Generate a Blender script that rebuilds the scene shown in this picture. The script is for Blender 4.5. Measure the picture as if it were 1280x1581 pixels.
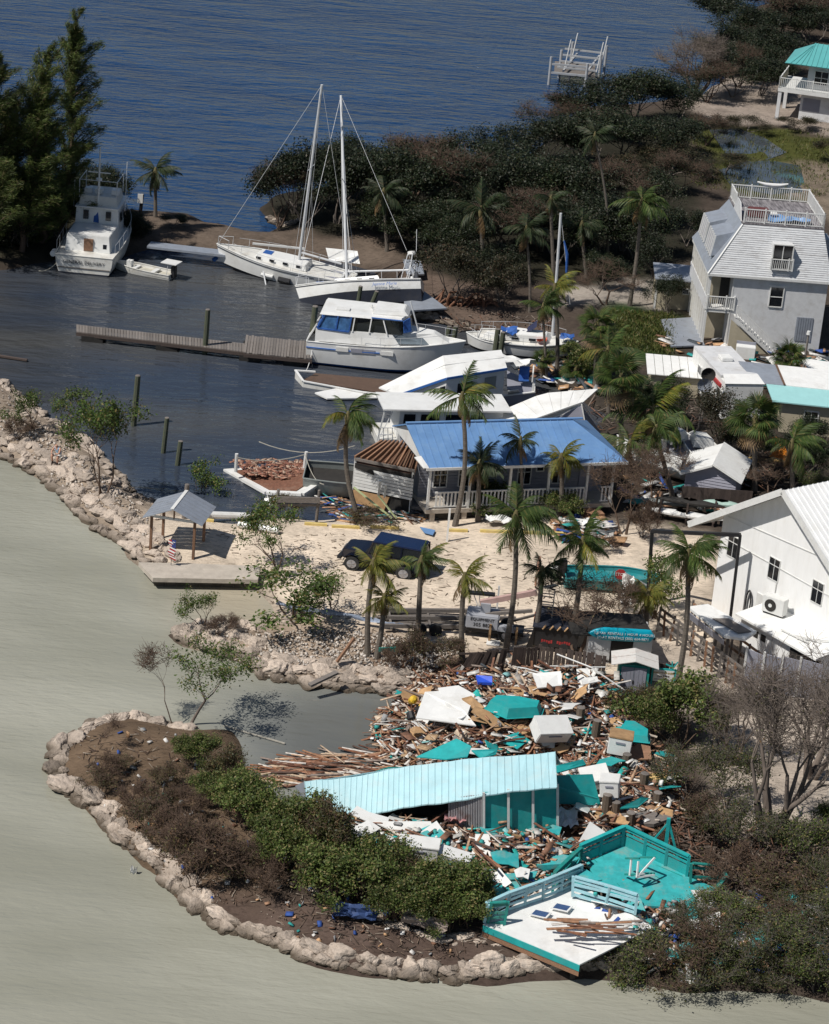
import bpy, math, random
import numpy as np
from mathutils import Vector, Matrix, Euler
R = math.radians
for o in list(bpy.data.objects): bpy.data.objects.remove(o)
SC = bpy.context.scene
COL = SC.collection
# ---------------- camera ----------------
CH, PITCH, ROLL, FPX = 48.0, R(22), R(5.0), 3824.0
CW, CHH = 1280.0, 1581.0
fwd = Vector((0, math.cos(PITCH), -math.sin(PITCH)))
r0 = Vector((1, 0, 0)); u0 = Vector((0, math.sin(PITCH), math.cos(PITCH)))
rt = r0*math.cos(ROLL) + u0*math.sin(ROLL)
up = u0*math.cos(ROLL) - r0*math.sin(ROLL)
cd = bpy.data.cameras.new('camera'); cam = bpy.data.objects.new('camera', cd); COL.objects.link(cam)
cam.matrix_world = Matrix(((rt.x, up.x, -fwd.x, 0), (rt.y, up.y, -fwd.y, 0), (rt.z, up.z, -fwd.z, CH), (0, 0, 0, 1)))
cd.sensor_fit = 'VERTICAL'; cd.sensor_height = 24.0; cd.lens = 24.0*FPX/CHH
cd.clip_start = 1; cd.clip_end = 12000
SC.camera = cam
# ---------------- light ----------------
SUN_EL = R(54); SUN_D = Vector((-0.83, -0.56, 0)).normalized()   # horizontal direction towards the sun
sd = Vector((SUN_D.x*math.cos(SUN_EL), SUN_D.y*math.cos(SUN_EL), math.sin(SUN_EL)))
W = bpy.data.worlds.new('World'); SC.world = W; W.use_nodes = True
nt = W.node_tree; nt.nodes.clear()
sky = nt.nodes.new('ShaderNodeTexSky'); sky.sky_type = 'NISHITA'; sky.sun_disc = False
sky.sun_elevation = SUN_EL; sky.sun_rotation = math.atan2(SUN_D.x, SUN_D.y)
sky.air_density = 1.0; sky.dust_density = 0.6; sky.ozone_density = 1.6
bg = nt.nodes.new('ShaderNodeBackground'); bg.inputs[1].default_value = 0.055
wo = nt.nodes.new('ShaderNodeOutputWorld')
nt.links.new(sky.outputs[0], bg.inputs[0]); nt.links.new(bg.outputs[0], wo.inputs[0])
sl = bpy.data.lights.new('sun', 'SUN'); sl.energy = 4.6; sl.angle = R(0.55); sl.color = (1, .955, .89)
so = bpy.data.objects.new('sun', sl); COL.objects.link(so)
so.rotation_euler = sd.to_track_quat('Z', 'Y').to_euler()
SC.view_settings.view_transform = 'Standard'; SC.view_settings.look = 'None'
SC.view_settings.exposure = 0.0; SC.view_settings.gamma = 1; SC.view_settings.use_curve_mapping = False
# ---------------- projection helpers ----------------
def ray(px, py): return fwd + rt*((px-640)/FPX) + up*((790.5-py)/FPX)
def P(px, py, z=0.0):
    d = ray(px, py); t = (z-CH)/d.z
    return Vector((d.x*t, d.y*t, z))
def PY(px, py, Y):
    d = ray(px, py); t = Y/d.y
    return Vector((d.x*t, Y, CH + d.z*t))
def proj(p):
    q = Vector((p[0], p[1], p[2]-CH)); dz = q.dot(fwd)
    return 640 + FPX*q.dot(rt)/dz, 790.5 - FPX*q.dot(up)/dz
def pxm(p):
    return FPX/(Vector((p[0], p[1], p[2]-CH)).dot(fwd))
# ---------------- terrain ----------------
LAND = [(1700,1640),(1280,1558),(1200,1540),(1100,1530),(1000,1520),(940,1515),(900,1508),(780,1514),(700,1520),(640,1514),(560,1506),(500,1496),(470,1486),(430,1464),(380,1448),(330,1434),(285,1392),(240,1347),(180,1302),(150,1262),(112,1237),(88,1210),(74,1180),(86,1152),(115,1132),(150,1117),(200,1110),(250,1118),(300,1125),(350,1130),(365,1150),(372,1190),(400,1225),(450,1250),(520,1262),(600,1235),(612,1180),(640,1140),(640,1100),(622,1075),(580,1070),(500,1062),(440,1052),(398,1045),(385,1025),(330,1012),(285,997),(268,980),(290,970),(350,968),(390,975),(415,968),(422,945),(408,925),(388,905),(400,893),(235,890),(215,872),(190,847),(150,820),(120,797),(95,767),(60,740),(0,708),(-300,605),(-300,520),(0,590),(40,615),(70,645),(110,665),(160,710),(215,765),(260,785),(320,803),(400,806),(520,800),(600,800),(700,790),(800,760),(900,720),(930,680),(930,640),(880,610),(850,590),(870,560),(840,530),(780,515),(720,505),(660,495),(625,480),(600,440),(575,420),(520,407),(400,400),(300,392),(240,385),(200,397),(170,402),(110,395),(80,402),(0,418),(-400,420),(-400,200),(0,262),(100,300),(160,325),(200,326),(240,328),(290,334),(330,350),(400,363),(440,352),(412,338),(400,322),(430,300),(560,280),(700,270),(800,250),(850,210),(900,170),(1000,160),(1080,150),(1120,120),(1100,70),(1130,30),(1250,-20),(1700,-60)]
landw = np.array([[P(x, y).x, P(x, y).y] for x, y in LAND])
def inpoly(X, Y, poly):
    ins = np.zeros(X.shape, bool); n = len(poly)
    for i in range(n):
        x1, y1 = poly[i]; x2, y2 = poly[(i+1) % n]
        if y1 == y2: continue
        c = ((y1 > Y) != (y2 > Y)) & (X < (x2-x1)*(Y-y1)/(y2-y1)+x1)
        ins ^= c
    return ins
def sdist(X, Y, poly):
    d = np.full(X.shape, 1e9); n = len(poly)
    for i in range(n):
        a = poly[i]; b = poly[(i+1) % n]; ab = b-a; L = ab.dot(ab)+1e-9
        t = np.clip(((X-a[0])*ab[0]+(Y-a[1])*ab[1])/L, 0, 1)
        d = np.minimum(d, (X-a[0]-t*ab[0])**2+(Y-a[1]-t*ab[1])**2)
    d = np.sqrt(d); return np.where(inpoly(X, Y, poly), d, -d)
gx = np.arange(-62, 74.01, 0.5); gy = np.arange(72, 330.01, 0.6)
GX, GY = np.meshgrid(gx, gy)
rng = np.random.default_rng(5)
def vnoise(X, Y, s, seed):
    rg = np.random.default_rng(seed); T = rg.random((256, 256))
    x = X/s; y = Y/s; xi = np.floor(x).astype(int); yi = np.floor(y).astype(int)
    fx = x-xi; fy = y-yi; fx = fx*fx*(3-2*fx); fy = fy*fy*(3-2*fy)
    g = lambda a, b: T[a % 256, b % 256]
    return (g(xi, yi)*(1-fx)+g(xi+1, yi)*fx)*(1-fy)+(g(xi, yi+1)*(1-fx)+g(xi+1, yi+1)*fx)*fy
SD = sdist(GX, GY, landw)
SDn = SD + (vnoise(GX, GY, 2.2, 1)-.5)*1.0
Z = np.where(SDn > 0, 0.85*(1-np.exp(-SDn/1.3)), np.maximum(-2.0, SDn*0.6))
Z = Z + np.where(SDn > 0, 1, .3)*((vnoise(GX, GY, 1.3, 2)-.5)*.10+(vnoise(GX, GY, 5, 3)-.5)*.22*(SDn > 1.5))
# pixel coordinates of every terrain vertex
qx, qy, qz = GX, GY, Z-CH
dz_ = qy*fwd.y+qz*fwd.z
PXG = 640+FPX*(qx*rt.x+qy*rt.y+qz*rt.z)/dz_
PYG = 790.5-FPX*(qx*up.x+qy*up.y+qz*up.z)/dz_
# low mounds: debris heap
def mound(poly, h, soft):
    pw = np.array([[P(a, b, .9).x, P(a, b, .9).y] for a, b in poly])
    s = sdist(GX, GY, pw); return h*np.clip(s/soft, 0, 1)
HEAP = [(612,1105),(640,1065),(740,1040),(930,1045),(950,1085),(965,1130),(1010,1160),(1045,1215),(1040,1270),(960,1290),(880,1240),(860,1175),(640,1195),(600,1170)]
HEAP2 = [(490,1262),(560,1262),(700,1270),(880,1290),(900,1335),(800,1400),(740,1395),(600,1345),(530,1300)]
HP = mound(HEAP, 0.8, 3.0) + mound(HEAP2, 0.5, 2.5)
Zb = np.where(HP > 0, np.maximum(Z, .3)+HP*0.75, Z)
def gz(x, y):
    i = (x-gx[0])/.5; j = (y-gy[0])/.6
    if i < 0 or j < 0 or i >= len(gx)-1 or j >= len(gy)-1: return 0.8
    a = int(i); b = int(j); fx = i-a; fy = j-b
    return float((Zb[b, a]*(1-fx)+Zb[b, a+1]*fx)*(1-fy)+(Zb[b+1, a]*(1-fx)+Zb[b+1, a+1]*fx)*fy)
def G(px, py, zmin=None):
    z = .7
    for _ in range(5):
        p = P(px, py, z); z = gz(p.x, p.y)
        if zmin is not None: z = max(z, zmin)
    return P(px, py, z)
# ---------------- mesh + tag helpers ----------------
def fastmesh(name, V, F):
    V = np.asarray(V, np.float32).reshape(-1, 3); F = np.asarray(F, np.int32)
    k = F.shape[1]; me = bpy.data.meshes.new(name)
    me.vertices.add(len(V)); me.vertices.foreach_set('co', V.ravel())
    me.loops.add(F.size); me.loops.foreach_set('vertex_index', F.ravel())
    me.polygons.add(len(F)); me.polygons.foreach_set('loop_start', np.arange(0, F.size, k, dtype=np.int32))
    me.polygons.foreach_set('loop_total', np.full(len(F), k, np.int32))
    me.update(calc_edges=True); return me
def link(name, me, parent=None, loc=None, rot=None, scale=None):
    o = bpy.data.objects.new(name, me); COL.objects.link(o)
    if parent: o.parent = parent
    if loc is not None: o.location = loc
    if rot is not None: o.rotation_euler = rot
    if scale is not None: o.scale = scale if hasattr(scale, '__len__') else (scale,)*3
    return o
def tag(o, label=None, cat=None, group=None, kind=None):
    if label: o['label'] = label
    if cat: o['category'] = cat
    if group: o['group'] = group
    if kind: o['kind'] = kind
    return o
def thing(name, label, cat, loc=(0, 0, 0), rz=0, group=None, rot=None):
    o = bpy.data.objects.new(name, None); COL.objects.link(o); o.location = loc
    o.rotation_euler = rot if rot is not None else (0, 0, rz)
    o.empty_display_size = .2
    return tag(o, label, cat, group)
class MB:
    def __init__(s): s.v = []; s.f = []
    def add(s, V, F):
        n = len(s.v); s.v += [tuple(p) for p in V]; s.f += [tuple(i+n for i in f) for f in F]; return s
    def box(s, x0, x1, y0, y1, z0, z1):
        V = [(x, y, z) for z in (z0, z1) for y in (y0, y1) for x in (x0, x1)]
        return s.add(V, [(0,2,3,1),(4,5,7,6),(0,1,5,4),(2,6,7,3),(0,4,6,2),(1,3,7,5)])
    def beam(s, p, q, w=.1, h=None, upv=(0, 0, 1)):
        h = h or w; p = Vector(p); q = Vector(q); d = (q-p).normalized(); u = Vector(upv)
        if abs(d.dot(u)) > .98: u = Vector((0, 1, 0))
        a = d.cross(u).normalized(); b = a.cross(d)
        V = [o+a*i*w/2+b*j*h/2 for o in (p, q) for i, j in ((-1,-1),(1,-1),(1,1),(-1,1))]
        return s.add(V, [(0,3,2,1),(4,5,6,7),(0,1,5,4),(1,2,6,5),(2,3,7,6),(3,0,4,7)])
    def tube(s, pts, rad, n=6, cap=True):
        pts = [Vector(p) for p in pts]
        if not hasattr(rad, '__len__'): rad = [rad]*len(pts)
        V = []; F = []; m = len(pts); a = None
        for i, p in enumerate(pts):
            d = (pts[min(i+1, m-1)]-pts[max(i-1, 0)]).normalized()
            if a is None: a = d.orthogonal().normalized()
            else: a = (a-d*a.dot(d)).normalized()
            b = d.cross(a)
            for k in range(n):
                t = 2*math.pi*k/n; V.append(p+(a*math.cos(t)+b*math.sin(t))*rad[i])
        for i in range(m-1):
            for k in range(n):
                F.append((i*n+k, i*n+(k+1) % n, (i+1)*n+(k+1) % n, (i+1)*n+k))
        if cap: F += [tuple(range(n))[::-1], tuple((m-1)*n+k for k in range(n))]
        return s.add(V, F)
    def slab(s, pts, t=.08, ext=None):
        pts = [Vector(p) for p in pts]; n = len(pts)
        nrm = Vector((0, 0, 0))
        for i in range(n): nrm += pts[i].cross(pts[(i+1) % n])
        nrm.normalize(); e = Vector(ext) if ext else -nrm*t
        V = pts+[p+e for p in pts]
        F = [tuple(range(n)), tuple(range(2*n-1, n-1, -1))]+[(i, n+i, n+(i+1) % n, (i+1) % n) for i in range(n)]
        return s.add(V, F)
    def loft(s, rings, closed=True, cap=True):
        n = len(rings[0]); V = [p for r in rings for p in r]; F = []
        for i in range(len(rings)-1):
            for k in range(n if closed else n-1):
                F.append((i*n+k, i*n+(k+1) % n, (i+1)*n+(k+1) % n, (i+1)*n+k))
        if cap: F += [tuple(range(n))[::-1], tuple((len(rings)-1)*n+k for k in range(n))]
        return s.add(V, F)
    def quad(s, a, b, c, d): return s.add([a, b, c, d], [(0, 1, 2, 3)])
    def cyl(s, c, r, h, n=16, axis='z', r2=None):
        r2 = r if r2 is None else r2; c = Vector(c)
        ax = {'x': Vector((1,0,0)), 'y': Vector((0,1,0)), 'z': Vector((0,0,1))}[axis]
        return s.tube([c, c+ax*h], [r, r2], n)
    def mesh(s, name):
        me = bpy.data.meshes.new(name); me.from_pydata(s.v, [], s.f); me.update()
        return me
    def build(s, name, m, parent=None, smooth=False, recalc=False, bevel=0):
        me = s.mesh(name); me.materials.append(m)
        if recalc or True:
            import bmesh
            b = bmesh.new(); b.from_mesh(me); bmesh.ops.recalc_face_normals(b, faces=b.faces)
            if bevel: bmesh.ops.bevel(b, geom=b.edges[:], offset=bevel, segments=2, affect='EDGES', clamp_overlap=True)
            b.to_mesh(me); b.free()
        if smooth:
            for p in me.polygons: p.use_smooth = True
            try: me.set_sharp_from_angle(angle=R(38))
            except Exception: pass
        return link(name, me, parent)
def lerp(a, b, t): return a+(b-a)*t
# ---------------- materials ----------------
MC = {}
def mat(name, col, rough=.7, var=.18, scale=4.0, bump=0.0, col2=None, metal=0, rand=0.0, bscale=None, dirt=0, dirtcol=(.16,.12,.09), stretch=(1,1,1), spec=.5, dscale=1.3):
    if name in MC: return MC[name]
    m = bpy.data.materials.new(name); m.use_nodes = True; MC[name] = m
    t = m.node_tree; N = t.nodes; L = t.links; b = N['Principled BSDF']
    b.inputs['Roughness'].default_value = rough; b.inputs['Metallic'].default_value = metal
    b.inputs['Specular IOR Level'].default_value = spec
    tc = N.new('ShaderNodeTexCoord'); mp = N.new('ShaderNodeMapping'); mp.inputs['Scale'].default_value = stretch
    L.new(tc.outputs['Object'], mp.inputs['Vector'])
    no = N.new('ShaderNodeTexNoise'); no.inputs['Scale'].default_value = scale; no.inputs['Detail'].default_value = 6; no.inputs['Roughness'].default_value = .65
    L.new(mp.outputs[0], no.inputs['Vector'])
    cr = N.new('ShaderNodeValToRGB'); cr.color_ramp.elements[0].position = .32; cr.color_ramp.elements[1].position = .68
    c2 = col2 if col2 else tuple(min(1, c*(1+var)) for c in col)
    c1 = col if col2 else tuple(c*(1-var) for c in col)
    cr.color_ramp.elements[0].color = (*c1, 1); cr.color_ramp.elements[1].color = (*c2, 1)
    L.new(no.outputs['Fac'], cr.inputs['Fac']); out = cr.outputs['Color']
    if dirt:
        n2 = N.new('ShaderNodeTexNoise'); n2.inputs['Scale'].default_value = dscale; n2.inputs['Detail'].default_value = 8; n2.inputs['Roughness'].default_value = .7
        L.new(mp.outputs[0], n2.inputs['Vector'])
        r2 = N.new('ShaderNodeMapRange'); r2.inputs['From Min'].default_value = .5; r2.inputs['From Max'].default_value = .72; r2.inputs['To Max'].default_value = dirt
        L.new(n2.outputs['Fac'], r2.inputs['Value'])
        mx = N.new('ShaderNodeMix'); mx.data_type = 'RGBA'; L.new(r2.outputs[0], mx.inputs['Factor'])
        L.new(out, mx.inputs['A']); mx.inputs['B'].default_value = (*dirtcol, 1); out = mx.outputs['Result']
    if rand:
        oi = N.new('ShaderNodeObjectInfo'); r3 = N.new('ShaderNodeMapRange'); r3.inputs['To Min'].default_value = 1-rand; r3.inputs['To Max'].default_value = 1+rand
        L.new(oi.outputs['Random'], r3.inputs['Value'])
        hs = N.new('ShaderNodeHueSaturation'); L.new(r3.outputs[0], hs.inputs['Value']); L.new(out, hs.inputs['Color']); out = hs.outputs['Color']
    L.new(out, b.inputs['Base Color'])
    if bump:
        nb = N.new('ShaderNodeTexNoise'); nb.inputs['Scale'].default_value = bscale or scale*3; nb.inputs['Detail'].default_value = 5
        L.new(mp.outputs[0], nb.inputs['Vector'])
        bn = N.new('ShaderNodeBump'); bn.inputs['Strength'].default_value = bump; bn.inputs['Distance'].default_value = .05
        L.new(nb.outputs['Fac'], bn.inputs['Height']); L.new(bn.outputs[0], b.inputs['Normal'])
    return m
def leafmat(name, c1, c2, c3=None, trans=.25, rough=.55, cut=.85):
    if name in MC: return MC[name]
    m = bpy.data.materials.new(name); m.use_nodes = True; MC[name] = m
    t = m.node_tree; N = t.nodes; L = t.links; b = N['Principled BSDF']; out = N['Material Output']
    g = N.new('ShaderNodeNewGeometry'); cr = N.new('ShaderNodeValToRGB'); e = cr.color_ramp.elements
    e[0].color = (*c1, 1); e[1].color = (*c2, 1); e[1].position = cut
    if c3: x = e.new(min(.99, cut+.04)); x.color = (*c3, 1)
    L.new(g.outputs['Random Per Island'], cr.inputs[0])
    tc = N.new('ShaderNodeTexCoord'); no = N.new('ShaderNodeTexNoise'); no.inputs['Scale'].default_value = .9; no.inputs['Detail'].default_value = 3
    L.new(tc.outputs['Object'], no.inputs['Vector'])
    oi = N.new('ShaderNodeObjectInfo'); 
    mr = N.new('ShaderNodeMapRange'); mr.inputs['From Min'].default_value = .3; mr.inputs['From Max'].default_value = .7; mr.inputs['To Min'].default_value = .6; mr.inputs['To Max'].default_value = 1.45
    L.new(no.outputs['Fac'], mr.inputs['Value'])
    mr2 = N.new('ShaderNodeMapRange'); mr2.inputs['To Min'].default_value = .8; mr2.inputs['To Max'].default_value = 1.2; L.new(oi.outputs['Random'], mr2.inputs['Value'])
    mu = N.new('ShaderNodeMath'); mu.operation = 'MULTIPLY'; L.new(mr.outputs[0], mu.inputs[0]); L.new(mr2.outputs[0], mu.inputs[1])
    hs = N.new('ShaderNodeHueSaturation'); L.new(cr.outputs[0], hs.inputs['Color']); L.new(mu.outputs[0], hs.inputs['Value'])
    L.new(hs.outputs[0], b.inputs['Base Color']); b.inputs['Roughness'].default_value = rough; b.inputs['Specular IOR Level'].default_value = .3
    tr = N.new('ShaderNodeBsdfTranslucent'); L.new(hs.outputs[0], tr.inputs['Color'])
    mx = N.new('ShaderNodeMixShader'); mx.inputs[0].default_value = trans
    L.new(b.outputs[0], mx.inputs[1]); L.new(tr.outputs[0], mx.inputs[2]); L.new(mx.outputs[0], out.inputs['Surface'])
    return m
# ground colours by what lies there, plus painted cloud shade on jetty and wood
C_SOIL = (.075,.058,.046)
zones = [ # polygon in photograph pixels, colour
 ([(-400,560),(60,590),(230,760),(330,800),(400,870),(235,895),(0,720),(-400,640)], (.33,.265,.205)),
 ([(230,790),(640,795),(900,800),(1110,820),(1110,960),(1130,1130),(1000,1060),(820,1020),(640,1060),(420,1060),(250,1010),(380,960),(400,900),(220,895)], (.66,.555,.44)),
 ([(280,965),(420,950),(700,985),(720,1010),(640,1060),(420,1060),(260,1000)], (.38,.30,.23)),
 ([(560,985),(760,1000),(760,1050),(640,1060),(560,1040)], (.13,.075,.05)),
 ([(1000,1000),(1290,1000),(1500,1300),(1120,1290),(1080,1120)], (.48,.41,.34)),
 ([(60,1100),(380,1100),(420,1500),(60,1400)], (.15,.105,.07)),
 ([(270,1370),(500,1390),(700,1440),(900,1480),(900,1530),(500,1520),(280,1440)], (.105,.074,.06)),
 ([(200,320),(430,350),(650,385),(640,420),(400,400),(200,390)], (.13,.10,.078)),  # old jetty sand, darkened to paint in the cloud shadow
 ([(620,400),(740,400),(760,500),(860,520),(700,530),(600,470)], (.13,.095,.075)),
 ([(860,420),(1060,420),(1060,480),(960,475),(860,470)], (.33,.29,.25)),
 ([(940,470),(1060,480),(1040,560),(950,540)], (.03,.06,.015)),
 ([(1080,120),(1300,140),(1300,210),(1180,195),(1060,165)], (.30,.25,.21)),
 ([(1080,195),(1300,210),(1300,330),(1150,310),(1080,230)], (.07,.075,.02)),
 ([(1180,245),(1300,250),(1300,340),(1200,300)], (.20,.16,.12)),
 ([(390,290),(760,240),(860,200),(1060,170),(1080,400),(1000,430),(700,440),(640,400),(600,365),(430,355)], (.028,.026,.018)),  # wood floor: leaf litter mud, darkened further as painted cloud shade
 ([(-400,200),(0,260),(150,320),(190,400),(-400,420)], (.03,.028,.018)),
 ([(780,560),(900,540),(1060,600),(1280,650),(1280,790),(1000,800),(940,700),(900,610)], (.05,.042,.034)),
 ([(600,1050),(960,1050),(1060,1260),(900,1340),(760,1400),(500,1290),(600,1180)], (.17,.105,.07)),
]
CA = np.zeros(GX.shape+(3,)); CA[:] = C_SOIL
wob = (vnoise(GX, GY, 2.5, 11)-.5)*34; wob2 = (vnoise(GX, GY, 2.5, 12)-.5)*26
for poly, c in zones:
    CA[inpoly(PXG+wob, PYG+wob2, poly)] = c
for _ in range(2):
    Cp = np.pad(CA, ((1,1),(1,1),(0,0)), mode='edge')
    CA = (Cp[:-2,1:-1]+Cp[2:,1:-1]+Cp[1:-1,:-2]+Cp[1:-1,2:]+2*CA)/6
wet = np.clip(1-SD/1.0, 0, 1)[..., None]*.25
CA = CA*(1-wet)
nx, ny = len(gx), len(gy)
# pad ring to reach the horizon
def ringed(a, lo, hi): return np.concatenate([lo, a, hi])
gx2 = ringed(gx, [-4000, -600, -120], [140, 600, 4000]); gy2 = ringed(gy, [-300, 30], [380, 900, 6000])
Zp = np.pad(Zb, ((2,3),(3,3)), mode='edge'); CAp = np.pad(CA, ((2,3),(3,3),(0,0)), mode='edge')
X2, Y2 = np.meshgrid(gx2, gy2)
Zp[:2, :] = -3; Zp[-2:, :] = -3
n2x, n2y = len(gx2), len(gy2)
idx = np.arange(n2x*n2y).reshape(n2y, n2x)
FQ = np.stack([idx[:-1,:-1], idx[:-1,1:], idx[1:,1:], idx[1:,:-1]], -1).reshape(-1, 4)
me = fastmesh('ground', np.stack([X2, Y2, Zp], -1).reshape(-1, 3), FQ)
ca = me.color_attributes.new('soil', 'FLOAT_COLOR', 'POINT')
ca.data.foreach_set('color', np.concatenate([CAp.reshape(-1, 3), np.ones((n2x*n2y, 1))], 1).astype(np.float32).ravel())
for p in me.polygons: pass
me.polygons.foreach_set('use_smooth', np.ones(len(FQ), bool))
gm = bpy.data.materials.new('ground_soil'); gm.use_nodes = True; N = gm.node_tree.nodes; L = gm.node_tree.links; b = N['Principled BSDF']
at = N.new('ShaderNodeAttribute'); at.attribute_name = 'soil'; tc = N.new('ShaderNodeTexCoord')
n1 = N.new('ShaderNodeTexNoise'); n1.inputs['Scale'].default_value = .55; n1.inputs['Detail'].default_value = 12; n1.inputs['Roughness'].default_value = .72
n2 = N.new('ShaderNodeTexNoise'); n2.inputs['Scale'].default_value = 5.5; n2.inputs['Detail'].default_value = 8; n2.inputs['Roughness'].default_value = .7
mpg = N.new('ShaderNodeMapping'); mpg.inputs['Scale'].default_value = (.5, 1.5, 1); mpg.inputs['Rotation'].default_value = (0, 0, .5)
L.new(tc.outputs['Object'], n1.inputs['Vector']); L.new(tc.outputs['Object'], mpg.inputs['Vector']); L.new(mpg.outputs[0], n2.inputs['Vector'])
m1 = N.new('ShaderNodeMapRange'); m1.inputs['From Min'].default_value = .35; m1.inputs['From Max'].default_value = .65; m1.inputs['To Min'].default_value = .72; m1.inputs['To Max'].default_value = 1.2
L.new(n1.outputs['Fac'], m1.inputs['Value'])
m2 = N.new('ShaderNodeMapRange'); m2.inputs['From Min'].default_value = .34; m2.inputs['From Max'].default_value = .5; m2.inputs['To Min'].default_value = .62; m2.inputs['To Max'].default_value = 1.05
L.new(n2.outputs['Fac'], m2.inputs['Value'])
mm = N.new('ShaderNodeMath'); mm.operation = 'MULTIPLY'; L.new(m1.outputs[0], mm.inputs[0]); L.new(m2.outputs[0], mm.inputs[1])
hs = N.new('ShaderNodeHueSaturation'); L.new(at.outputs['Color'], hs.inputs['Color']); L.new(mm.outputs[0], hs.inputs['Value'])
L.new(hs.outputs[0], b.inputs['Base Color']); b.inputs['Roughness'].default_value = .95; b.inputs['Specular IOR Level'].default_value = .1
bn = N.new('ShaderNodeBump'); bn.inputs['Strength'].default_value = .9; bn.inputs['Distance'].default_value = .10; L.new(n2.outputs['Fac'], bn.inputs['Height']); L.new(bn.outputs[0], b.inputs['Normal'])
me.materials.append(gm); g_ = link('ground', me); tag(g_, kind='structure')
# ---------------- water ----------------
wx = ringed(np.arange(-70, 80.1, 1.5), [-4000, -900, -200], [220, 900, 4000]); wy = ringed(np.arange(66, 330.1, 1.5), [-300, 20], [420, 1200, 6000])
WX, WY = np.meshgrid(wx, wy)
dzw = WY*fwd.y-CH*fwd.z; dzw = np.maximum(dzw, 1)
wpx = 640+FPX*(WX*rt.x+WY*rt.y-CH*rt.z)/dzw; wpy = 790.5-FPX*(WX*up.x+WY*up.y-CH*up.z)/dzw
mil = inpoly(wpx, wpy, [(-9000,560),(-300,560),(0,650),(200,780),(420,850),(640,1000),(700,1200),(1000,1400),(9000,1600),(9000,30000),(-9000,30000)]) | (WY < 70)
har = inpoly(wpx, wpy, [(-300,400),(150,380),(420,380),(600,400),(1000,500),(1000,760),(400,830),(200,760),(0,620),(-300,560)])
A = np.zeros(WX.shape+(3,)); A[..., 1] = mil; cov = inpoly(wpx, wpy, [(355,1115),(420,1065),(520,1062),(700,1075),(700,1230),(400,1230),(360,1180)]); A[..., 1] = np.where(cov, .30, A[..., 1]); har = har | cov
A[..., 2] = har   # r: sandy shallows, g: milky bay, b: harbour
sh = inpoly(wpx, wpy, [(350,895),(430,900),(440,960),(380,985),(330,960)]); A[..., 0] = sh*1.0
A = np.where(True, A, A)
for _ in range(3):
    Ap = np.pad(A, ((1,1),(1,1),(0,0)), mode='edge'); A = (Ap[:-2,1:-1]+Ap[2:,1:-1]+Ap[1:-1,:-2]+Ap[1:-1,2:]+2*A)/6
ix = np.arange(len(wx)*len(wy)).reshape(len(wy), len(wx))
FW = np.stack([ix[:-1,:-1], ix[:-1,1:], ix[1:,1:], ix[1:,:-1]], -1).reshape(-1, 4)
me = fastmesh('water', np.stack([WX, WY, WX*0], -1).reshape(-1, 3), FW)
ca = me.color_attributes.new('murk', 'FLOAT_COLOR', 'POINT')
ca.data.foreach_set('color', np.concatenate([A.reshape(-1, 3), np.ones((len(wx)*len(wy), 1))], 1).astype(np.float32).ravel())
me.polygons.foreach_set('use_smooth', np.ones(len(FW), bool))
wm = bpy.data.materials.new('water'); wm.use_nodes = True; N = wm.node_tree.nodes; L = wm.node_tree.links; b = N['Principled BSDF']
at = N.new('ShaderNodeAttribute'); at.attribute_name = 'murk'; sp = N.new('ShaderNodeSeparateColor'); L.new(at.outputs['Color'], sp.inputs[0])
tc = N.new('ShaderNodeTexCoord')
def mixc(fac, a, bb):
    m = N.new('ShaderNodeMix'); m.data_type = 'RGBA'; L.new(fac, m.inputs['Factor'])
    if isinstance(a, tuple): m.inputs['A'].default_value = (*a, 1)
    else: L.new(a, m.inputs['A'])
    if isinstance(bb, tuple): m.inputs['B'].default_value = (*bb, 1)
    else: L.new(bb, m.inputs['B'])
    return m.outputs['Result']
nl = N.new('ShaderNodeTexNoise'); nl.inputs['Scale'].default_value = .09; nl.inputs['Detail'].default_value = 4
mpl = N.new('ShaderNodeMapping'); mpl.inputs['Scale'].default_value = (.6, 1.6, 1); L.new(tc.outputs['Object'], mpl.inputs['Vector']); L.new(mpl.outputs[0], nl.inputs['Vector'])
rl = N.new('ShaderNodeMapRange'); rl.inputs['From Min'].default_value = .35; rl.inputs['From Max'].default_value = .65; L.new(nl.outputs['Fac'], rl.inputs['Value'])
milk = mixc(rl.outputs[0], (.25,.248,.20), (.345,.34,.282))
harb = mixc(rl.outputs[0], (.032,.042,.062), (.062,.064,.066))
sea = mixc(rl.outputs[0], (.007,.033,.098), (.014,.050,.128))
c = mixc(sp.outputs[2], sea, harb); c = mixc(sp.outputs[1], c, milk); c = mixc(sp.outputs[0], c, (.42,.35,.25))
L.new(c, b.inputs['Base Color']); b.inputs['IOR'].default_value = 1.33
rr = N.new('ShaderNodeMapRange'); rr.inputs['To Min'].default_value = .10; rr.inputs['To Max'].default_value = .16; L.new(sp.outputs[1], rr.inputs['Value']); L.new(rr.outputs[0], b.inputs['Roughness'])
def wn(scale, sx, sy, det, rot):
    mp = N.new('ShaderNodeMapping'); mp.inputs['Scale'].default_value = (sx, sy, 1); mp.inputs['Rotation'].default_value = (0, 0, rot)
    L.new(tc.outputs['Object'], mp.inputs['Vector']); n = N.new('ShaderNodeTexNoise'); n.inputs['Scale'].default_value = scale; n.inputs['Detail'].default_value = det; n.inputs['Roughness'].default_value = .55
    n.inputs['Distortion'].default_value = .4
    L.new(mp.outputs[0], n.inputs['Vector']); return n.outputs['Fac']
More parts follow.
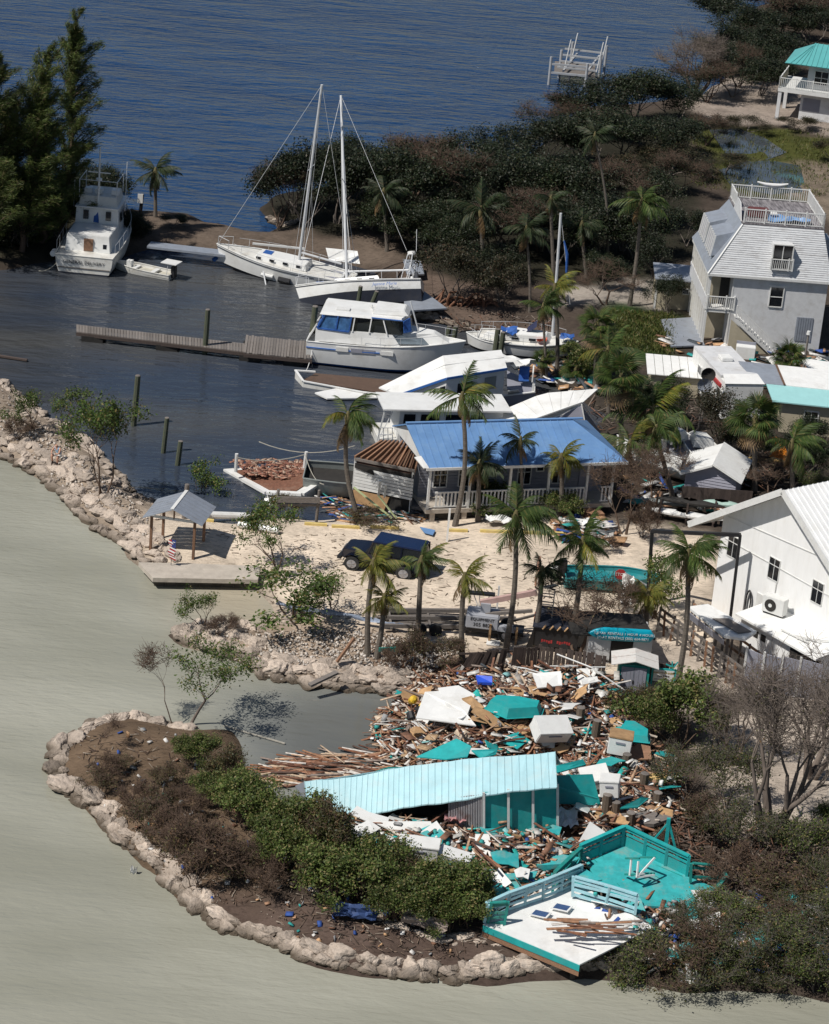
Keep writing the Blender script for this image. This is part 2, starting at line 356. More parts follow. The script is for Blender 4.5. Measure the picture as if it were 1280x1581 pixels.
def ma(op, a, bb):
    m = N.new('ShaderNodeMath'); m.operation = op
    for i, q in enumerate((a, bb)):
        if isinstance(q, (int, float)): m.inputs[i].default_value = q
        else: L.new(q, m.inputs[i])
    return m.outputs[0]
h = ma('ADD', ma('MULTIPLY', wn(.30, .5, 1.35, 3, .05), 1.25), ma('MULTIPLY', wn(1.3, .45, 1.2, 4, -.1), .55))
h = ma('ADD', h, ma('MULTIPLY', ma('MULTIPLY', wn(3.2, .4, 1.3, 3, .12), sp.outputs[1]), .55))
amp = ma('SUBTRACT', 1.0, ma('MULTIPLY', sp.outputs[1], .90)); amp = ma('SUBTRACT', amp, ma('MULTIPLY', sp.outputs[2], .66))
amp = ma('MAXIMUM', amp, .10)
# calmer and rougher patches of wind on the sea
gust = N.new('ShaderNodeMapRange'); gust.inputs['From Min'].default_value = .3; gust.inputs['From Max'].default_value = .7; gust.inputs['To Min'].default_value = .7; gust.inputs['To Max'].default_value = 1.2; L.new(nl.outputs['Fac'], gust.inputs['Value'])
h = ma('MULTIPLY', ma('MULTIPLY', h, amp), gust.outputs[0])
bn = N.new('ShaderNodeBump'); bn.inputs['Strength'].default_value = 1; bn.inputs['Distance'].default_value = .75; L.new(h, bn.inputs['Height']); L.new(bn.outputs[0], b.inputs['Normal'])
me.materials.append(wm); tag(link('water', me), kind='structure')
# ================= BUILDINGS AND FIXED STRUCTURES =================
m_white = mat('white_paint', (.74,.74,.72), .5, .06, 2.5, dirt=.35, dirtcol=(.42,.39,.34))
m_wash = mat('weathered_white_boards', (.56,.57,.58), .7, .12, 6, dirt=.65, dirtcol=(.24,.22,.21), stretch=(1,1,5), bump=.1)
m_wash2 = mat('weathered_white_render', (.58,.585,.59), .7, .07, 3, dirt=.5, dirtcol=(.36,.33,.29))
m_trim = mat('white_trim', (.66,.66,.64), .5, .06, 5, dirt=.3, dirtcol=(.35,.32,.28))
m_glass = mat('dark_glass', (.012,.014,.018), .08, .2, 2, spec=.8)
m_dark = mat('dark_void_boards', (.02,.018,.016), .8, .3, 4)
m_mill = mat('galvanised_sheet', (.32,.35,.40), .45, .1, 3, metal=.3, dirt=.3, dirtcol=(.2,.17,.14))
m_deckgrey = mat('streaked_deck_boards', (.05,.045,.05), .8, .2, 2.2, col2=(.30,.28,.29), stretch=(4,.5,1))
m_blue = mat('blue_metal_roof', (.12,.24,.45), .55, .10, 1.2, dirt=.5, dirtcol=(.20,.32,.48), bump=.05)
m_lap = mat('grey_lap_siding', (.24,.25,.29), .65, .08, 4)
m_teal = mat('teal_paint', (.012,.33,.33), .6, .16, 2.6, dirt=.75, dirtcol=(.07,.22,.21), bump=.1)
m_teald = mat('teal_paint_worn', (.03,.35,.36), .65, .18, 3, dirt=.85, dirtcol=(.24,.30,.26))
m_tealdark = mat('teal_boards', (.01,.22,.19), .6, .15, 4, dirt=.3, dirtcol=(.2,.2,.17))
m_cyan = mat('pale_cyan_sheet', (.37,.59,.64), .6, .08, 1.5, dirt=.7, dirtcol=(.45,.56,.56), bump=.1, bscale=1.2)
m_cyanw = mat('pale_blue_rail_paint', (.32,.56,.62), .6, .1, 4, dirt=.5, dirtcol=(.3,.32,.3))
m_wood = mat('bare_brown_wood', (.20,.11,.065), .8, .3, 6, stretch=(1,6,6), rand=.4)
m_greywood = mat('grey_weathered_wood', (.17,.15,.135), .85, .3, 7, stretch=(1,6,6), rand=.2, dirt=.4, dirtcol=(.08,.06,.05))
m_darkwood = mat('dark_fence_wood', (.062,.045,.038), .85, .3, 5, rand=.3, stretch=(5,5,1))
m_piling = mat('treated_piling_wood', (.045,.065,.035), .85, .3, 6, col2=(.10,.10,.07), stretch=(6,6,1), dirt=.5, dirtcol=(.04,.02,.012))
m_conc = mat('pale_concrete', (.44,.39,.33), .9, .12, 2, bump=.3, dirt=.4, dirtcol=(.25,.21,.17))
m_black = mat('black_steel', (.015,.015,.017), .5, .2, 4)
m_beige = mat('beige_render', (.42,.37,.27), .8, .1, 2, dirt=.5, dirtcol=(.25,.22,.17))
m_red = mat('faded_red', (.35,.03,.03), .6, .15, 4)
m_tarp = mat('blue_tarp', (.16,.30,.52), .45, .2, 3, bump=.6, bscale=5)
m_grey = mat('grey_lavender_panel', (.25,.255,.30), .6, .06, 2, dirt=.2, dirtcol=(.2,.19,.2))
m_rust = mat('rust_streaked_sheet', (.30,.29,.30), .6, .1, 3, dirt=.95, dirtcol=(.12,.045,.02), stretch=(1,1,.6), dscale=2.4)
m_ply = mat('torn_plywood', (.42,.26,.13), .8, .25, 3, dirt=.4, dirtcol=(.2,.09,.04), rand=.25)
m_orange = mat('orange_tarp', (.75,.24,.02), .6, .15, 3, bump=.4)
m_yellow = mat('faded_yellow_paint', (.62,.47,.16), .8, .15, 3, dirt=.4, dirtcol=(.45,.38,.28))
def win(parent, o, u, w, h, n=None, mf=None, cols=2, rows=2, d=.06, mp=None, fw=.06):
    o = Vector(o); u = Vector(u).normalized(); n = Vector(n).normalized(); z = Vector((0, 0, 1))
    mf = mf or m_trim; f = MB()
    f.beam(o+n*d/2, o+u*w+n*d/2, d, fw, upv=z); f.beam(o+z*h+n*d/2, o+z*h+u*w+n*d/2, d, fw)
    f.beam(o+n*d/2+u*0, o+z*h+n*d/2, fw, d, upv=n); f.beam(o+u*w+n*d/2, o+z*h+u*w+n*d/2, fw, d, upv=n)
    for i in range(1, cols): f.beam(o+u*w*i/cols+n*d*.4, o+z*h+u*w*i/cols+n*d*.4, fw*.7, d*.7, upv=n)
    for i in range(1, rows): f.beam(o+z*h*i/rows+n*d*.4, o+z*h*i/rows+u*w+n*d*.4, d*.7, fw*.7)
    wo_ = f.build('window', mf, parent)
    p = MB().slab([o+n*.012, o+u*w+n*.012, o+u*w+z*h+n*.012, o+z*h+n*.012], .008, ext=n*-.01)
    p.build('pane', mp or m_glass, wo_); return wo_
def railing(parent, a, b, h=.9, gap=.14, mt=None, name='railing', base=.08, cap=.05):
    a = Vector(a); b = Vector(b); f = MB(); z = Vector((0, 0, 1)); L_ = (b-a).length; n = max(2, int(L_/gap))
    f.beam(a+z*base, b+z*base, .05, .05); f.beam(a+z*h, b+z*h, .08, cap)
    for i in range(n+1):
        q = a+(b-a)*i/n; big = i % 9 == 0 or i == n
        f.beam(q+z*(0 if big else base), q+z*(h+.1 if big else h), .09 if big else .035, None)
    return f.build(name, mt or m_trim, parent)
def text(parent, s, size, loc, rot, m, name='lettering', ext=.004, align='CENTER', shear=0):
    c = bpy.data.curves.new('t', 'FONT'); c.body = s; c.size = size; c.extrude = ext; c.align_x = align; c.align_y = 'CENTER'; c.shear = shear
    c.resolution_u = 2
    o = bpy.data.objects.new('t', c); COL.objects.link(o); dg = bpy.context.evaluated_depsgraph_get()
    me = bpy.data.meshes.new_from_object(o.evaluated_get(dg)); bpy.data.objects.remove(o); me.materials.clear(); me.materials.append(m)
    return link(name, me, parent, loc, rot)
def crumple(w, d, nx_, ny_, amp, seed, sag=0):
    rg = random.Random(seed); V = []; F = []
    for j in range(ny_+1):
        for i in range(nx_+1):
            V.append((w*(i/nx_-.5)+rg.uniform(-1, 1)*w/nx_*.35, d*(j/ny_-.5)+rg.uniform(-1, 1)*d/ny_*.35, rg.uniform(0, amp)))
    for j in range(ny_):
        for i in range(nx_):
            k = j*(nx_+1)+i; F.append((k, k+1, k+nx_+2, k+nx_+1))
    m = MB(); m.add(V, F); return m

# ---- mansard house ----
def mansion():
    t = thing('mansard_house', 'tall weathered white mansard roofed house with railed rooftop deck and side galleries', 'house', G(1083, 533), R(3))
    W_, D, E, H2 = 7.4, 7.8, 4.75, 3.0
    MB().box(1.5, W_, 0, D, -.6, E).build('wall', m_wash2, t)
    MB().box(.12, 1.5, 1.6, D, -.3, 2.2).build('ground_floor_wall', m_beige, t)
    MB().box(.1, 1.5, 1.3, D, 2.4, E).build('gallery_wall', m_beige, t)
    MB().box(-.02, 1.5, -.02, D, 2.22, 2.40).build('gallery_floor', m_trim, t)
    for k in range(10):
        y = .06+k*(D-.12)/9
        MB().box(-.05, .09, y-.07, y+.07, -.2, 2.22).build('post', m_trim, t)
        MB().box(-.05, .09, y-.07, y+.07, 2.40, E-.05).build('post', m_trim, t)
    MB().box(-.1, -.05, .05, D, 2.35, 3.2).build('gallery_parapet', m_wash2, t)
    MB().box(-.16, .12, -.1, D+.1, E-.22, E).build('eave_beam', m_trim, t)
    railing(t, (0, -.05, 2.4), (1.7, -.05, 2.4), .85, .13)
    MB().box(1.46, 1.54, -.02, .1, 0, E).build('corner_post', m_trim, t)
    MB().box(.9, 1.46, 1.24, 1.29, 2.4, 4.3).build('doorway', m_dark, t)
    a = [(-.2,-.2,E+.003), (W_+.2,-.2,E+.003), (W_+.2,D+.2,E+.003), (-.2,D+.2,E+.003)]
    c = [(1.75,.95,E+H2), (W_-.55,.95,E+H2), (W_-.55,D-.75,E+H2), (1.75,D-.75,E+H2)]
    MB().loft([a, c]).build('mansard_roof', m_mill, t)
    nb = 24
    for k in range(nb):
        f0 = k/nb; f1 = (k+.93)/nb
        p = lambda f, r: (lerp(-.2, 1.75, f) if not r else lerp(W_+.2, W_-.55, f), lerp(-.2, .95, f), E+H2*f)
        q = [Vector(p(f0, 0))+Vector((0.02,-.055,0)), Vector(p(f0, 1))+Vector((-.02,-.055,0)), Vector(p(f1, 1))+Vector((-.02,-.02,0)), Vector(p(f1, 0))+Vector((.02,-.02,0))]
        MB().slab(q, .03).build('siding_board', m_wash, t)
    MB().box(-.22, W_+.22, -.26, -.2, E-.14, E+.02).build('fascia', m_trim, t)
    MB().beam((-.2,-.24,E), (1.75,.93,E+H2), .12, .08).build('hip_trim', m_trim, t)
    # french window in the roof
    w = win(t, (3.65, -.12, E+.62), (1,0,0), 1.25, 1.55, (0,-1,0), m_trim, 2, 1, .14)
    MB().box(3.65, 4.9, -.1, .55, E+.6, E+2.15).build('dormer_cheeks', m_wash2, t)
    railing(t, (3.6, -.34, E+.55), (4.95, -.34, E+.55), .7, .12, base=.05)
    win(t, (3.85, 0, 2.85), (1,0,0), .85, 1.3, (0,-1,0), m_trim, 1, 2, .07)
    MB().box(3.72, 4.83, -.09, -.0, 4.17, 4.26).build('window_head', m_trim, t)
    s = MB()
    for i in range(7): s.box(5.78+i*.15, 5.89+i*.15, -.05, -.002, .75, 2.3)
    s.box(5.75, 6.8, -.012, -.003, .75, 2.3); s.build('slatted_shutter', m_mill, t)
    # dormers with louvred fronts on the left slope
    for y0 in (1.2, 4.3):
        f = MB(); f.add([(.05,y0,E+.75),(.05,y0+2.4,E+.75),(.25,y0+2.4,E+2.05),(.25,y0,E+2.05),(1.7,y0,E+2.5),(1.7,y0+2.4,E+2.5),(1.7,y0,E+1),(1.7,y0+2.4,E+1)], [(0,1,2,3),(3,2,5,4),(0,3,4,6),(1,7,5,2)])
        d_ = f.build('dormer', m_mill, t)
        for k in range(5): MB().beam((.0,y0+.1+k*.55,E+.72), (.2,y0+.1+k*.55,E+2.05), .1, .12).build('mullion', m_trim, d_)
        MB().slab([(.035,y0+.1,E+.85),(.035,y0+2.3,E+.85),(.2,y0+2.3,E+1.95),(.2,y0+.1,E+1.95)], .01).build('pane', m_grey, d_)
    for y0 in (1.6, 4.6):
        MB().box(W_-.6, W_+.15, y0, y0+1.6, E+.8, E+2.2).build('dormer', m_mill, t)
    # rooftop deck
    MB().box(1.7, W_-.5, .9, D-.7, E+H2+.01, E+H2+.1).build('roof_deck', m_deckgrey, t)
    z = E+H2+.1; x0, x1, y0, y1 = 1.8, W_-.6, 1.0, D-.8
    railing(t, (x0,y0,z), (x1,y0,z), .85, .14); railing(t, (x0,y1,z), (x1,y1,z), .85, .14)
    railing(t, (x1,y0,z), (x1,y1,z), .85, .16); railing(t, (x0,y0+3.6,z), (x0,y1,z), .85, .16)
    MB().slab([(x0-.1,y0+.2,z),(x0-.1,y0+3.4,z),(x0-.1,y0+2.4,z+.95),(x0-.1,y0+1.2,z+.95)], .06).build('stair_hatch', m_wash2, t)
    # outside stair
    n = 13
    for k in range(n):
        x = 1.75+k*.21; zz = 2.22-k*.178
        MB().box(x, x+.26, -1.0, -.04, zz-.05, zz).build('stair_tread', m_trim, t)
    MB().slab([(1.7,-1.02,2.3),(1.7,-1.02,2.05),(4.45,-1.02,-.22),(4.62,-1.02,-.1)], .05).build('stair_stringer', m_trim, t)
    MB().slab([(1.5,-.9,2.1),(1.5,-.9,-.2),(4.3,-.9,-.2)], .04).build('stair_side_wall', m_beige, t)
    f = MB()
    for k in range(0, n*2+1):
        x = 1.75+k*.105; zz = 2.25-k*.089; f.beam((x,-1,zz), (x,-1,zz+.8), .03 if k % 8 else .08)
    f.beam((1.75,-1,3.05), (4.5,-1,.74), .06); f.build('stair_railing', m_trim, t)
    return t
mh = mansion()
def world_on(t, l):
    return t.matrix_basis @ Vector(l)
e = thing('roof_tarp', 'crumpled blue tarp lying on the rooftop deck of the mansard house', 'tarp', world_on(mh, (4.7, 1.9, 7.86)), R(3))
crumple(2.6, 1.3, 8, 5, .35, 3).build('sheet', m_tarp, e)
e = thing('deck_box', 'dark red covered box behind the front rail of the rooftop deck', 'box', world_on(mh, (2.9, 2.6, 7.86)), R(3))
MB().box(-.65, .65, -.35, .35, 0, .55).build('body', mat('maroon_cloth', (.11,.03,.03), .8), e, bevel=.06)
MB().box(.75, 1.2, -.3, .3, .25, .33).build('side_tray', m_white, e)
e = thing('roof_dinghy', 'small white curved hull part balanced on the back rail of the rooftop deck', 'boat part', world_on(mh, (4.4, 7.0, 8.85)), R(3))
MB().tube([(-1.0,0,.14),(-.5,0,.03),(0,0,0),(.5,0,.03),(1.0,0,.14)], [.05,.1,.12,.1,.05], 8).build('hull', m_white, e, smooth=True)
e = thing('washing_machine', 'white top loading washing machine in the opening under the house stairs', 'appliance', world_on(mh, (1.9, -1.7, -.1)), R(-5))
MB().box(0, 1.2, -.35, .35, 0, .85).build('cabinet', m_white, e, bevel=.03); MB().box(0, 1.2, .25, .35, .85, 1.02).build('control_panel', m_grey, e)
e = thing('street_lamp', 'grey lamp post with small round head by the corner of the mansard house', 'lamp', G(1238, 586))
MB().tube([(0,0,0),(0,0,2.9)], [.08,.06], 8).build('pole', m_greywood, e); MB().tube([(0,0,2.88),(0,0,3.1)], [.14,.11], 10).build('lamp_head', m_trim, e)
# concrete apron beside the mansion
MB().slab([P(1020,495,.9), P(1068,492,.9), P(1088,535,.9), P(1035,537,.9)], .1).build('paving_slab', m_mill); tag(bpy.data.objects['paving_slab'], kind='structure')
# ---- little beige shed behind ----
t = thing('beige_shed', 'small beige shed with flat grey roof beside the mansard house gallery', 'shed', G(1009, 476), R(0))
MB().box(0, 2.6, 0, 2.4, -.1, 2.0).build('wall', m_beige, t); MB().slab([(-.15,-.2,2.02),(2.7,-.2,2.02),(2.7,2.6,2.3),(-.15,2.6,2.3)], .08, ext=(0,0,.08)).build('roof', m_mill, t)
win(t, (1.75, 0, 1.15), (1,0,0), .4, .35, (0,-1,0), m_trim, 1, 1); MB().box(-.04, .1, -.04, .0, 0, 2.0).build('corner_board', m_trim, t)
# ---- distant house with teal roof ----
t = thing('stilt_house', 'two storey cream house with bright turquoise metal roof and corner balcony', 'house', G(1232, 184), R(-14))
m_tealroof = mat('turquoise_metal_roof', (.10,.36,.36), .45, .06, 1.5)
MB().box(0, 6, 0, 5, -.3, 2.4).build('ground_floor_wall', m_wash2, t); MB().box(-2, 7, -.9, 5, 2.4, 2.72).build('floor_slab', m_trim, t)
MB().box(.3, 7, .3, 5, 2.72, 5.0).build('upper_wall', m_wash2, t)
railing(t, (-1.95,-.85,2.72), (6.5,-.85,2.72), .9, .16); railing(t, (-1.95,-.85,2.72), (-1.95,4.5,2.72), .9, .16)
MB().box(-1.98,-1.9,-.8,4.5,2.72,3.5).build('balcony_screen', m_beige, t)
MB().slab([(-1.7,-1.0,5.0),(9,-1.0,5.0),(9,2.3,6.4),(.4,2.3,6.4)], .08).build('roof_slope', m_tealroof, t)
MB().slab([(-1.7,-1.0,5.0),(.4,2.3,6.4),(9,2.3,6.4),(9,5.6,5.0),(-1.7,5.6,5.0)], .08).build('roof_back', m_tealroof, t)
f = MB(); [f.beam((x,-1.0,5.03), (max(x,.4),2.3,6.43), .04) for x in np.arange(-1.2, 8.5, .45)]; f.build('roof_seam', m_tealroof, t)
s = MB(); [s.box(.25+i*.16, .36+i*.16, -.05, -.002, .8, 1.95) for i in range(9)]; s.box(.22,1.75,-.014,-.004,.8,1.95); s.build('shutter', m_grey, t)
for x, y in ((-1.8,-.7), (-1.8,4)): MB().box(x-.15, x+.15, y-.15, y+.15, -.3, 2.4).build('pillar', m_wash2, t)
MB().cyl((3.0,.1,3.6), .18, .5, 8, 'x').build('wall_lamp', m_white, t)
win(t, (.9, .3, 3.2), (1,0,0), 1.2, 1.2, (0,-1,0)); win(t, (3.9, .3, 3.2), (1,0,0), 1.4, 1.2, (0,-1,0))
MB().box(3.2, 3.7, 1.6, 2.1, 6.2, 6.9).build('chimney', m_white, t)
# ---- long white building ----
t = thing('boat_shed', 'large bright white gabled building with ribbed metal roof and small sash windows', 'building', G(1097, 944), R(-53))
L_ = 15.0
prof = [(0,0,-.3),(8.4,0,-.3),(8.4,0,4.9),(4.2,0,7.65),(0,0,4.9)]
m_bright = mat('bright_white_wall', (.80,.80,.79), .6, .05, 1.2, dirt=.4, dirtcol=(.62,.60,.55), stretch=(1.5,1.5,.4))
MB().loft([prof, [(x,L_,z) for x,_,z in prof]]).build('wall', m_bright, t)
MB().slab([(-1.5,-.7,3.95),(4.2,-.7,7.72),(4.2,L_+.5,7.72),(-1.5,L_+.5,3.95)], .14, ext=(0,0,.14)).build('roof_slope', m_bright, t)
k = 0
while k < 26:
    y = -.7+k*.61; MB().slab([(4.2,y,7.74),(10.2,y,3.78),(10.2,y+.59,3.78),(4.2,y+.59,7.74)], .1, ext=(0,0,.1)).build('roof_panel', m_bright, t); k += 1
f = MB(); [f.beam((4.2,-.7+k*.305,7.86), (10.2,-.7+k*.305,3.9), .05, .05) for k in range(52)]; f.build('roof_rib', m_bright, t)
MB().beam((-1.5,-.74,4.02), (4.2,-.74,7.79), .06, .30).build('fascia', m_trim, t); MB().beam((4.2,-.74,7.79), (10.2,-.74,3.83), .06, .30).build('fascia', m_trim, t)
MB().beam((-1.54,-.7,4.0), (-1.54,L_,4.0), .06, .24).build('gutter', m_trim, t)
for x in (.55, 3.35, 6.2): win(t, (x, 0, 3.15), (1,0,0), .7, 1.05, (0,-1,0), m_trim, 2, 1, .04, fw=.035)
for z0, dx in ((5.6,1.2),(3.9,0)): MB().beam((.3,-.03,z0 if dx == 0 else 5.0), (8.2,-.03,z0-.1), .02, .03).build('panel_joint', m_trim, t)
MB().box(2.9, 3.8, -.06, -.003, -.2, 2.2).build('door', m_trim, t)
cab = []
for j in range(3):
    for a in np.linspace(0, 2*math.pi, 14): cab.append((2.45+.16*math.sin(a)+j*.03, -.1-j*.03, 1.5+.62*math.cos(a)))
e = thing('cable_coil', 'black cable coiled and hung on the white building wall', 'cable', t.location, R(-53)); MB().tube(cab, .035, 5).build('cable', m_black, e)
e = thing('lean_to', 'white flat roofed lean-to against the gable wall below the windows', 'annex', t.location, R(-53))
MB().box(3.95, 8.6, -1.75, -.02, -.2, 1.75).build('wall', m_bright, e); MB().slab([(3.7,-2.1,1.78),(9.0,-2.1,1.78),(9.0,-.02,2.0),(3.7,-.02,2.0)], .1, ext=(0,0,.09)).build('roof', m_white, e)
for i in range(3): MB().box(4.2+i*.5, 4.5+i*.5, -1.79, -1.752, 1.1, 1.4).build('vent', m_dark, e)
MB().box(7.2, 9.0, -1.9, -1.76, 0, 1.7).build('opening', m_dark, e)
f = MB(); [f.beam((6.2+i*.5,-1.6,2.02), (7.8+i*.3,-1.5+.5*i,2.05+.05*i), .05) for i in range(3)]; f.build('loose_batten', m_trim, e)
e = thing('air_conditioner', 'white air conditioner outdoor unit standing on the lean-to roof', 'air conditioner', world_on(t, (4.8, -.75, 2.04)), R(-35))
MB().box(-.55, .55, -.22, .22, .06, .85).build('casing', m_trim, e, bevel=.02)
MB().cyl((-.12,-.225,.45), .29, -.02, 20, 'y').build('fan_grille', m_dark, e); MB().cyl((-.12,-.25,.45), .09, -.02, 12, 'y').build('fan_hub', m_trim, e); MB().box(-.5,.5,-.15,.15,0,.06).build('feet', m_dark, e)
pc = MB().tube([(0,-.06,2.9),(0,-.06,3.4)], .03, 5)
MB().tube([(4.0,-.05,3.1),(4.0,-.05,2.6),(5.0,-.1,2.3),(4.8,-.4,2.3)], .03, 6).build('drain_pipe', m_trim, t)
# canopy with grey posts, boardwalk ramp rail
e = thing('walkway_canopy', 'low white canopy roof with loose panel over the wooden ramp', 'canopy', (0, 0, 0))
MB().slab([P(1062,940,3.0), P(1093,936,3.0), P(1168,978,3.0), P(1150,990,2.9), P(1118,985,2.9)], .12).build('roof', m_white, e)
MB().slab([P(1100,956,3.08), P(1125,956,3.1), P(1160,976,3.1), P(1140,978,3.08)], .05).build('loose_panel', m_greywood, e)
MB().slab([P(1062,943,3.0), P(1118,988,2.9), P(1118,996,2.6), P(1062,953,2.6)], .03).build('fascia_panel', m_grey, e)
for a, b in ((1066,1000),(1084,1012),(1100,1024),(1117,1036)):
    g = G(a, b); MB().beam(g, g+Vector((0,0,1.9)), .12).build('post', m_greywood, e)
e = thing('ramp_railing', 'broken wooden handrail along the ramp beside the white building', 'railing', (0, 0, 0))
A_, B_ = G(1014, 975), G(1142, 1072)
for i in range(13):
    q = A_+(B_-A_)*i/12; q.z = gz(q.x, q.y); MB().beam(q, q+Vector((random.Random(i).uniform(-.1,.1),0,1.25)), .1).build('post', m_wood if i % 3 else m_greywood, e)
for h_ in (.45, .85, 1.2): MB().beam(A_+Vector((0,0,h_)), B_+Vector((0,0,h_+.05)), .05, .12).build('rail', m_greywood, e)
A2, B2 = A_+Vector((1.6,.8,0)), B_+Vector((1.5,.8,0))
for i in range(11):
    q = A2+(B2-A2)*i/10; q.z = gz(q.x, q.y); MB().beam(q, q+Vector((0,0,1.3)), .1).build('post', m_greywood, e)
for h_ in (.5, 1.2): MB().beam(A2+Vector((0,0,h_)), B2+Vector((0,0,h_)), .05, .12).build('rail', m_wood, e)
e = thing('grey_fence', 'plain grey lavender panel fence in front of the lean-to', 'fence', (0, 0, 0))
pts = [(1145,1060),(1172,1068),(1200,1072),(1228,1076),(1262,1082)]
for i in range(4):
    a, b = G(*pts[i]), G(*pts[i+1]); d_ = (b-a)*.008
    MB().slab([a+d_, b-d_, b-d_+Vector((0,0,1.75)), a+d_+Vector((0,0,1.85))], .06).build('fence_panel', m_grey, e)
    MB().beam(a-Vector((0,0,.1)), a+Vector((0,0,1.95)), .09).build('fence_post', m_trim, e)
# steel frame
e = thing('goal_frame', 'tall black steel goal shaped frame standing in front of the white building', 'frame', (0, 0, 0))
a = G(999, 935); b = G(1125, 975); ta = PY(1007, 820, a.y); tb = PY(1143, 826, b.y)
MB().beam(a, ta, .16).build('post', m_black, e); MB().beam(b, tb, .13).build('post', m_black, e); MB().beam(ta, tb, .18, .16).build('crossbar', m_black, e)
# ---- blue roofed cottage ----
def cottage():
    O = P(658, 803, .75)
    t = thing('blue_roof_cottage', 'grey cottage with bright blue metal roof and white railed front porch', 'house', O, R(18.5))
    E = 2.95; LX = 10.0; z0 = .6
    MB().box(-.1, LX, -.1, 5.6, z0-.22, z0).build('porch_floor', m_conc, t)
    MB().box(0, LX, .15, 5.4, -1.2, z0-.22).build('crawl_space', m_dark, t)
    MB().box(0, LX, 1.7, 5.4, z0, E).build('wall', m_lap, t)
    f = MB(); [f.box(-.02, LX, 1.665, 1.7, z0+k*.16, z0+k*.16+.13) for k in range(15)]; f.build('lap_siding', m_lap, t)
    for x in (0, 2.15, 4.3, 6.4, 8.5, LX-.1): MB().box(x-.06, x+.06, -.05, .07, z0, E-.05).build('porch_post', m_trim, t)
    def rl(x0, x1):
        f = MB(); f.box(x0, x1, -.04, .04, z0+.84, z0+.92); f.box(x0, x1, -.03, .03, z0+.08, z0+.14)
        x = x0+.05
        while x < x1: f.box(x, x+.085, -.02, .02, z0+.12, z0+.86); x += .2
        f.build('porch_railing', m_trim, t)
    rl(.35, 2.05); rl(2.25, 4.2); rl(4.45, 6.3); rl(6.5, 8.4); rl(9.3, LX-.15)
    for x in (.75, 2.1, 5.3, 7.2): win(t, (x, 1.66, z0+.5), (1,0,0), .72, 1.35, (0,-1,0), m_trim, 2, 2, .06, fw=.05)
    win(t, (6.3, 1.66, z0+1.2), (1,0,0), .4, .5, (0,-1,0), m_trim, 1, 1, .06)
    MB().box(8.7, 9.5, 1.6, 1.66, z0, z0+2.0).build('door', m_grey, t)
    MB().box(8.4, 9.3, -.9, -.1, -.5, .35).build('porch_step', m_wood, t)
    for x in np.arange(.3, LX, 1.7): MB().box(x-.12, x+.12, -.05, .15, -1.2, z0-.22).build('pier', m_conc, t)
    R0, RZ = 2.75, E+1.25
    MB().slab([(-.35,-.35,E),(LX+.5,-.35,E),(8.4,R0,RZ),(-.6,R0,RZ)], .07).build('roof_slope', m_blue, t)
    MB().slab([(-.6,R0,RZ),(8.4,R0,RZ),(LX+.5,5.8,E),(-.35,5.8,E)], .07).build('roof_back', m_blue, t)
    MB().slab([(LX+.5,-.35,E),(LX+.5,5.8,E),(8.4,R0,RZ)], .07).build('roof_hip', m_blue, t)
    MB().beam((-.6,R0,RZ+.04), (9.0,R0,RZ+.04), .18, .06).build('ridge_cap', m_blue, t)
    f = MB(); [f.beam((x,-.35,E+.02), (min(x,8.4), R0, RZ+.02), .025, .03) for x in np.arange(-.2, 8.4, .41)]; f.build('roof_seam', m_blue, t)
    MB().box(-.35, LX+.5, -.39, -.33, E-.12, E+.02).build('fascia', m_trim, t)
    MB().slab([(-.25,-.3,E-.02),(-.25,5.6,E-.02),(-.25,R0,RZ-.1)], .1).build('gable_end', m_trim, t)
    # brighter strip where the roof turns over the left corner
    MB().slab([(-.5,-.35,E+.03),(-.2,-.35,E+.03),(-.4,.5,E+.36),(-.75,.5,E+.30)], .05).build('bent_flashing', m_trim, t)
    return t
ct = cottage()
# torn off wing
w = thing('torn_wing', 'torn open white sided wing with bare brown rafters beside the blue roof', 'building ruin', (0, 0, 0))
fA, fB = P(548, 707, 3.15), P(641, 726, 3.0); bA, bB = P(590, 682, 3.5), P(652, 684, 3.5)
gA, gB = P(549, 708, 3.1), P(640, 727, 2.95)
dn = Vector((0,0,-1)); out = Vector((0,-.12,0))
for k in range(8):
    z1 = .22+k*.17
    if k == 0: continue
    MB().slab([gA+dn*z1+out, gB+dn*z1*1.02+out, gB+dn*(z1+.15)+out, gA+dn*(z1+.15)+out], .03).build('siding_board', m_white if k % 3 else m_trim, w)
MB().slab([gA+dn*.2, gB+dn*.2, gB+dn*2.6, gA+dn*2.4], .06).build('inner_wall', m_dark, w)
MB().slab([gA+dn*1.65+out, lerp(gA,gB,.62)+dn*1.65+out, lerp(gA,gB,.55)+dn*2.4+out, gA+dn*2.35+out], .03).build('plywood_sheet', m_ply, w)
MB().slab([gA+dn*.25+out*1.5, lerp(gA,gB,.3)+dn*.3+out*1.5, lerp(gA,gB,.34)+dn*.62+out*1.5, gA+dn*.42+out*1.5], .03).build('window_hole', m_dark, w)
MB().slab([fA+dn*.25, fB+dn*.25, bB+dn*.25, bA+dn*.25], .05).build('ceiling_board', mat('rotten_board', (.10,.05,.03), .9), w)
for k in range(11):
    f_ = k/10; MB().beam(lerp(fA, fB, f_)+Vector((0,0,.02)), lerp(bA, bB, min(1, f_*1.0))+Vector((0,0,.02)), .08, .2).build('rafter', m_wood, w)
MB().beam(fA+dn*.05, fB+dn*.05, .1, .14).build('fascia', m_greywood, w)
for f_ in (0, .98): MB().beam(lerp(gA,gB,f_), lerp(gA,gB,f_)+dn*(2.6 if f_ else 2.3), .12).build('corner_post', m_trim, w)
MB().slab([P(575,757,.9), P(655,778,.9), P(655,790,.9), P(590,775,.9)], .12).build('floor_board', m_greywood, w)
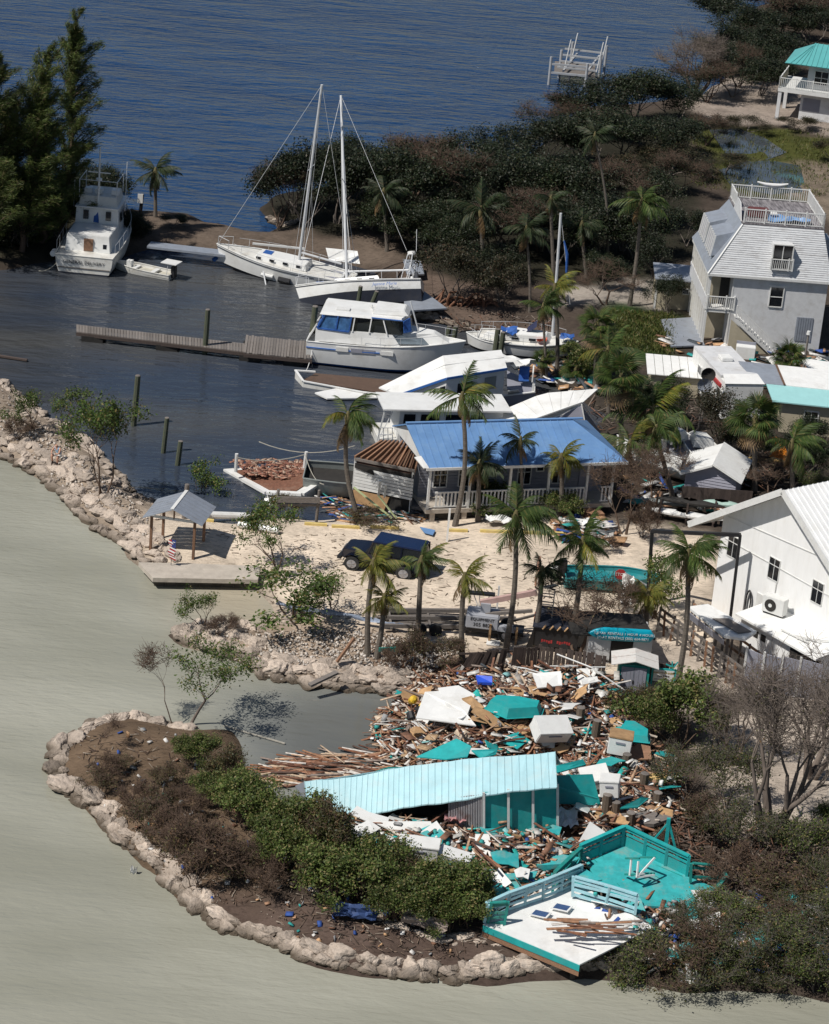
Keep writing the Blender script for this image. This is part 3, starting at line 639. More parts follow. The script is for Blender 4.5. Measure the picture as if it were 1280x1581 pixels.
# ---- trailers and roofs behind ----
t = thing('camper_trailer', 'white travel trailer with red awning box seen end on among palms', 'trailer', G(1112, 654), R(13))
MB().box(0, 2.3, 0, 6.2, .3, 2.45).build('body', m_white, t)
MB().slab([(-.05,-.05,2.45),(2.35,-.05,2.45),(2.2,.9,2.72),(.1,.9,2.72)], .04).build('front_cap', m_white, t); MB().box(0, 2.3, .9, 6.2, 2.45, 2.62).build('roof', m_wash2, t)
MB().box(.8, 1.5, 3.3, 4.1, 2.62, 2.85).build('roof_vent', m_white, t, bevel=.04); MB().box(-.12, -.01, .6, 3.0, 2.0, 2.2).build('awning_box', m_red, t)
for y in (.6, 2.2, 4.2): win(t, (0, y+.7, 1.3), (0,-1,0), .7, .6, (-1,0,0), m_trim, 1, 1)
MB().box(-.03,0,1.5,2.1,.5,2.1).build('door', m_trim, t); [MB().cyl((x,2.8,.32), .32, .2, 14, 'x').build('wheel', m_black, t) for x in (-.02, 2.12)]
for i, (a, b) in enumerate(((1083,652),(1078,664))):
    q = thing('satellite_dish', ['dark satellite dish, the upper of two beside the travel trailer', 'dark satellite dish, the lower of two beside the travel trailer'][i], 'dish', G(a, b))
    hh = 3.0-i*.2; MB().tube([(0,0,0),(0,0,hh)], .05, 6).build('mast', m_greywood, q)
    MB().loft([[(r*math.cos(a2), -.3+dd, hh+r*math.sin(a2)) for a2 in np.linspace(0, 2*math.pi, 16, endpoint=False)] for r, dd in ((.02,.15),(.25,.08),(.42,-.02))], cap=False).build('dish', m_mill if i else m_dark, q, smooth=True)
t = thing('white_roof_shed', 'low shed with flat white corrugated roof left of the travel trailer', 'shed', G(1003, 610), R(0))
MB().box(0, 2.8, 0, 2.2, -.1, 1.3).build('wall', m_beige, t)
for k in range(7): MB().slab([(-.3+k*.5,-.2,1.34),(.17+k*.5,-.2,1.34),(.17+k*.5,2.5,1.7),(-.3+k*.5,2.5,1.7)], .05, ext=(0,0,.05)).build('roof_panel', m_white, t)
MB().box(.6,1.0,-.03,0,.3,1.0).build('window', m_glass, t)
t = thing('turquoise_edged_house', 'long low house with grey, white and turquoise roof panels at the right edge', 'house', G(1186, 664), R(-3))
MB().box(.6, 9, 0, 3.8, -.2, 1.75).build('wall', m_beige, t)
MB().slab([(0,-.3,1.8),(9,-.3,1.8),(9,1.3,2.25),(-.35,1.3,2.25)], .08, ext=(0,0,.07)).build('turquoise_roof', mat('pale_turquoise_roof', (.30,.55,.55), .5, .05, 2), t)
MB().slab([(.7,1.3,2.3),(9,1.3,2.3),(9,4,2.6),(.3,4,2.6)], .08, ext=(0,0,.06)).build('white_roof', m_white, t)
MB().slab([(-1.0,1.3,2.27),(.66,1.3,2.3),(.26,4.0,2.6),(-1.9,4.0,2.6)], .08, ext=(0,0,.05)).build('grey_roof', m_mill, t)
MB().beam((.68,1.25,2.4), (.28,4,2.7), .12, .03).build('rusty_joint', m_wood, t); win(t, (1.9,0,.6), (1,0,0), .8, .8, (0,-1,0))
t = thing('lean_roof', 'small white pitched lean-to roof beyond the long low house', 'roof', G(1255, 618), R(-8))
MB().box(.2, 5, .3, 2.2, -.1, 1.2).build('wall', m_greywood, t); MB().slab([(0,0,1.2),(5,0,1.2),(5,2.4,1.6),(-1.0,2.4,1.7)], .07, ext=(0,0,.07)).build('roof', m_white, t)
t = thing('gable_shed', 'small pale lavender lap sided shed with white gable roof behind the brown fence', 'shed', G(1054, 768), R(-14))
m_lav = mat('lavender_siding', (.33,.33,.39), .6, .05, 3)
pr = [(0,0,-.1),(2.7,0,-.1),(2.7,0,1.5),(1.35,0,2.1),(0,0,1.5)]
MB().loft([pr, [(x,3,z) for x,_,z in pr]]).build('wall', m_lav, t)
for k in range(12):
    z = .05+k*.165; x0 = 0 if z < 1.4 else (z-1.38)/.6*1.35; x1 = 2.7-x0
    if x1-x0 > .2: MB().slab([(x0,-.035,z),(x1,-.035,z),(x1-(.1 if z>1.4 else 0),-.012,z+.14),(x0+(.1 if z>1.4 else 0),-.012,z+.14)], .01).build('siding_board', m_lav, t)
for s in (0, 1):
    MB().slab([(1.35,-.35,2.2),(1.35,3.3,2.2),((-.3 if s else 3.0),3.3,1.42),((-.3 if s else 3.0),-.35,1.42)], .1).build('roof_slope', m_white, t)
# brown board fence by it
t = thing('brown_fence', 'dark brown board fence below the lavender shed', 'fence', (0, 0, 0))
A_, B_ = G(1052, 782), G(1160, 790)
for k in range(26):
    q = lerp(A_, B_, k/26); MB().beam(q, q+Vector((0,0,1.15)), .16, .03, upv=(0,1,0)).build('fence_board', m_darkwood, t)
# ---- picnic shelter on the point ----
t = thing('picnic_shelter', 'open picnic shelter with ribbed grey metal gable roof on the rocky point', 'shelter', G(232, 854), R(-9))
for x, y in ((0,0),(2.15,-.05),(.15,1.6),(2.2,1.6)): MB().box(x-.06, x+.06, y-.06, y+.06, -.3, 1.95).build('post', m_wood, t)
for s in (0, 1):
    for k in range(7):
        y0 = -.45+k*.37; xe = (-.35 if s == 0 else 2.6)
        MB().slab([(1.1,y0,2.62),(1.1,y0+.34,2.62),(xe,y0+.34,1.98),(xe,y0,1.98)], .04).build('roof_panel', m_mill, t)
MB().beam((1.1,-.45,2.64), (1.1,2.12,2.64), .16, .04).build('ridge_cap', m_trim, t)
for y in (0, 1.6): MB().beam((-.25,y,1.95), (2.5,y,1.95), .07, .12).build('tie_beam', m_trim, t); MB().beam((1.1,y,1.95), (1.1,y,2.55), .07).build('king_post', m_wood, t)
e = thing('dock_slab', 'pale concrete dock slab along the edge of the rocky point', 'dock', (0, 0, 0))
pts = [(214,868),(226,881),(236,892),(398,895),(403,874),(300,870)]
MB().slab([P(a, b, .62) for a, b in pts], .2, ext=(0,0,-.22)).build('deck', m_conc, e)
f = MB(); 
for i in range(9):
    a = lerp(P(238,893,.4), P(396,896,.4), i/9); b = lerp(P(238,893,.4), P(396,896,.4), (i+.96)/9)
    MB().slab([a+Vector((0,.04,-.02)), b+Vector((0,.04,-.02)), b+Vector((0,.04,-1)), a+Vector((0,.04,-1))], .12, ext=(0,.15,0)).build('face_block', mat('stained_concrete', (.12,.10,.08), .9, .3, 2, dirt=.4, dirtcol=(.3,.27,.23)), e)
e = thing('striped_flag', 'small american flag hanging from a staff at the shelter edge', 'flag', P(264, 872, .65))
MB().tube([(0,0,0),(.05,0,1.35)], .02, 5).build('staff', m_greywood, e)
for k in range(13):
    z = 1.32-k*.075; MB().slab([(-.12-.06*math.sin(k*.9),0,z),(.18-.06*math.sin(k*.9),-.06,z-.1),(.17-.05*math.sin(k*.9+.8),-.06,z-.17),(-.13-.05*math.sin(k*.9+.8),0,z-.07)], .01).build('stripe', m_red if k % 2 == 0 else m_white, e)
MB().slab([(.0,-.03,1.33),(.2,-.08,1.3),(.19,-.08,.9),(-.0,-.03,.93)], .012).build('canton', mat('navy_cloth', (.03,.05,.2), .8), e)
MB().slab([(.05,-.09,1.25),(.16,-.1,1.22),(.16,-.1,1.18),(.05,-.09,1.21)], .004).build('stars', m_white, e)
# ---- boat lift far out ----
t = thing('boat_lift', 'white steel boat lift on pilings standing in the open water', 'boat lift', P(847, 131, 0), R(-2))
m_lift = mat('lift_grey_paint', (.36,.37,.38), .6, .1, 3, dirt=.3, dirtcol=(.25,.22,.2))
for x, y, h_ in ((0,0,2.6),(3.35,0,2.3),(.9,3.6,2.6),(4.6,3.3,2.6),(1.9,7.4,2.7),(5.1,6.6,2.8)): MB().tube([(x,y,-.5),(x,y,h_)], .13, 8).build('piling', m_lift, t)
for x, y in ((1.3,2.2),(1.9,5.6),(4.3,2.4),(4.7,5.4)): MB().tube([(x,y,1.1),(x+.35,y,3.9)], .06, 6).build('guide_post', m_trim, t)
for z in (1.15, 1.95): MB().beam((.1,0,z), (3.35,0,z), .18).build('cross_beam', m_lift, t)
for k in range(4): MB().beam((.6+k*.2,1.0+k*1.7,1.5+.25*k), (4.2+k*.25,.9+k*1.6,1.5+.25*k), .15).build('cross_beam', m_lift, t)
for x in (1.2, 3.3): MB().beam((x,.2,1.35), (x+1.2,6.8,1.75), .16).build('bunk', m_lift, t)
MB().box(.4,4.2,1.0,6.2,.85,1.0).build('platform', m_greywood, t)
# ================= THE WRECKED WATERFRONT BUILDING =================
t = thing('collapsed_building', 'collapsed building with long pale cyan metal roof and teal wall panels', 'building ruin', (0, 0, 0))
topl = [(470,1207,2.0),(560,1195,2.5),(640,1181,3.1),(745,1170,3.7),(857,1161,4.2)]
bot = [(474,1241,1.35),(556,1259,1.4),(640,1245,2.2),(745,1229,3.0),(860,1214,3.5)]
def pl(L3, f):
    x = f*(len(L3)-1); i = min(int(x), len(L3)-2); u = x-i
    return tuple(lerp(L3[i][k], L3[i+1][k], u) for k in range(3))
NP = 40
wz = lambda f, e: Vector((0, 0, .022*math.sin(f*17+e)+.010*math.sin(f*61+e*2)))
for k in range(NP):
    a, b = k/NP, (k+1)/NP-.0012
    MB().slab([P(*pl(bot, a))+wz(a,0)*1.6, P(*pl(bot, b))+wz(b,0)*1.6, P(*pl(topl, b))+wz(b,2), P(*pl(topl, a))+wz(a,2)], .05, ext=(0,0,-.05)).build('roof_panel', m_cyan, t)
f = MB(); [f.beam(P(*pl(bot, k/NP))+wz(k/NP,0)*1.6+Vector((0,0,.01)), P(*pl(topl, k/NP))+wz(k/NP,2)+Vector((0,0,.01)), .018, .022) for k in range(NP+1)]; f.build('roof_seam', m_cyan, t)
MB().slab([P(470,1207,2.0), P(478,1243,1.3), P(462,1232,1.2), P(457,1213,1.6)], .04).build('bent_roof_end', m_mill, t)
# back slope so the roof is a real roof
MB().slab([P(*topl[0])+Vector((0,0,-.02)), P(*topl[2])+Vector((0,0,-.02)), P(*topl[4])+Vector((0,0,-.02)), P(*topl[4])+Vector((.4,1.6,-1.3)), P(*topl[0])+Vector((.3,1.2,-1.0))], .05, ext=(0,0,-.05)).build('roof_back', m_cyan, t)
# wall below eave
def wq(x0, x1, yt0, yt1, yb0, yb1, off=0.0):
    o = Vector((0, -off, 0))
    b0 = P(x0, yb0, 1.0)+o; b1 = P(x1, yb1, 1.0)+o
    return b0, b1, PY(x1, yt1, b1.y), PY(x0, yt0, b0.y)
MB().slab(list(wq(745, 862, 1224, 1210, 1299, 1293)), .1, ext=(0,.15,0)).build('teal_wall', m_teal, t)
q = wq(692, 745, 1232, 1226, 1290, 1299)
MB().slab(list(q), .05, ext=(0,.1,0)).build('corrugated_wall', m_rust, t)
f = MB()
for k in range(14):
    u = (k+.5)/14; a = lerp(q[0], q[1], u); b = lerp(q[3], q[2], u); f.beam(a+Vector((0,-.02,0)), b+Vector((0,-.02,0)), .06, .04)
f.build('corrugation', m_rust, t)
for x, a, b in ((745,1224,1300),(783,1219,1299),(821,1214,1297),(859,1211,1293)):
    u = wq(x, x+4, a, a, b, b, .06); MB().slab(list(u), .05, ext=(0,.06,0)).build('batten', m_trim, t)
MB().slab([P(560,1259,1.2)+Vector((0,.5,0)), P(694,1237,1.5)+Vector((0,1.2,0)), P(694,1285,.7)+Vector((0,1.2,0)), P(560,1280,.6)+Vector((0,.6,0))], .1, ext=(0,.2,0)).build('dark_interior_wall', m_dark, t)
# teal canopy roof on the right
e = thing('teal_canopy', 'sagging teal sheet roof right of the cyan roofed ruin', 'canopy', (0, 0, 0))
MB().slab([P(858,1197,2.8), P(915,1195,2.8), P(927,1241,1.6), P(858,1238,1.7)], .08, ext=(0,0,-.08)).build('sheet', m_teal, e)
MB().beam(P(858,1215,2.6), P(922,1233,1.9), .07).build('crease', m_teal, e)
MB().beam(P(868,1238,1.6), P(868,1262,.9), .1).build('post', m_wood, e)
# white terrace deck
def slat_rail(name, label, pts, h=1.0, m=None, n=4, pb=1.15, kick=0):
    e = thing(name, label, 'railing', (0, 0, 0)); m = m or m_cyanw
    for i in range(len(pts)-1):
        a, b = pts[i], pts[i+1]; L_ = (b-a).length; k = max(1, round(L_/pb))
        for j in range(k+1):
            q = lerp(a, b, j/k); MB().beam(q, q+Vector((.07*math.sin(q.x*7+j),.06*math.sin(q.x*3),h)), .1).build('post', m, e)
        for r in range(n):
            z = Vector((0,0,h*(r+.7)/(n)-.05)); z2 = z+Vector((0,0,.07*math.sin(a.x*5+r*2.1))); MB().beam(a+z, b+z2, .04, .11).build('rail_slat', m, e)
        MB().beam(a+Vector((0,0,h+.02)), b+Vector((0,0,h+.02)), .14, .05).build('handrail', m, e)
    return e
zt = 1.25
T = lambda x, y, z=zt: P(x, y, z)
t = thing('white_terrace', 'tilted terrace floor painted white with teal edge boards', 'deck', (0, 0, 0))
corners = [T(746,1427), T(895,1489,1.0), T(1010,1432), T(890,1362), T(838,1370)]
MB().slab(corners, .06, ext=(0,0,-.06)).build('floor', m_white, t)
a, b = corners[0], corners[1]
MB().slab([a+Vector((0,-.03,-.03)), b+Vector((0,-.03,-.03)), b+Vector((0,-.03,-.28)), a+Vector((0,-.03,-.28))], .05, ext=(0,.05,0)).build('edge_board', m_teal, t)
MB().slab([a+Vector((0,.0,-.28)), b+Vector((0,.0,-.28)), b+Vector((0,.0,-.5)), a+Vector((0,.0,-.5))], .05, ext=(0,.08,0)).build('under_beam', m_wood, t)
for k in range(7):
    q = lerp(a, b, (k+.5)/7)+Vector((.1,.5,-.5)); MB().beam(q, q-Vector((0,0,.6)), .2).build('pier', m_darkwood, t)
for x, y in ((808,1427-27),(838,1404)):
    pass
for i, (x, y) in enumerate(((817,1413),(850,1403))):
    q = T(x, y, zt+.03); d1 = Vector((.62,-.16,0)); d2 = Vector((.2,.42,0))
    MB().slab([q, q+d1, q+d1+d2, q+d2], .03, ext=(0,0,.035)).build('loose_window', m_white); o_ = bpy.context.view_layer.objects; ob = COL.objects[-1]
    tag(ob, ['glazed window sash lying flat on the white terrace, nearer the left rail', 'glazed window sash lying flat on the white terrace, the one farther right'][i], 'window')
    MB().slab([q+d1*.1+d2*.1+Vector((0,0,.04)), q+d1*.9+d2*.1+Vector((0,0,.04)), q+d1*.9+d2*.9+Vector((0,0,.04)), q+d1*.1+d2*.9+Vector((0,0,.04))], .01).build('pane', mat('blue_pane', (.05,.09,.2), .2), ob)
slat_rail('left_terrace_rail', 'pale blue slatted railing along the left edge of the white terrace', [T(748,1424), T(782,1408,zt), T(838,1388), T(895,1364)], .78)
bpy.data.objects['left_terrace_rail'].name = 'slat_railing'
slat_rail('slat_railing', 'bowed pale blue railing between white terrace and teal terrace', [T(884,1384,zt+.05), T(935,1398,zt+.05), T(980,1412,zt+.05)], .82, m_cyanw, 4)
slat_rail('slat_railing', 'short teal railing at the back left corner of the white terrace', [T(752,1432,zt-.2), T(778,1430,zt-.1)], 1.0, m_tealdark)
slat_rail('slat_railing', 'weathered teal railing running behind the loose teal sheets', [T(853,1378), T(880,1352), T(893,1340,zt)], .85, m_tealdark, 3)
# teal terrace with solid sides
t = thing('teal_terrace', 'teal painted terrace with solid slatted side walls, sagging to the right', 'deck', (0, 0, 0))
K = [T(905,1332,1.25), T(962,1304,1.56), T(1060,1352,1.3), T(1112,1374,1.1), T(1075,1402,1.0), T(985,1398,1.15), T(930,1372,1.2)]
MB().slab(K, .08, ext=(0,0,-.08)).build('floor', m_teald, t)
for i in range(4): MB().beam(lerp(K[0],K[1],.2+.2*i)+Vector((0,0,.01)), lerp(K[6],K[2],.2+.25*i)+Vector((0,0,.01)), .03, .01).build('floor_joint', m_tealdark, t)
def sidewall(a, b, h, solid):
    z = Vector((0,0,1)); n = max(2, round((b-a).length/.95))
    MB().slab([a, b, b+z*solid, a+z*solid], .06, ext=(0,.07,0)).build('kick_board', m_teal, t)
    for j in range(n+1): q = lerp(a, b, j/n); MB().beam(q-z*.2, q+z*h, .11).build('post', m_teal, t)
    for r in (solid+.12, solid+.3): MB().beam(a+z*r, b+z*r, .04, .09).build('rail_slat', m_teal, t)
    MB().beam(a+z*h, b+z*h, .17, .06).build('handrail', m_teal, t)
sidewall(T(893,1335,1.2), T(960,1306,1.55), .85, .4); sidewall(T(961,1305,1.55), T(1060,1352,1.3), .85, .42)
e = slat_rail('slat_railing', 'collapsed teal railing curling round the right end of the teal terrace', [T(1066,1362,1.3), T(1108,1366,1.1), T(1117,1382,1.0), T(1104,1398,.9)], .8, m_tealdark, 2, .8)
e = thing('white_chair_frame', 'overturned teal and white stool with crossed rungs on the teal terrace', 'stool', T(965,1350,1.45), rot=(R(70),R(8),R(30)))
f = MB()
for x, y in ((0,0),(.7,0),(0,.6),(.7,.6)): MB().beam((x,y,0), (x+.1,y+.1,.75), .07).build('leg', m_tealdark, e)
for z in (.3,.75): MB().beam((0,0,z),(.8,.05,z),.06).build('rung', m_white, e); MB().beam((0,0,z),(.05,.6,z),.06).build('rung', m_white, e)
MB().beam((0,0,.75),(.8,.7,.75),.06).build('rung', m_white, e)
e = thing('teal_post_brace', 'teal braced post standing behind the teal terrace wall', 'post', T(1028,1352,1.2))
MB().beam((0,1,0),(-.05,1,1.9),.13).build('post', m_teal, e); MB().beam((-.05,1,1.8),(.5,1,.2),.09).build('brace', m_teal, e); MB().beam((-.05,1,1.7),(-.9,1,.3),.06).build('brace', m_teal, e)
# bench like teal box on the debris
def hexbox(label, pts, z, h, m, cat='tub', name='upturned_tub'):
    e = thing(name, label, cat, (0, 0, 0)); pb = [P(x, y, z) for x, y in pts]; c = sum(pb, Vector())/len(pb)
    ptop = [lerp(p, c, .16)+Vector((0,0,h)) for p in pb]
    MB().loft([pb, ptop]).build('shell', m, e)
    MB().loft([[p+Vector((0,0,.0)) for p in pb], [lerp(p, c, -.05)+Vector((0,0,.05)) for p in pb]]).build('rim', m, e); return e
hexbox('teal upturned skiff shaped tub on the upper part of the heap', [(748,1096),(782,1111),(834,1108),(838,1096),(800,1088),(760,1086)], 2.0, .45, m_teal)
hexbox('teal box lid lying tilted against the bush, right of the heap', [(957,1128),(975,1146),(1002,1149),(1003,1136),(978,1121),(962,1120)], 2.0, .3, m_teal, 'box', 'teal_box')
def appliance(label, px, py, z, w, d, h, rot, m=None, lid=None, name='chest_freezer', cat='appliance'):
    e = thing(name, label, cat, P(px, py, z+.3), rot=rot); MB().box(-w/2, w/2, -d/2, d/2, 0, h).build('cabinet', m or m_white, e, bevel=.03)
    MB().box(-w/2-.02, w/2+.02, -d/2-.02, d/2+.02, h, h+.08).build('lid', lid or m_trim, e, bevel=.015)
    MB().box(-w*.2, w*.2, -d/2-.035, -d/2-.005, h*.72, h*.82).build('handle', m_grey, e); return e
appliance('white square chest cooler with brown stained top, under the teal box lid', 955, 1160, 1.6, .95, .8, .75, (0,.06,R(-6)), lid=m_ply)
appliance('white chest freezer tipped on its side in the middle of the heap', 846, 1133, 1.7, 1.5, .9, .6, (.5,.1,R(25)))
appliance('grey white ribbed cooler lying right of the cyan roofed ruin', 918, 1208, 1.6, 1.1, .8, .5, (.35,-.2,R(12)))
appliance('small white cube shaped cooler standing between dock posts', 942, 1226, 1.7, .75, .7, .65, (0,-.12,R(-8)))
appliance('white box unit with dark switch plate below the big white sheets', 646, 1322, 1.3, 1.5, .7, .6, (.1,0,R(-4)), name='kitchen_cabinet', cat='cabinet')
appliance('low white cabinet leaning in brown boards right of the box unit', 700, 1333, 1.2, 1.2, .6, .4, (.1,.12,R(-12)), name='kitchen_cabinet', cat='cabinet')
# ---- sheds near the fence ----
t = thing('rental_shed', 'low white walled rental shed with dark flat roof behind the board fence', 'shed', G(905, 1024), R(4))
MB().box(0, 2.85, 0, 1.9, -.1, 1.35).build('wall', m_wash2, t); MB().slab([(-.8,-.1,1.38),(2.95,-.1,1.38),(2.6,2.2,1.5),(-.9,2.2,1.5)], .06, ext=(0,0,.06)).build('roof', m_dark, t)
MB().box(1.0, 2.0, -.02, -.002, .1, 1.2).build('doorway', m_dark, t)
s = thing('kayak_sign', 'bright blue kayak shaped rental sign with white lettering on the shed', 'sign', world_on(t, (1.42, -.12, 1.55)), R(4))
NS = 14; rings = []
for i in range(NS+1):
    u = i/NS; x = -1.5+3.0*u; h_ = .30*(min(1, u/.22)**.6)*(min(1, (1-u)/.08)**.5)+.004
    rings.append([(x, -.09*math.cos(a)*max(.15, h_/.3)-.02, h_*math.sin(a)) for a in np.linspace(-math.pi/2, math.pi/2, 7)]+[(x, .06, h_), (x, .06, -h_)])
MB().loft(rings).build('hull', mat('kayak_blue', (.0,.30,.42), .35, .05, 3), s, smooth=True)
text(s, 'KAYAK RENTALS 1 HOUR 4 HOURS', .172, (.1, -.125, .085), (R(90), 0, 0), m_white); text(s, 'BOAT RENTALS (305) 664-9871', .172, (.05, -.125, -.12), (R(90), 0, 0), m_white)
for x in (-1.12, -.9): MB().cyl((x, -.07, .02), .05, -.03, 8, 'y').build('rivet', m_white, s)
t = thing('tool_shed', 'small tool shed with rusty white gable roof, grey doors and teal sides', 'shed', G(951, 1068), R(-2))
MB().box(0, 1.35, 0, 1.1, -.1, 1.35).build('wall', m_tealdark, t)
for s_ in (0, 1):
    xe = -.35 if s_ == 0 else 1.72
    for k in range(2): MB().slab([(.68,-.22+k*.72,1.62),(.68,.46+k*.72,1.62),(xe,.46+k*.72,1.36),(xe,-.22+k*.72,1.36)], .04, ext=(0,0,.03)).build('roof_sheet', mat('rusty_white_sheet', (.6,.58,.55), .6, .08, 3, dirt=.5, dirtcol=(.25,.12,.06), dscale=3), t)
for k in range(2): MB().box(.12+k*.56, .66+k*.56, -.03, -.002, .02, 1.25).build('door', m_grey, t)
f = MB(); [f.box(.15+k*.18, .165+k*.18, -.04, -.03, .02, 1.25) for k in range(6)]; f.build('door_rib', m_grey, t)
MB().box(.64,.7,-.06,-.04,.5,.65).build('handle', m_dark, t)
e = thing('guide_sign', 'small white sign with yellow lettering and teal frame right of the tool shed', 'sign', G(1022, 1062), R(0))
MB().box(-.45, .45, 0, .05, .3, .85).build('board', m_trim, e); MB().box(-.5, .5, .01, .06, .85, .93).build('frame_top', m_teal, e)
[MB().box(x-.04, x+.04, .01, .07, -.1, .93).build('post', m_teal, e) for x in (-.5, .5)]
text(e, 'BOAT TOUR GUIDE', .105, (0, -.008, .72), (R(90), 0, 0), mat('sign_ochre', (.42,.26,.03), .7)); f = MB(); [f.box(-.25+k*.075, -.195+k*.075, -.006, 0, .53, .60) for k in range(7)]; f.build('worn_print', m_darkwood, e); MB().box(-.4,.4,-.006,0,.40,.42).build('rule', m_darkwood, e)
MB().beam((.35,.03,.93), (.55,.03,1.3), .05).build('bird_wing', m_teal, e); MB().beam((.3,.03,1.05), (.05,.03,1.15), .05).build('bird_wing', m_teal, e); MB().beam((.35,.03,.93), (.3,.03,1.3), .06).build('bird_body', m_teal, e)
# board fence
def board_fence(label, pts, h, lean, seed, w_=.17, skip=()):
    e = thing('board_fence', label, 'fence', (0, 0, 0)); rg = random.Random(seed); c = 0
    for i in range(len(pts)-1):
        a, b = G(*pts[i]), G(*pts[i+1]); n = max(1, int((b-a).length/w_))
        for j in range(n):
            if c in skip: c += 1; continue
            q = lerp(a, b, j/n); q.z = gz(q.x, q.y)-.1; ln = lean(c/60)
            me_ = MB().beam((0,0,0), (0,0,h+rg.uniform(-.05,.05)), w_*.93, .035, upv=(0,1,0)).build('fence_board', m_darkwood, e)
            me_.location = q; d_ = b-a; me_.rotation_euler = (rg.uniform(-.03,.03), ln+rg.uniform(-.015,.015), math.atan2(d_.y, d_.x)); c += 1
        for z_ in (.3, h*.8): MB().beam(a+Vector((0,.06,z_)), b+Vector((0,.06,z_)), .05, .09).build('fence_rail', m_darkwood, e)
    return e

board_fence('dark brown board fence leaning at its left end behind the debris heap', [(706,1046),(760,1044),(830,1038),(880,1045),(935,1058)], 1.4, lambda u: max(0, .42-u*1.6), 4, skip=(9,12,13))
board_fence('short dark board fence right of the rental shed', [(1000,1052),(1040,1052)], 1.0, lambda u: 0, 8)
# pipe frame sticking up through debris
e = thing('pipe_frame', 'bent white pipe frame of a bimini standing on the upper heap', 'frame', (0, 0, 0))
def pf(*pp, r=.03): MB().tube([P(*q) for q in pp], r, 6).build('pipe', m_trim, e)
pf((797,1050,1.6),(800,1012+18,2.2),(812,1014+18,2.3)); pf((806,1050,1.7),(812,1032,2.3),(858,1046,2.1),(858,1062,1.6)); pf((816,1038,2.1),(838,1042,2.2),(838,1060,1.5)); pf((858,1046,2.1),(840,1040,2.2))
e = thing('fallen_pole', 'long thin white pole fallen from the fence down to the bush', 'pole', (0, 0, 0))
MB().tube([P(860,1010,2.6), P(912,1030,2.4), P(965,1066,1.6)], .035, 6).build('pole', m_trim, e); MB().tube([P(912,1030,2.4), P(935,1030,2.4)], .03, 6).build('cross_pole', m_trim, e)
# ================= BOATS, DOCKS, VEHICLES =================
m_hull = mat('boat_white', (.72,.72,.70), .35, .05, 1.5, dirt=.45, dirtcol=(.45,.42,.36), dscale=1.0)
m_hullg = mat('boat_white_stained', (.62,.61,.57), .5, .07, 2, dirt=.6, dirtcol=(.33,.29,.22))
m_bottom = mat('dark_antifouling', (.018,.022,.035), .6, .2, 3, dirt=.3, dirtcol=(.08,.07,.06))
m_bluestripe = mat('blue_stripe', (.03,.12,.38), .4, .1, 3)
m_canvas = mat('blue_canvas', (.02,.09,.32), .7, .2, 3, bump=.5, bscale=6)
m_bluewin = mat('blue_clear_vinyl', (.05,.13,.28), .15, .4, 3)
m_alu = mat('aluminium_spar', (.55,.56,.57), .4, .05, 3)
m_greyhull = mat('dull_grey_hull', (.24,.26,.25), .5, .12, 1.2, dirt=.5, dirtcol=(.14,.14,.12))
m_rope = mat('rope', (.35,.33,.28), .9)
def hull_rings(L, B, fs, fb, dr, tr=.8, n=16, fine=2.2, wl=.02):
    rs = []
    for i in range(n+1):
        u = i/n
        b = B/2*(tr+(1-tr)*math.sin(math.pi*min(u, .5))) if u < .5 else B/2*max(.015, 1-((u-.5)/.5)**fine)
        s = lerp(fs, fb, u*u); k = dr*(1-max(0, (u-.45)/.55)**2.5); x = -L/2+L*.93*u
        def pt(y, z): 
            t = max(0, (z+dr)/(s+dr)); return Vector((x+L*.07*u**3*t*1.0+0*z, y, z))
        rs.append([pt(b, s), pt(b*.97, (s+wl)*.5), pt(b*.88, wl), pt(b*.62, -k*.6), pt(0, -k), pt(-b*.62, -k*.6), pt(-b*.88, wl), pt(-b*.97, (s+wl)*.5), pt(-b, s)])
    return rs
def add_hull(t, L, B, fs, fb, dr, m1, m2, tr=.8, fine=2.2, deck=None, drop=.06, stripe=None, cockpit=None, wl=.02):
    rs = hull_rings(L, B, fs, fb, dr, tr, fine=fine, wl=wl)
    a = MB().loft([r[:3] for r in rs], closed=False, cap=False); a.loft([r[6:] for r in rs], closed=False, cap=False)
    r = rs[0]; a.add([r[0],r[1],r[2],r[6],r[7],r[8]], [(0,1,2,3,4,5)])
    h = a.build('topsides', m1, t, smooth=True)
    b = MB().loft([r[2:7] for r in rs], closed=False, cap=False); b.add(rs[0][2:7], [(0,1,2,3,4)]); b.build('bottom', m2, t, smooth=True)
    d = MB(); V = []
    for r in rs: V += [Vector((r[0].x, r[0].y*.97, r[0].z-drop)), Vector((r[0].x, 0, r[0].z-drop+.05*B*.3)), Vector((r[8].x, r[8].y*.97, r[8].z-drop))]
    F = []
    for i in range(len(rs)-1): F += [(3*i, 3*i+1, 3*i+4, 3*i+3), (3*i+1, 3*i+2, 3*i+5, 3*i+4)]
    d.add(V, F); d.build('deck', deck or m1, t)
    g = MB(); g.tube([r[0] for r in rs], .035, 5); g.tube([r[8] for r in rs], .035, 5); g.tube([rs[0][0], rs[0][8]], .035, 5)
    g.build('gunwale', m1, t)
    if stripe:
        s = MB()
        for sd_ in (0, 8):
            s.tube([lerp(r[sd_], r[1 if sd_ == 0 else 7], .3)+Vector((0, .015 if sd_ == 0 else -.015, 0)) for r in rs], .03, 4)
        s.build('stripe', stripe, t)
    return rs
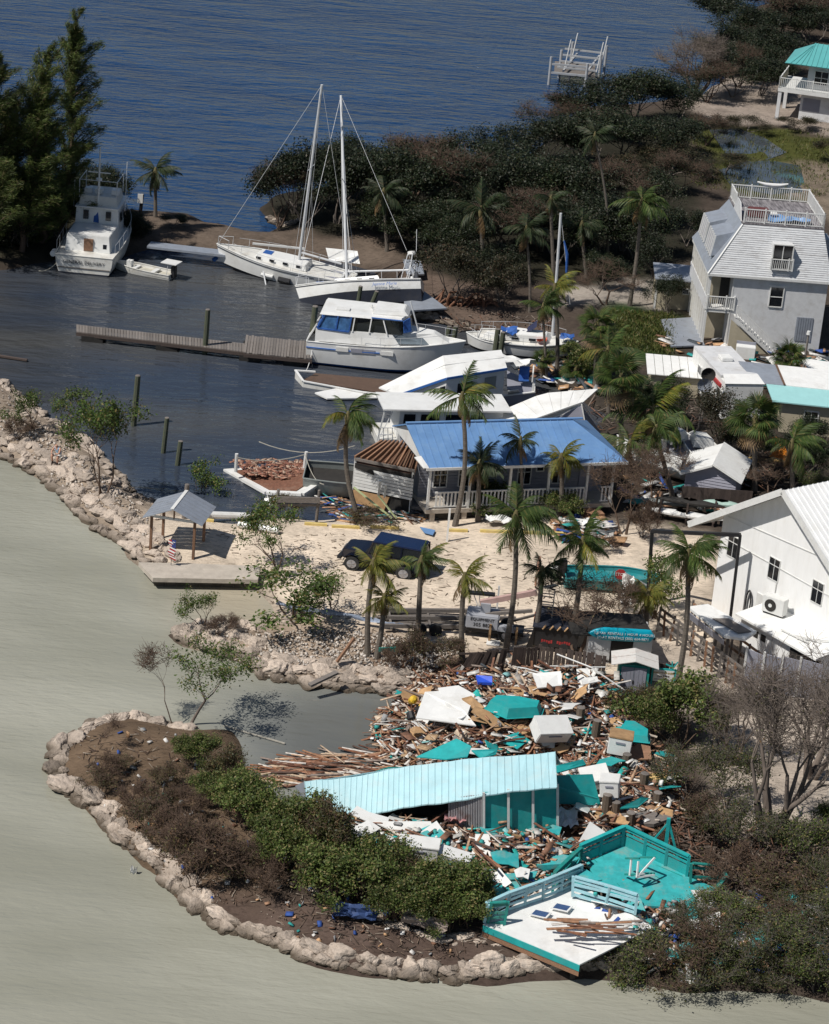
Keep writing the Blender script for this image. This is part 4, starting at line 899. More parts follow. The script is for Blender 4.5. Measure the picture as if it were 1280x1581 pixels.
def lifelines(t, rs, i0=0, i1=None, h=.6, m=None, both=True):
    f = MB(); i1 = i1 or len(rs)-1
    for sd_ in ((0, 8) if both else (0,)):
        pts = [Vector(r[sd_])*1.0+Vector((0,0,h)) for r in rs[i0:i1]]
        f.tube(pts, .012, 4)
        for r in rs[i0:i1:2]: f.tube([r[sd_], r[sd_]+Vector((0,0,h))], .014, 4)
    f.build('guard_rail', m or m_alu, t)
def cabin(t, x0, x1, w0, w1, z0, z1, m, slope=.25, name='cabin', s2=.1):
    a = [(x0,-w0/2,z0),(x1,-w1/2,z0),(x1,w1/2,z0),(x0,w0/2,z0)]
    b = [(x0+s2,-w0/2+.1,z1),(x1-slope,-w1/2+.12,z1),(x1-slope,w1/2-.12,z1),(x0+s2,w0/2-.1,z1)]
    return MB().loft([a, b]).build(name, m, t, bevel=.03)
def panel(t, pts, m, name='pane', th=.02):
    return MB().slab(pts, th).build(name, m, t)
# --- trawler seen from astern
t = thing('trawler', 'white trawler moored stern on beside the feathery trees, with wooden door and radar mast', 'boat', P(130, 415, .12), rot=(0, 0, R(88)))
t.location = P(130, 424, 0)+Vector((.15, 5.3, .1))
rs = add_hull(t, 10.8, 4.1, 1.15, 1.9, .8, m_hullg, m_bottom, .92, deck=m_hullg)
lifelines(t, rs, 1, 15, .75)
MB().box(-5.35, -4.9, -1.9, 1.9, 1.0, 1.1).build('aft_platform', m_hullg, t)
cabin(t, -4.2, -1.2, 3.0, 3.1, 1.1, 2.25, m_hull, .1); MB().box(-4.25, -4.12, -.35, .25, 1.2, 2.0).build('companionway_door', m_wood, t)
panel(t, [(-4.18,-1.0,1.4),(-4.18,-1.25,1.4),(-4.16,-1.25,1.7),(-4.16,-1.0,1.7)], m_glass, 'port_window')
cabin(t, -1.2, 2.6, 3.0, 2.7, 1.2, 3.3, m_hull, .5); cabin(t, -.9, 2.0, 2.6, 2.4, 3.3, 4.0, m_hullg, .2, 'flybridge'); MB().box(-1.3,2.3,-1.45,1.45,3.28,3.36).build('cabin_roof', m_hull, t)
for y in (-.95, .55): panel(t, [(-1.22,y,2.5),(-1.22,y+.35,2.5),(-1.18,y+.35,3.1),(-1.18,y,3.1)], m_glass, 'rear_window')
for y in (-1.0, 0.1, .8): MB().box(-.3, .3, y-.25, y+.25, 4.0, 4.35).build('helm_seat', m_hull, t, bevel=.04)
for x in (-.5,.5,1.5):
    for s_ in (-1,1): panel(t, [(x,s_*1.5,2.3),(x+.7,s_*1.49,2.3),(x+.65,s_*1.44,2.9),(x+.05,s_*1.46,2.9)], m_glass, 'side_window')
f = MB(); [f.tube([(x, s_*1.25, 3.9), (x, s_*1.25, 5.1)], .03, 5) for x in (-1,1.4) for s_ in (-1,1)]; f.tube([(-1,-1.25,5.1),(-1,1.25,5.1)],.025,5); [f.tube([(-1, s_*1.25, 5.1), (1.4, s_*1.25, 5.1)], .03, 5) for s_ in (-1,1)]; f.build('bimini_frame', m_alu, t)
MB().tube([(-.9,0,2.2),(-.7,0,7.3)], [.09,.05], 8).build('mast', m_hull, t); MB().beam((-.75,-.75,5.6), (-.75,.75,5.6), .06).build('spreader', m_hull, t); MB().cyl((-.75,0,5.05), .2, .16, 10).build('radar', m_hull, t)
for y in (-1.7, 1.75): MB().tube([(-.2,y,3.0),(0,y,6.3)], .025, 5).build('antenna', m_alu, t)
MB().slab([(-1.2,-.15,2.3),(-1.1,.2,2.3),(-.95,.15,3.2),(-.95,-.05,3.25)], .1).build('blue_cover', m_canvas, t)
MB().cyl((-4.6,2.2,.9), .2, .6, 10, 'x').build('fender', m_hull, t)
text(t, 'GENERAL DELIVERY', .31, (-5.44, 0, .72), (R(90), 0, R(-90)), m_bottom)
MB().box(-5.44,-5.38,-1.7,1.7,.3,.36).build('swim_step', m_greywood, t)
# --- skiff
t = thing('skiff', 'narrow open white skiff with small awning floating beside the trawler', 'boat', P(220, 422, 0), rot=(0, 0, R(162)))
rs = add_hull(t, 4.3, 1.35, .38, .55, .25, m_hullg, m_hullg, .9, deck=mat('skiff_floor', (.45,.43,.36), .7), drop=.22)
for x in (-.9, .5): MB().box(x-.15, x+.15, -.55, .55, .25, .36).build('thwart', m_trim, t)
MB().box(-2.4,-2.1,-.2,.2,.1,.9).build('outboard_motor', m_black, t, bevel=.04); f = MB(); [f.tube([(-1.9,y,.3),(-2.0,y,1.1)], .02, 5) for y in (-.4,.4)]; f.build('awning_pole', m_alu, t)
MB().box(-2.6,-1.5,-.5,.5,1.1,1.15).build('awning', m_hull, t); MB().box(.75,1.1,-.18,.18,.25,.75).build('console', m_trim, t)
# --- two sailboats
def sailboat(name, label, loc, rz, L, B, mastx, masth, heel=0, pitch=0, bottom=None, lean=0, wl=.02):
    t = thing(name, label, 'sailboat', loc); t.rotation_euler = (Matrix.Rotation(rz, 3, 'Z') @ Matrix.Rotation(pitch, 3, 'Y') @ Matrix.Rotation(heel, 3, 'X')).to_euler()
    rs = add_hull(t, L, B, .95, 1.2, .75, m_hull, bottom or m_bottom, .62, fine=1.9, stripe=m_bottom, deck=m_hullg, wl=wl)
    lifelines(t, rs, 1, 15, .55)
    cabin(t, -L*.18, L*.22, B*.55, B*.42, .95, 1.38, m_hull, .4)
    for s_ in (-1, 1):
        for x in np.linspace(-L*.14, L*.15, 4): panel(t, [(x,s_*B*.262,1.08),(x+.35,s_*B*.256,1.08),(x+.35,s_*B*.248,1.24),(x,s_*B*.252,1.24)], m_glass, 'cabin_window')
    MB().box(-L*.42,-L*.2,-B*.25,B*.25,.78,.92).build('cockpit', m_grey, t); MB().box(-L*.44,-L*.42,-B*.28,B*.28,.9,1.15).build('coaming', m_hull, t)
    top = Vector((mastx+lean*masth*.3, 0, masth)); MB().tube([(mastx,0,.95), top], [.10,.085], 8).build('mast', m_alu, t)
    MB().tube([(mastx-.1,0,1.9),(-L*.40,0,1.75)], .07, 6).build('boom', m_alu, t)
    q = lerp(Vector((mastx,0,.95)), top, .55); MB().tube([q+Vector((0,-.8,0)), q+Vector((0,.8,0))], .025, 5).build('spreader', m_alu, t)
    f = MB(); bow = Vector((L*.49,0,1.2)); st = Vector((-L*.48,0,1.0))
    f.tube([bow, top], .016, 4); f.tube([st, top], .012, 4)
    for s_ in (-1, 1):
        f.tube([(mastx,s_*B*.46,1.0), q+Vector((0,s_*.8,0)), top], .012, 4); f.tube([(mastx-.6,s_*B*.46,1.0), q], .012, 4)
    f.build('rigging', m_alu, t)
    f = MB(); f.tube([(L*.49,0,1.75),(L*.40,-B*.16,1.75),(L*.40,-B*.16,1.15)], .02, 5); f.tube([(L*.49,0,1.75),(L*.40,B*.16,1.75),(L*.40,B*.16,1.15)], .02, 5); f.tube([(L*.49,0,1.75),(L*.49,0,1.2)], .02, 5); f.build('bow_pulpit', m_alu, t)
    return t
t = sailboat('sailboat', 'white sailboat with the taller raked mast lying along the old jetty', P(437, 427, 0)+Vector((0,0,.05)), R(168), 9.6, 3.0, -.95, 13.4, heel=R(3), lean=.0)
t.rotation_euler = (Matrix.Rotation(R(168),3,'Z')@Matrix.Rotation(R(-4.4),3,'Y')@Matrix.Rotation(R(-3),3,'X')).to_euler()
MB().cyl((.3,1.5,.35), .13, .8, 8, 'x').build('fender', m_hull, t); MB().cyl((-.9,1.52,.3), .2, .8, 8, 'x').build('tyre_fender', m_black, t); MB().tube([(1.0,1.5,.6),(.4,2.4,-.1)],.05,5).build('boarding_pole', m_alu, t)
MB().box(.9,1.5,-.4,.3,1.1,1.4).build('deck_bag', m_canvas, t); MB().beam((4.7,-.12,.2),(4.9,.12,.0),.2).build('blue_bobstay', m_bluestripe, t)
t = sailboat('sailboat', 'heeled white sailboat aground with dark keel showing and radar arch', P(552, 482, 0)+Vector((0,.9,.55)), R(176), 8.3, 2.9, .75, 13.6, heel=R(-13), pitch=R(6.5), wl=.32)
t.rotation_euler = (Matrix.Rotation(R(176),3,'Z')@Matrix.Rotation(R(10),3,'Y')@Matrix.Rotation(R(28),3,'X')).to_euler()
MB().box(-1.6,.2,-.1,.1,-1.6,-.55).build('keel', m_bottom, t); MB().box(-3.6,-3.2,-.06,.06,-1.3,-.2).build('rudder', m_hullg, t)
f = MB()
for y in (-.9,.9): f.tube([(-3.4,y,1.0),(-3.7,y,2.6)], .035, 6); f.tube([(-2.9,y,1.0),(-3.4,y,2.6)], .03, 6)
for z in (1.5,2.0,2.6): f.tube([(-3.5,-.9,z),(-3.5,.9,z)], .03, 6)
f.build('radar_arch', m_alu, t); MB().cyl((-3.6,.4,2.62), .28, .22, 14).build('radome', m_hull, t); MB().box(-3.95,-3.7,.2,.5,.9,1.5).build('outboard_motor', m_bottom, t, bevel=.04); MB().tube([(-3.7,-.9,2.6),(-3.8,-.9,4.6)],.02,5).build('whip_antenna', m_alu, t)
MB().box(2.2,2.7,-.3,.3,1.1,1.3).build('deck_hatch', m_canvas, t)
text(t, 'Jeanne Marie', .3, (-1.9, 1.47, .64), (R(86), 0, R(184)), m_bluestripe, shear=.3)
# --- cabin cruiser
t = thing('cabin_cruiser', 'large white cabin cruiser with blue clear vinyl stern enclosure and blue trim', 'motor yacht', P(594, 578, 0)+Vector((0,1.7,.25)), rot=(0, R(-1), R(-4)))
rs = add_hull(t, 9.4, 3.5, 1.35, 1.75, .5, m_hull, m_bluestripe, .92, deck=m_hull, fine=2.0)
lifelines(t, rs, 6, 16, .55)
MB().tube([lerp(r[8], r[7], .55)+Vector((0,-.02,0)) for r in rs[:9]], .04, 4).build('rub_stripe', m_bluestripe, t)
for x, m_ in ((-2.9,m_trim),(-2.0,m_grey),(-1.3,m_grey),(-.2,m_trim)): MB().box(x, x+.75, -1.76, -1.70, .95, 1.2).build('hull_port', m_, t)
cabin(t, -3.9, .6, 3.1, 2.8, 1.4, 2.2, m_hull, .6, 'lower_house'); cabin(t, .0, 4.0, 2.7, .9, 1.5, 2.15, m_hull, 1.2, 'foredeck_trunk')
MB().slab([(.2,-1.37,1.6),(2.6,-1.0,1.62),(2.2,-.98,2.0),(.8,-1.27,2.06)], .03).build('trunk_window', mat('salt_glass', (.20,.24,.27), .15, .2, 2), t)
cabin(t, -3.9, 1.0, 2.9, 2.5, 2.15, 3.05, MC['dark_glass'], .9, 'wheelhouse_glazing')
MB().slab([(-4.1,-1.45,2.2),(-4.1,1.45,2.2),(-3.7,1.4,3.05),(-3.7,-1.4,3.05)], .03).build('rear_vinyl', m_bluewin, t)
MB().slab([(-4.05,-1.47,2.2),(-2.2,-1.46,2.15),(-2.1,-1.38,3.03),(-3.7,-1.40,3.03)], .02).build('vinyl_panel', m_bluewin, t)
f = MB(); [f.beam(a, b, .08) for a, b in (((-4.1,-1.5,2.18),(-2.2,-1.5,2.13)),((-4.1,-1.5,2.18),(-3.7,-1.43,3.05)),((-3.0,-1.48,2.15),(-2.9,-1.42,3.05)),((-2.2,-1.48,2.15),(-2.1,-1.42,3.05)),((-4.12,-1.45,2.2),(-4.12,1.45,2.2)),((-3.95,0,2.3),(-3.72,0,3.05)))]; f.build('blue_canvas_edging', m_canvas, t)
f = MB(); [f.beam((x,-1.47,2.15),(x+dx,-1.36,3.05), .07) for x, dx in ((-2.0,.1),(-1.0,.1),(.1,-.3))]; [f.beam((x,1.47,2.15),(x,1.36,3.05), .07) for x in (-2,-1,0)]; f.build('window_post', m_hull, t)
a = [(-4.0,-1.5,3.06),(.9,-1.35,3.02),(1.3,0,3.02),(.9,1.35,3.02),(-4.0,1.5,3.06)]
MB().loft([a, [(x*.97,y*.93,z+.16) for x,y,z in a]]).build('hardtop', m_hull, t)
cabin(t, -.9, 1.25, 1.9, 1.6, 3.18, 3.5, m_hull, .3, 'flybridge'); MB().tube([(-.9,-1.43,3.12),(.95,-1.38,3.08)], .04, 5).build('trim_stripe', m_bluestripe, t)
MB().box(-3.1,-2.3,-.9,-.4,3.22,3.3).build('roof_hatch', m_trim, t); f = MB(); [f.tube([(x,y,3.2),(x,y,3.42)], .06, 6) for x, y in ((-.9,-.6),(-1.1,.2))]; f.build('horn', m_trim, t)
MB().tube([(1.9,-.4,2.1),(1.25,-.3,4.0)], .05, 6).build('leaning_pole', m_alu, t)
MB().slab([(1.1,-1.3,2.3),(1.5,-1.0,2.35),(1.35,-.9,3.15),(1.0,-1.25,3.0)], .08).build('torn_canvas', m_canvas, t)
MB().slab([(-4.66,-1.5,1.35),(-4.66,1.5,1.35),(-4.3,1.5,2.0),(-4.3,-1.5,2.0)], .05).build('transom_seat', m_hull, t)
MB().slab([(-4.2,-1.58,1.4),(1.0,-1.55,1.42),(.4,-1.4,2.15),(-4.2,-1.5,2.18)], .04).build('side_panel', m_hull, t)
# --- sunken houseboat
t = thing('sunken_houseboat', 'long white houseboat half sunk with sloping roof edged in blue', 'houseboat', (0, 0, 0))
RF = [P(585,598,.75), P(684,549,2.9), P(774,540,3.0), P(783,568,2.6), P(690,583,2.3), P(614,609,.7)]
MB().slab([RF[0], RF[1], RF[4], RF[5]], .08, ext=(0,0,-.08)).build('roof_panel', m_hull, t); MB().slab([RF[1], RF[2], RF[3], RF[4]], .08, ext=(0,0,-.08)).build('roof_panel', m_hull, t)
f = MB(); [f.beam(lerp(RF[0],RF[5],.5)+(RF[1]-RF[0])*k+Vector((0,0,.03)), lerp(RF[0],RF[5],.5)+(RF[1]-RF[0])*(k+.02)+Vector((0,0,.1)), .1) for k in (.2,.45,.7)]; f.beam(lerp(RF[0],RF[5],.45)+Vector((0,0,.02)), lerp(RF[1],RF[4],.45)+Vector((0,0,.02)), .05, .05); f.beam(lerp(RF[1],RF[4],.45)+Vector((0,0,.02)), lerp(RF[2],RF[3],.45)+Vector((0,0,.02)), .05, .05); f.build('roof_rib', m_hull, t)
dz = Vector((0,0,-.06))
f = MB(); f.beam(RF[5]+dz, RF[4]+dz, .06, .13); f.beam(RF[4]+dz, RF[3]+dz, .06, .13); f.build('roof_edge_stripe', m_bluestripe, t)
w0, w1, w2 = RF[5]+Vector((.3,.1,-.15)), RF[4]+Vector((0,.08,-.15)), RF[3]+Vector((-.1,.08,-.15))
b1, b2 = Vector((w1.x, w1.y, .35)), Vector((w2.x, w2.y, .55)); b0 = Vector((w0.x, w0.y, .2))
MB().slab([b0, b1, w1, w0], .1, ext=(0,.1,0)).build('side_wall', m_hull, t); MB().slab([b1, b2, w2, w1], .1, ext=(0,.1,0)).build('side_wall', m_hull, t)
def wp(a0, a1, c0, c1, u0, u1, v0, v1, m, nm):
    q = lambda u, v: lerp(lerp(a0, a1, u), lerp(c0, c1, u), v)+Vector((0,-.03,0))
    MB().slab([q(u0,v0), q(u1,v0), q(u1,v1), q(u0,v1)], .02, ext=(0,.02,0)).build(nm, m, t)
wp(b0,b1,w0,w1,.62,.80,.1,.72,m_glass,'window'); wp(b0,b1,w0,w1,.42,.56,.05,.6,m_glass,'window'); wp(b0,b1,w0,w1,.86,.98,.15,.8,m_glass,'window'); wp(b1,b2,w1,w2,.66,.86,.45,.85,m_greyhull,'window'); wp(b1,b2,w1,w2,.2,.45,.4,.8,m_glass,'window')
wp(b0,b1,w0,w1,.05,.3,.0,.45,m_wood,'broken_boards')
# hull below
H0 = [(456,572,.5),(468,589,.35),(560,606,.25),(640,615,.3),(740,616,.5),(826,606,.75)]
f = MB()
for i in range(5):
    a, b = P(*H0[i]), P(*H0[i+1]); 
    MB().slab([a, b, Vector((b.x,b.y,-.6)), Vector((a.x,a.y,-.6))], .1, ext=(0,.12,0)).build('hull_side', m_hullg if i < 3 else m_grey, t)
    f.beam(a+Vector((0,0,.03)), b+Vector((0,0,.03)), .14, .06)
f.beam(P(456,572,.5), P(487,574,.45), .14, .08); f.build('gunwale', m_hull, t)
MB().slab([P(468,587,.2), P(600,608,.2), P(640,590,.2), P(487,576,.2)], .05).build('sunken_foredeck', mat('wet_brown_deck', (.10,.06,.04), .5), t)
c_ = P(826,606,.75)
MB().slab([c_, c_+Vector((.05,2.2,.1)), c_+Vector((.0,2.2,-1.2)), c_+Vector((0,0,-1.2))], .1, ext=(-.1,0,0)).build('stern_wall', m_hull, t)
MB().slab([P(783,600,.6), c_+Vector((0,0,-.2)), c_+Vector((0,2.2,-.15)), P(783,572,.65)], .05).build('rear_deck', m_grey, t)
MB().slab([P(784,603,1.2), P(800,601,1.0), P(803,606,.65), P(784,608,.65)], .05).build('corner_wall', m_hull, t)
MB().slab([c_+Vector((-.2,.0,.0)), c_+Vector((-.05,.0,.0)), c_+Vector((-.05,0,.5)), c_+Vector((-.2,0,.5))], .08, ext=(0,.1,0)).build('stern_post', m_hull, t)
MB().slab([c_+Vector((-.15,.9,.3)), c_+Vector((-.1,2.1,.35)), c_+Vector((-.1,2.1,1.0)), c_+Vector((-.15,.9,.9))], .08, ext=(-.08,0,0)).build('stern_rail_panel', m_hull, t)
e = thing('blue_folding_chair', 'dark blue fabric chair on the rear deck of the half sunk houseboat', 'chair', P(808, 590, .75)); MB().slab([(-.3,0,.1),(.3,-.05,.15),(.3,.15,.95),(-.3,.2,.9)], .06).build('back', m_canvas, e); MB().slab([(-.3,0,.1),(.3,-.05,.15),(.3,-.5,.25),(-.3,-.5,.2)], .06).build('seat', m_canvas, e)
e = thing('white_sheet', 'white cloth awning blown over the houseboat rear deck', 'awning', P(790, 558, 1.8), R(-30)); crumple(2.4, 1.3, 6, 4, .35, 9).build('cloth', m_hull, e)
e = thing('hull_fragment', 'white hull panel floating flat left of the half sunk houseboat', 'panel', (0,0,0)); MB().slab([P(486,608,.12), P(520,601,.2), P(578,608,.15), P(582,616,.08), P(505,617,.1)], .08).build('sheet', m_hull, e)
# --- houseboat two
t = thing('houseboat', 'white houseboat with dark cabin windows moored behind the blue roof', 'houseboat', P(612, 694, 0), R(12))
MB().box(-1.0, 6.5, 0, 2.8, -.3, .55).build('hull', m_hullg, t, bevel=.05)
cabin(t, 0, 6.0, 2.4, 2.4, .55, 2.25, m_hull, .1); o_ = [c for c in t.children if c.name.startswith('cabin')][0]; o_.location.y = 1.35
MB().box(-.9, 6.3, -.05, 2.75, 2.27, 2.36).build('roof', m_hull, t)
for x0, x1, z0 in ((.25,.95,1.2),(1.2,2.3,.8),(2.6,3.7,1.1),(4.0,4.8,1.1)): MB().slab([(x0,.12,z0),(x1,.12,z0),(x1,.2,2.0),(x0+.08,.2,2.0)], .03).build('window', m_glass, t)
for x in (-.8,): MB().beam((x-.3,.05,.5),(x,.05,2.3),.07).build('roof_post', m_trim, t)
f = MB(); [f.tube([(-1.0+.25*i,0,.5),(-1.1+.25*i,-.1,1.3)], .025, 4) for i in range(4)]; f.tube([(-1.1,-.1,1.3),(-.3,-.1,1.3)], .025, 4); f.tube([(-1.1,-.1,.9),(-.3,-.1,.9)], .025, 4); f.tube([(-.9,.5,.5),(-.1,1.2,1.9)], .03, 4); f.build('bent_bow_rail', m_alu, t)
MB().box(4.8,6.8,.3,2.6,.55,1.0).build('side_locker', m_hull, t, bevel=.05)
# --- collapsed floating home
t = thing('collapsed_floating_home', 'collapsed white sheet roof with tilted lavender end wall behind the blue roof', 'building ruin', (0, 0, 0))
K = [P(745,646,1.6), P(838,607,3.0), P(924,600,3.4), P(899,622,3.0), P(800,655,1.9)]
for i in range(9):
    u0, u1 = i/9, (i+.97)/9
    A0 = lerp(K[0], K[1], u0*2) if u0 < .5 else lerp(K[1], K[2], u0*2-1); A1 = lerp(K[0], K[1], u1*2) if u1 < .5 else lerp(K[1], K[2], u1*2-1)
    MB().slab([A0, A1, lerp(K[4], K[3], u1), lerp(K[4], K[3], u0)], .04, ext=(0,0,-.05)).build('roof_panel', m_hull, t)
MB().slab([K[3]+Vector((0,0,-.02)), P(795,661,1.6), P(803,668,1.3), P(898,628,2.8)], .05).build('lower_roof_sheet', m_hull, t)
MB().slab([P(898,627,2.85), P(928,668,1.0), P(905,684,.8), P(800,668,1.25)], .08, ext=(0,.1,0)).build('end_wall', m_lav, t)
MB().slab([P(876,641,2.0)+Vector((0,-.05,0)), P(890,636,2.1)+Vector((0,-.05,0)), P(894,648,1.75)+Vector((0,-.05,0)), P(880,653,1.65)+Vector((0,-.05,0))], .03, ext=(0,.03,0)).build('window', m_glass, t)
f = MB(); f.beam(P(898,624,3.0), P(909,684,.8), .07); f.beam(P(899,622,3.0), P(930,662,1.3), .09, .05); f.beam(P(899,621,3.05), P(797,657,1.9), .08); f.build('edge_trim', m_hull, t)
MB().beam(P(790,643,1.9), P(845,634,2.2), .12).build('loose_beam', m_ply, t); MB().beam(P(800,650,1.9), P(850,640,2.2), .1).build('loose_beam', m_wood, t)
# --- cluttered sailboat with blue covers and mast
t = thing('cluttered_sailboat', 'small white sailboat buried in blue covers and gear below the leaning mast', 'sailboat', P(815, 552, 0)+Vector((0,.6,.3)), rot=(R(10), R(-2), R(-10)))
rs = add_hull(t, 6.2, 2.1, .8, .95, .5, m_hull, m_bottom, .6, deck=m_hullg, stripe=m_bottom)
lifelines(t, rs, 0, 15, .5); cabin(t, -1.5, 1.4, 1.2, 1.0, .8, 1.25, m_hull, .3)
for x in (-1,.1): panel(t, [(x,-.6,.95),(x+.45,-.6,.95),(x+.45,-.56,1.12),(x,-.56,1.12)], m_glass, 'cabin_window')
crm = crumple(1.0,.7,4,3,.4,2).build('blue_cover', m_canvas, t); crm.location = (-1.2,-.3,1.15)
crm = crumple(.6,.6,3,3,.4,5).build('orange_jacket', mat('life_jacket_orange', (.6,.08,.02), .7), t); crm.location = (.9,-.6,.95)
crm = crumple(1.4,.5,5,3,.3,7).build('navy_sail_cover', mat('navy_canvas', (.015,.02,.06), .8), t); crm.location = (.3,.2,1.5); crm.rotation_euler = (0,-.7,0)
crm = crumple(.8,.5,4,3,.3,8).build('blue_cover', m_canvas, t); crm.location = (2.4,-.1,1.15)
bx = t.matrix_basis.inverted() @ P(853, 520, 1.2); tx = t.matrix_basis.inverted() @ PY(866, 329, P(853,520,1.2).y)
MB().tube([bx, tx], [.1,.08], 8).build('mast', m_alu, t); MB().tube([tx, t.matrix_basis.inverted() @ PY(880,470,P(853,520,1.2).y)], .015, 4).build('stay', m_alu, t)
a = t.matrix_basis.inverted() @ PY(871, 372, P(853,520,1.2).y); b = t.matrix_basis.inverted() @ PY(878, 440, P(853,520,1.2).y)
MB().tube([a, lerp(a,b,.3)+Vector((.1,0,0)), lerp(a,b,.7)-Vector((.05,0,0)), b], [.05,.1,.08,.04], 6).build('furled_blue_sail', m_canvas, t)
t = thing('small_dinghy_boat', 'small white boat with bow rail left of the cluttered sailboat', 'boat', P(757, 542, 0)+Vector((0,.2,.2)), rot=(R(-6), 0, R(168)))
rs = add_hull(t, 3.2, 1.5, .6, .75, .3, m_hull, m_bottom, .75, deck=m_hullg); lifelines(t, rs, 8, 16, .45); cabin(t, -1, .6, .9, .7, .6, .95, m_hull, .3)
# --- gutted white hull with sand coloured deck
t = thing('wrecked_barge', 'broken white hull heaped with brown rubble by the harbour shore', 'boat wreck', (0, 0, 0))
K = [P(345,724,.12), P(415,719,.3), P(480,722,.62), P(500,742,.7), P(466,764,.5), P(412,762,.22), P(376,742,.1)]
MB().slab(K, .8, ext=(0,0,-.9)).build('hull', m_hull, t)
K2 = [lerp(k, sum(K, Vector())/7, .22)+Vector((0,0,.05)) for k in K]
MB().slab(K2, .1, ext=(0,0,-.06)).build('rubble_deck', mat('brown_rubble', (.17,.075,.045), .95, .3, 8, bump=.8, dirt=.4, dirtcol=(.38,.27,.2)), t)
f = MB(); [f.beam(K[i]+Vector((0,0,.05)), K[(i+1)%7]+Vector((0,0,.05)), .3, .14) for i in (2,3,4,5)]; f.build('white_rim', m_hull, t)
MB().tube([P(364,728,.5), P(364,728,.5)+Vector((0,0,1.0))], .09, 8).build('bollard', m_trim, t)
MB().tube([P(470,722,.8), P(470,722,.8)+Vector((.05,0,.9))], .09, 8).build('bollard', m_trim, t); MB().box(0,0.01,0,.01,0,.01)
MB().tube([P(410,775,.2), P(432,778,.25)], .28, 10).build('fender_float', m_hull, t)
t = thing('grey_hull', 'dull grey open boat lying on its side next to the torn wing', 'boat', P(530, 770, .0)+Vector((0,.6,.35)), rot=(R(14), 0, R(-3)))
rs = add_hull(t, 4.2, 1.8, .95, 1.0, .3, m_greyhull, m_greyhull, .9, deck=m_dark, drop=.4)
# ---- floating dock
t = thing('floating_dock', 'long weathered plank dock on dark floats reaching across the harbour', 'dock', (0, 0, 0))
L0, L1 = P(118,513,.5), P(392,546,.5); W0, W1 = P(118,502,.5), P(392,533,.5)
n = 60
for k in range(n):
    a, b = k/n, (k+.86)/n; MB().slab([lerp(L0,L1,a), lerp(L0,L1,b), lerp(W0,W1,b), lerp(W0,W1,a)], .05, ext=(0,0,.05)).build('plank', m_greywood, t)
S0, S1 = P(376,546,.55), P(482,556,.55); V0, V1 = P(380,519,.55), P(484,530,.55)
for k in range(24):
    a, b = k/24, (k+.86)/24; z = Vector((0,0,random.Random(k).uniform(0,.06))); MB().slab([lerp(S0,S1,a)+z, lerp(S0,S1,b)+z, lerp(V0,V1,b)+z, lerp(V0,V1,a)+z], .05, ext=(0,0,.05)).build('plank', m_greywood, t)
MB().beam(L0-Vector((0,0,.1)), L1-Vector((0,0,.1)), .12, .2).build('side_beam', m_darkwood, t); MB().beam(S0-Vector((0,0,.1)), S1-Vector((0,0,.1)), .12, .2).build('side_beam', m_darkwood, t); MB().beam(W0-Vector((0,0,.1)), W1-Vector((0,0,.1)), .12, .2).build('side_beam', m_darkwood, t)
for u in (.1,.52): q = lerp(lerp(L0,L1,u), lerp(W0,W1,u), .5); MB().box(q.x-.65,q.x+.65,q.y-.75,q.y+.75,-.3,.35).build('float', m_dark, t)
for u in (.1,.75): q = lerp(lerp(S0,S1,u), lerp(V0,V1,u), .5); MB().box(q.x-.6,q.x+.6,q.y-1.4,q.y+1.4,-.3,.35).build('float', m_dark, t)
# ---- pilings
def piling(bx_, by, tx_, ty, r, label, m=None, zb=0, group=None, name='piling', water=True):
    b = P(bx_, by, zb) if water else G(bx_, by); tp = PY(tx_, ty, b.y); e = thing(name, label, 'piling', b, group=group)
    d = tp-b; MB().tube([-d.normalized()*.8, d*.5, d], [r, r*.97, r*.9], 9).build('pole', m or m_piling, e)
    MB().tube([d*.995, d*1.012], [r*.93, r*.7], 9).build('top', m_greywood, e); return e
gp = 'pilings standing in the harbour'
piling(206,657,213,580,.17,'tall leaning piling, the farthest left of three standing alone in the harbour',group=gp)
piling(252,699,258,645,.14,'piling with a pale rope tied round it, middle one of three alone in the harbour',group=gp)
piling(274,718,279,681,.15,'shortest dark stub piling nearest the rocky shore',group=gp)
piling(316,546,321,478,.17,'tall green topped piling through the middle of the plank dock',group=gp)
piling(478,550,487,473,.20,'green piling at the dock end tied to the cabin cruiser with white rope',group=gp)
piling(549,492,557,442,.15,'upright piling in front of the heeled sailboat',group=gp)
piling(563,497,582,450,.15,'piling leaning right in front of the heeled sailboat',group=gp)
piling(689,532,694,504,.17,'left piling of the pair behind the cruiser bow',group=gp)
piling(699,534,704,504,.17,'right piling of the pair behind the cruiser bow',group=gp)
piling(764,548,769,508,.19,'left piling of the pair by the small white boat with bow rail',group=gp)
piling(772,552,777,513,.17,'right piling of the pair by the small white boat with bow rail',group=gp)
piling(697,618,701,587,.15,'short piling in front of the half sunk houseboat',group=gp)
pz = [((525,395),(535,290)),((600,460),(612,350)),((690,505),(692,440)),((745,610),(752,510)),((835,530),(840,455)),((885,580),(890,520)),((825,695),(835,600)),((620,740),(628,660)),((650,830),(660,700)),((695,830),(700,735)),((765,875),(770,785)),((890,780),(897,690))]
lb = ['brown dock piling left of the bush in the upper heap','dock piling leaning right in the upper heap','short dock piling at the corner of the square chest cooler','thick dock piling left of a black bin in the heap','dock piling standing against the brown board under the teal box lid','dock piling at the edge of the bush','dock piling beside the ochre foam block','dock piling with a teal strip at the edge of the sagging teal roof','thickest dock piling behind the triangular white panel','dock piling right of the thickest one behind the triangular white panel','short dock piling beside a white post behind the teal terrace','dock piling at the far right end of the fallen dock']
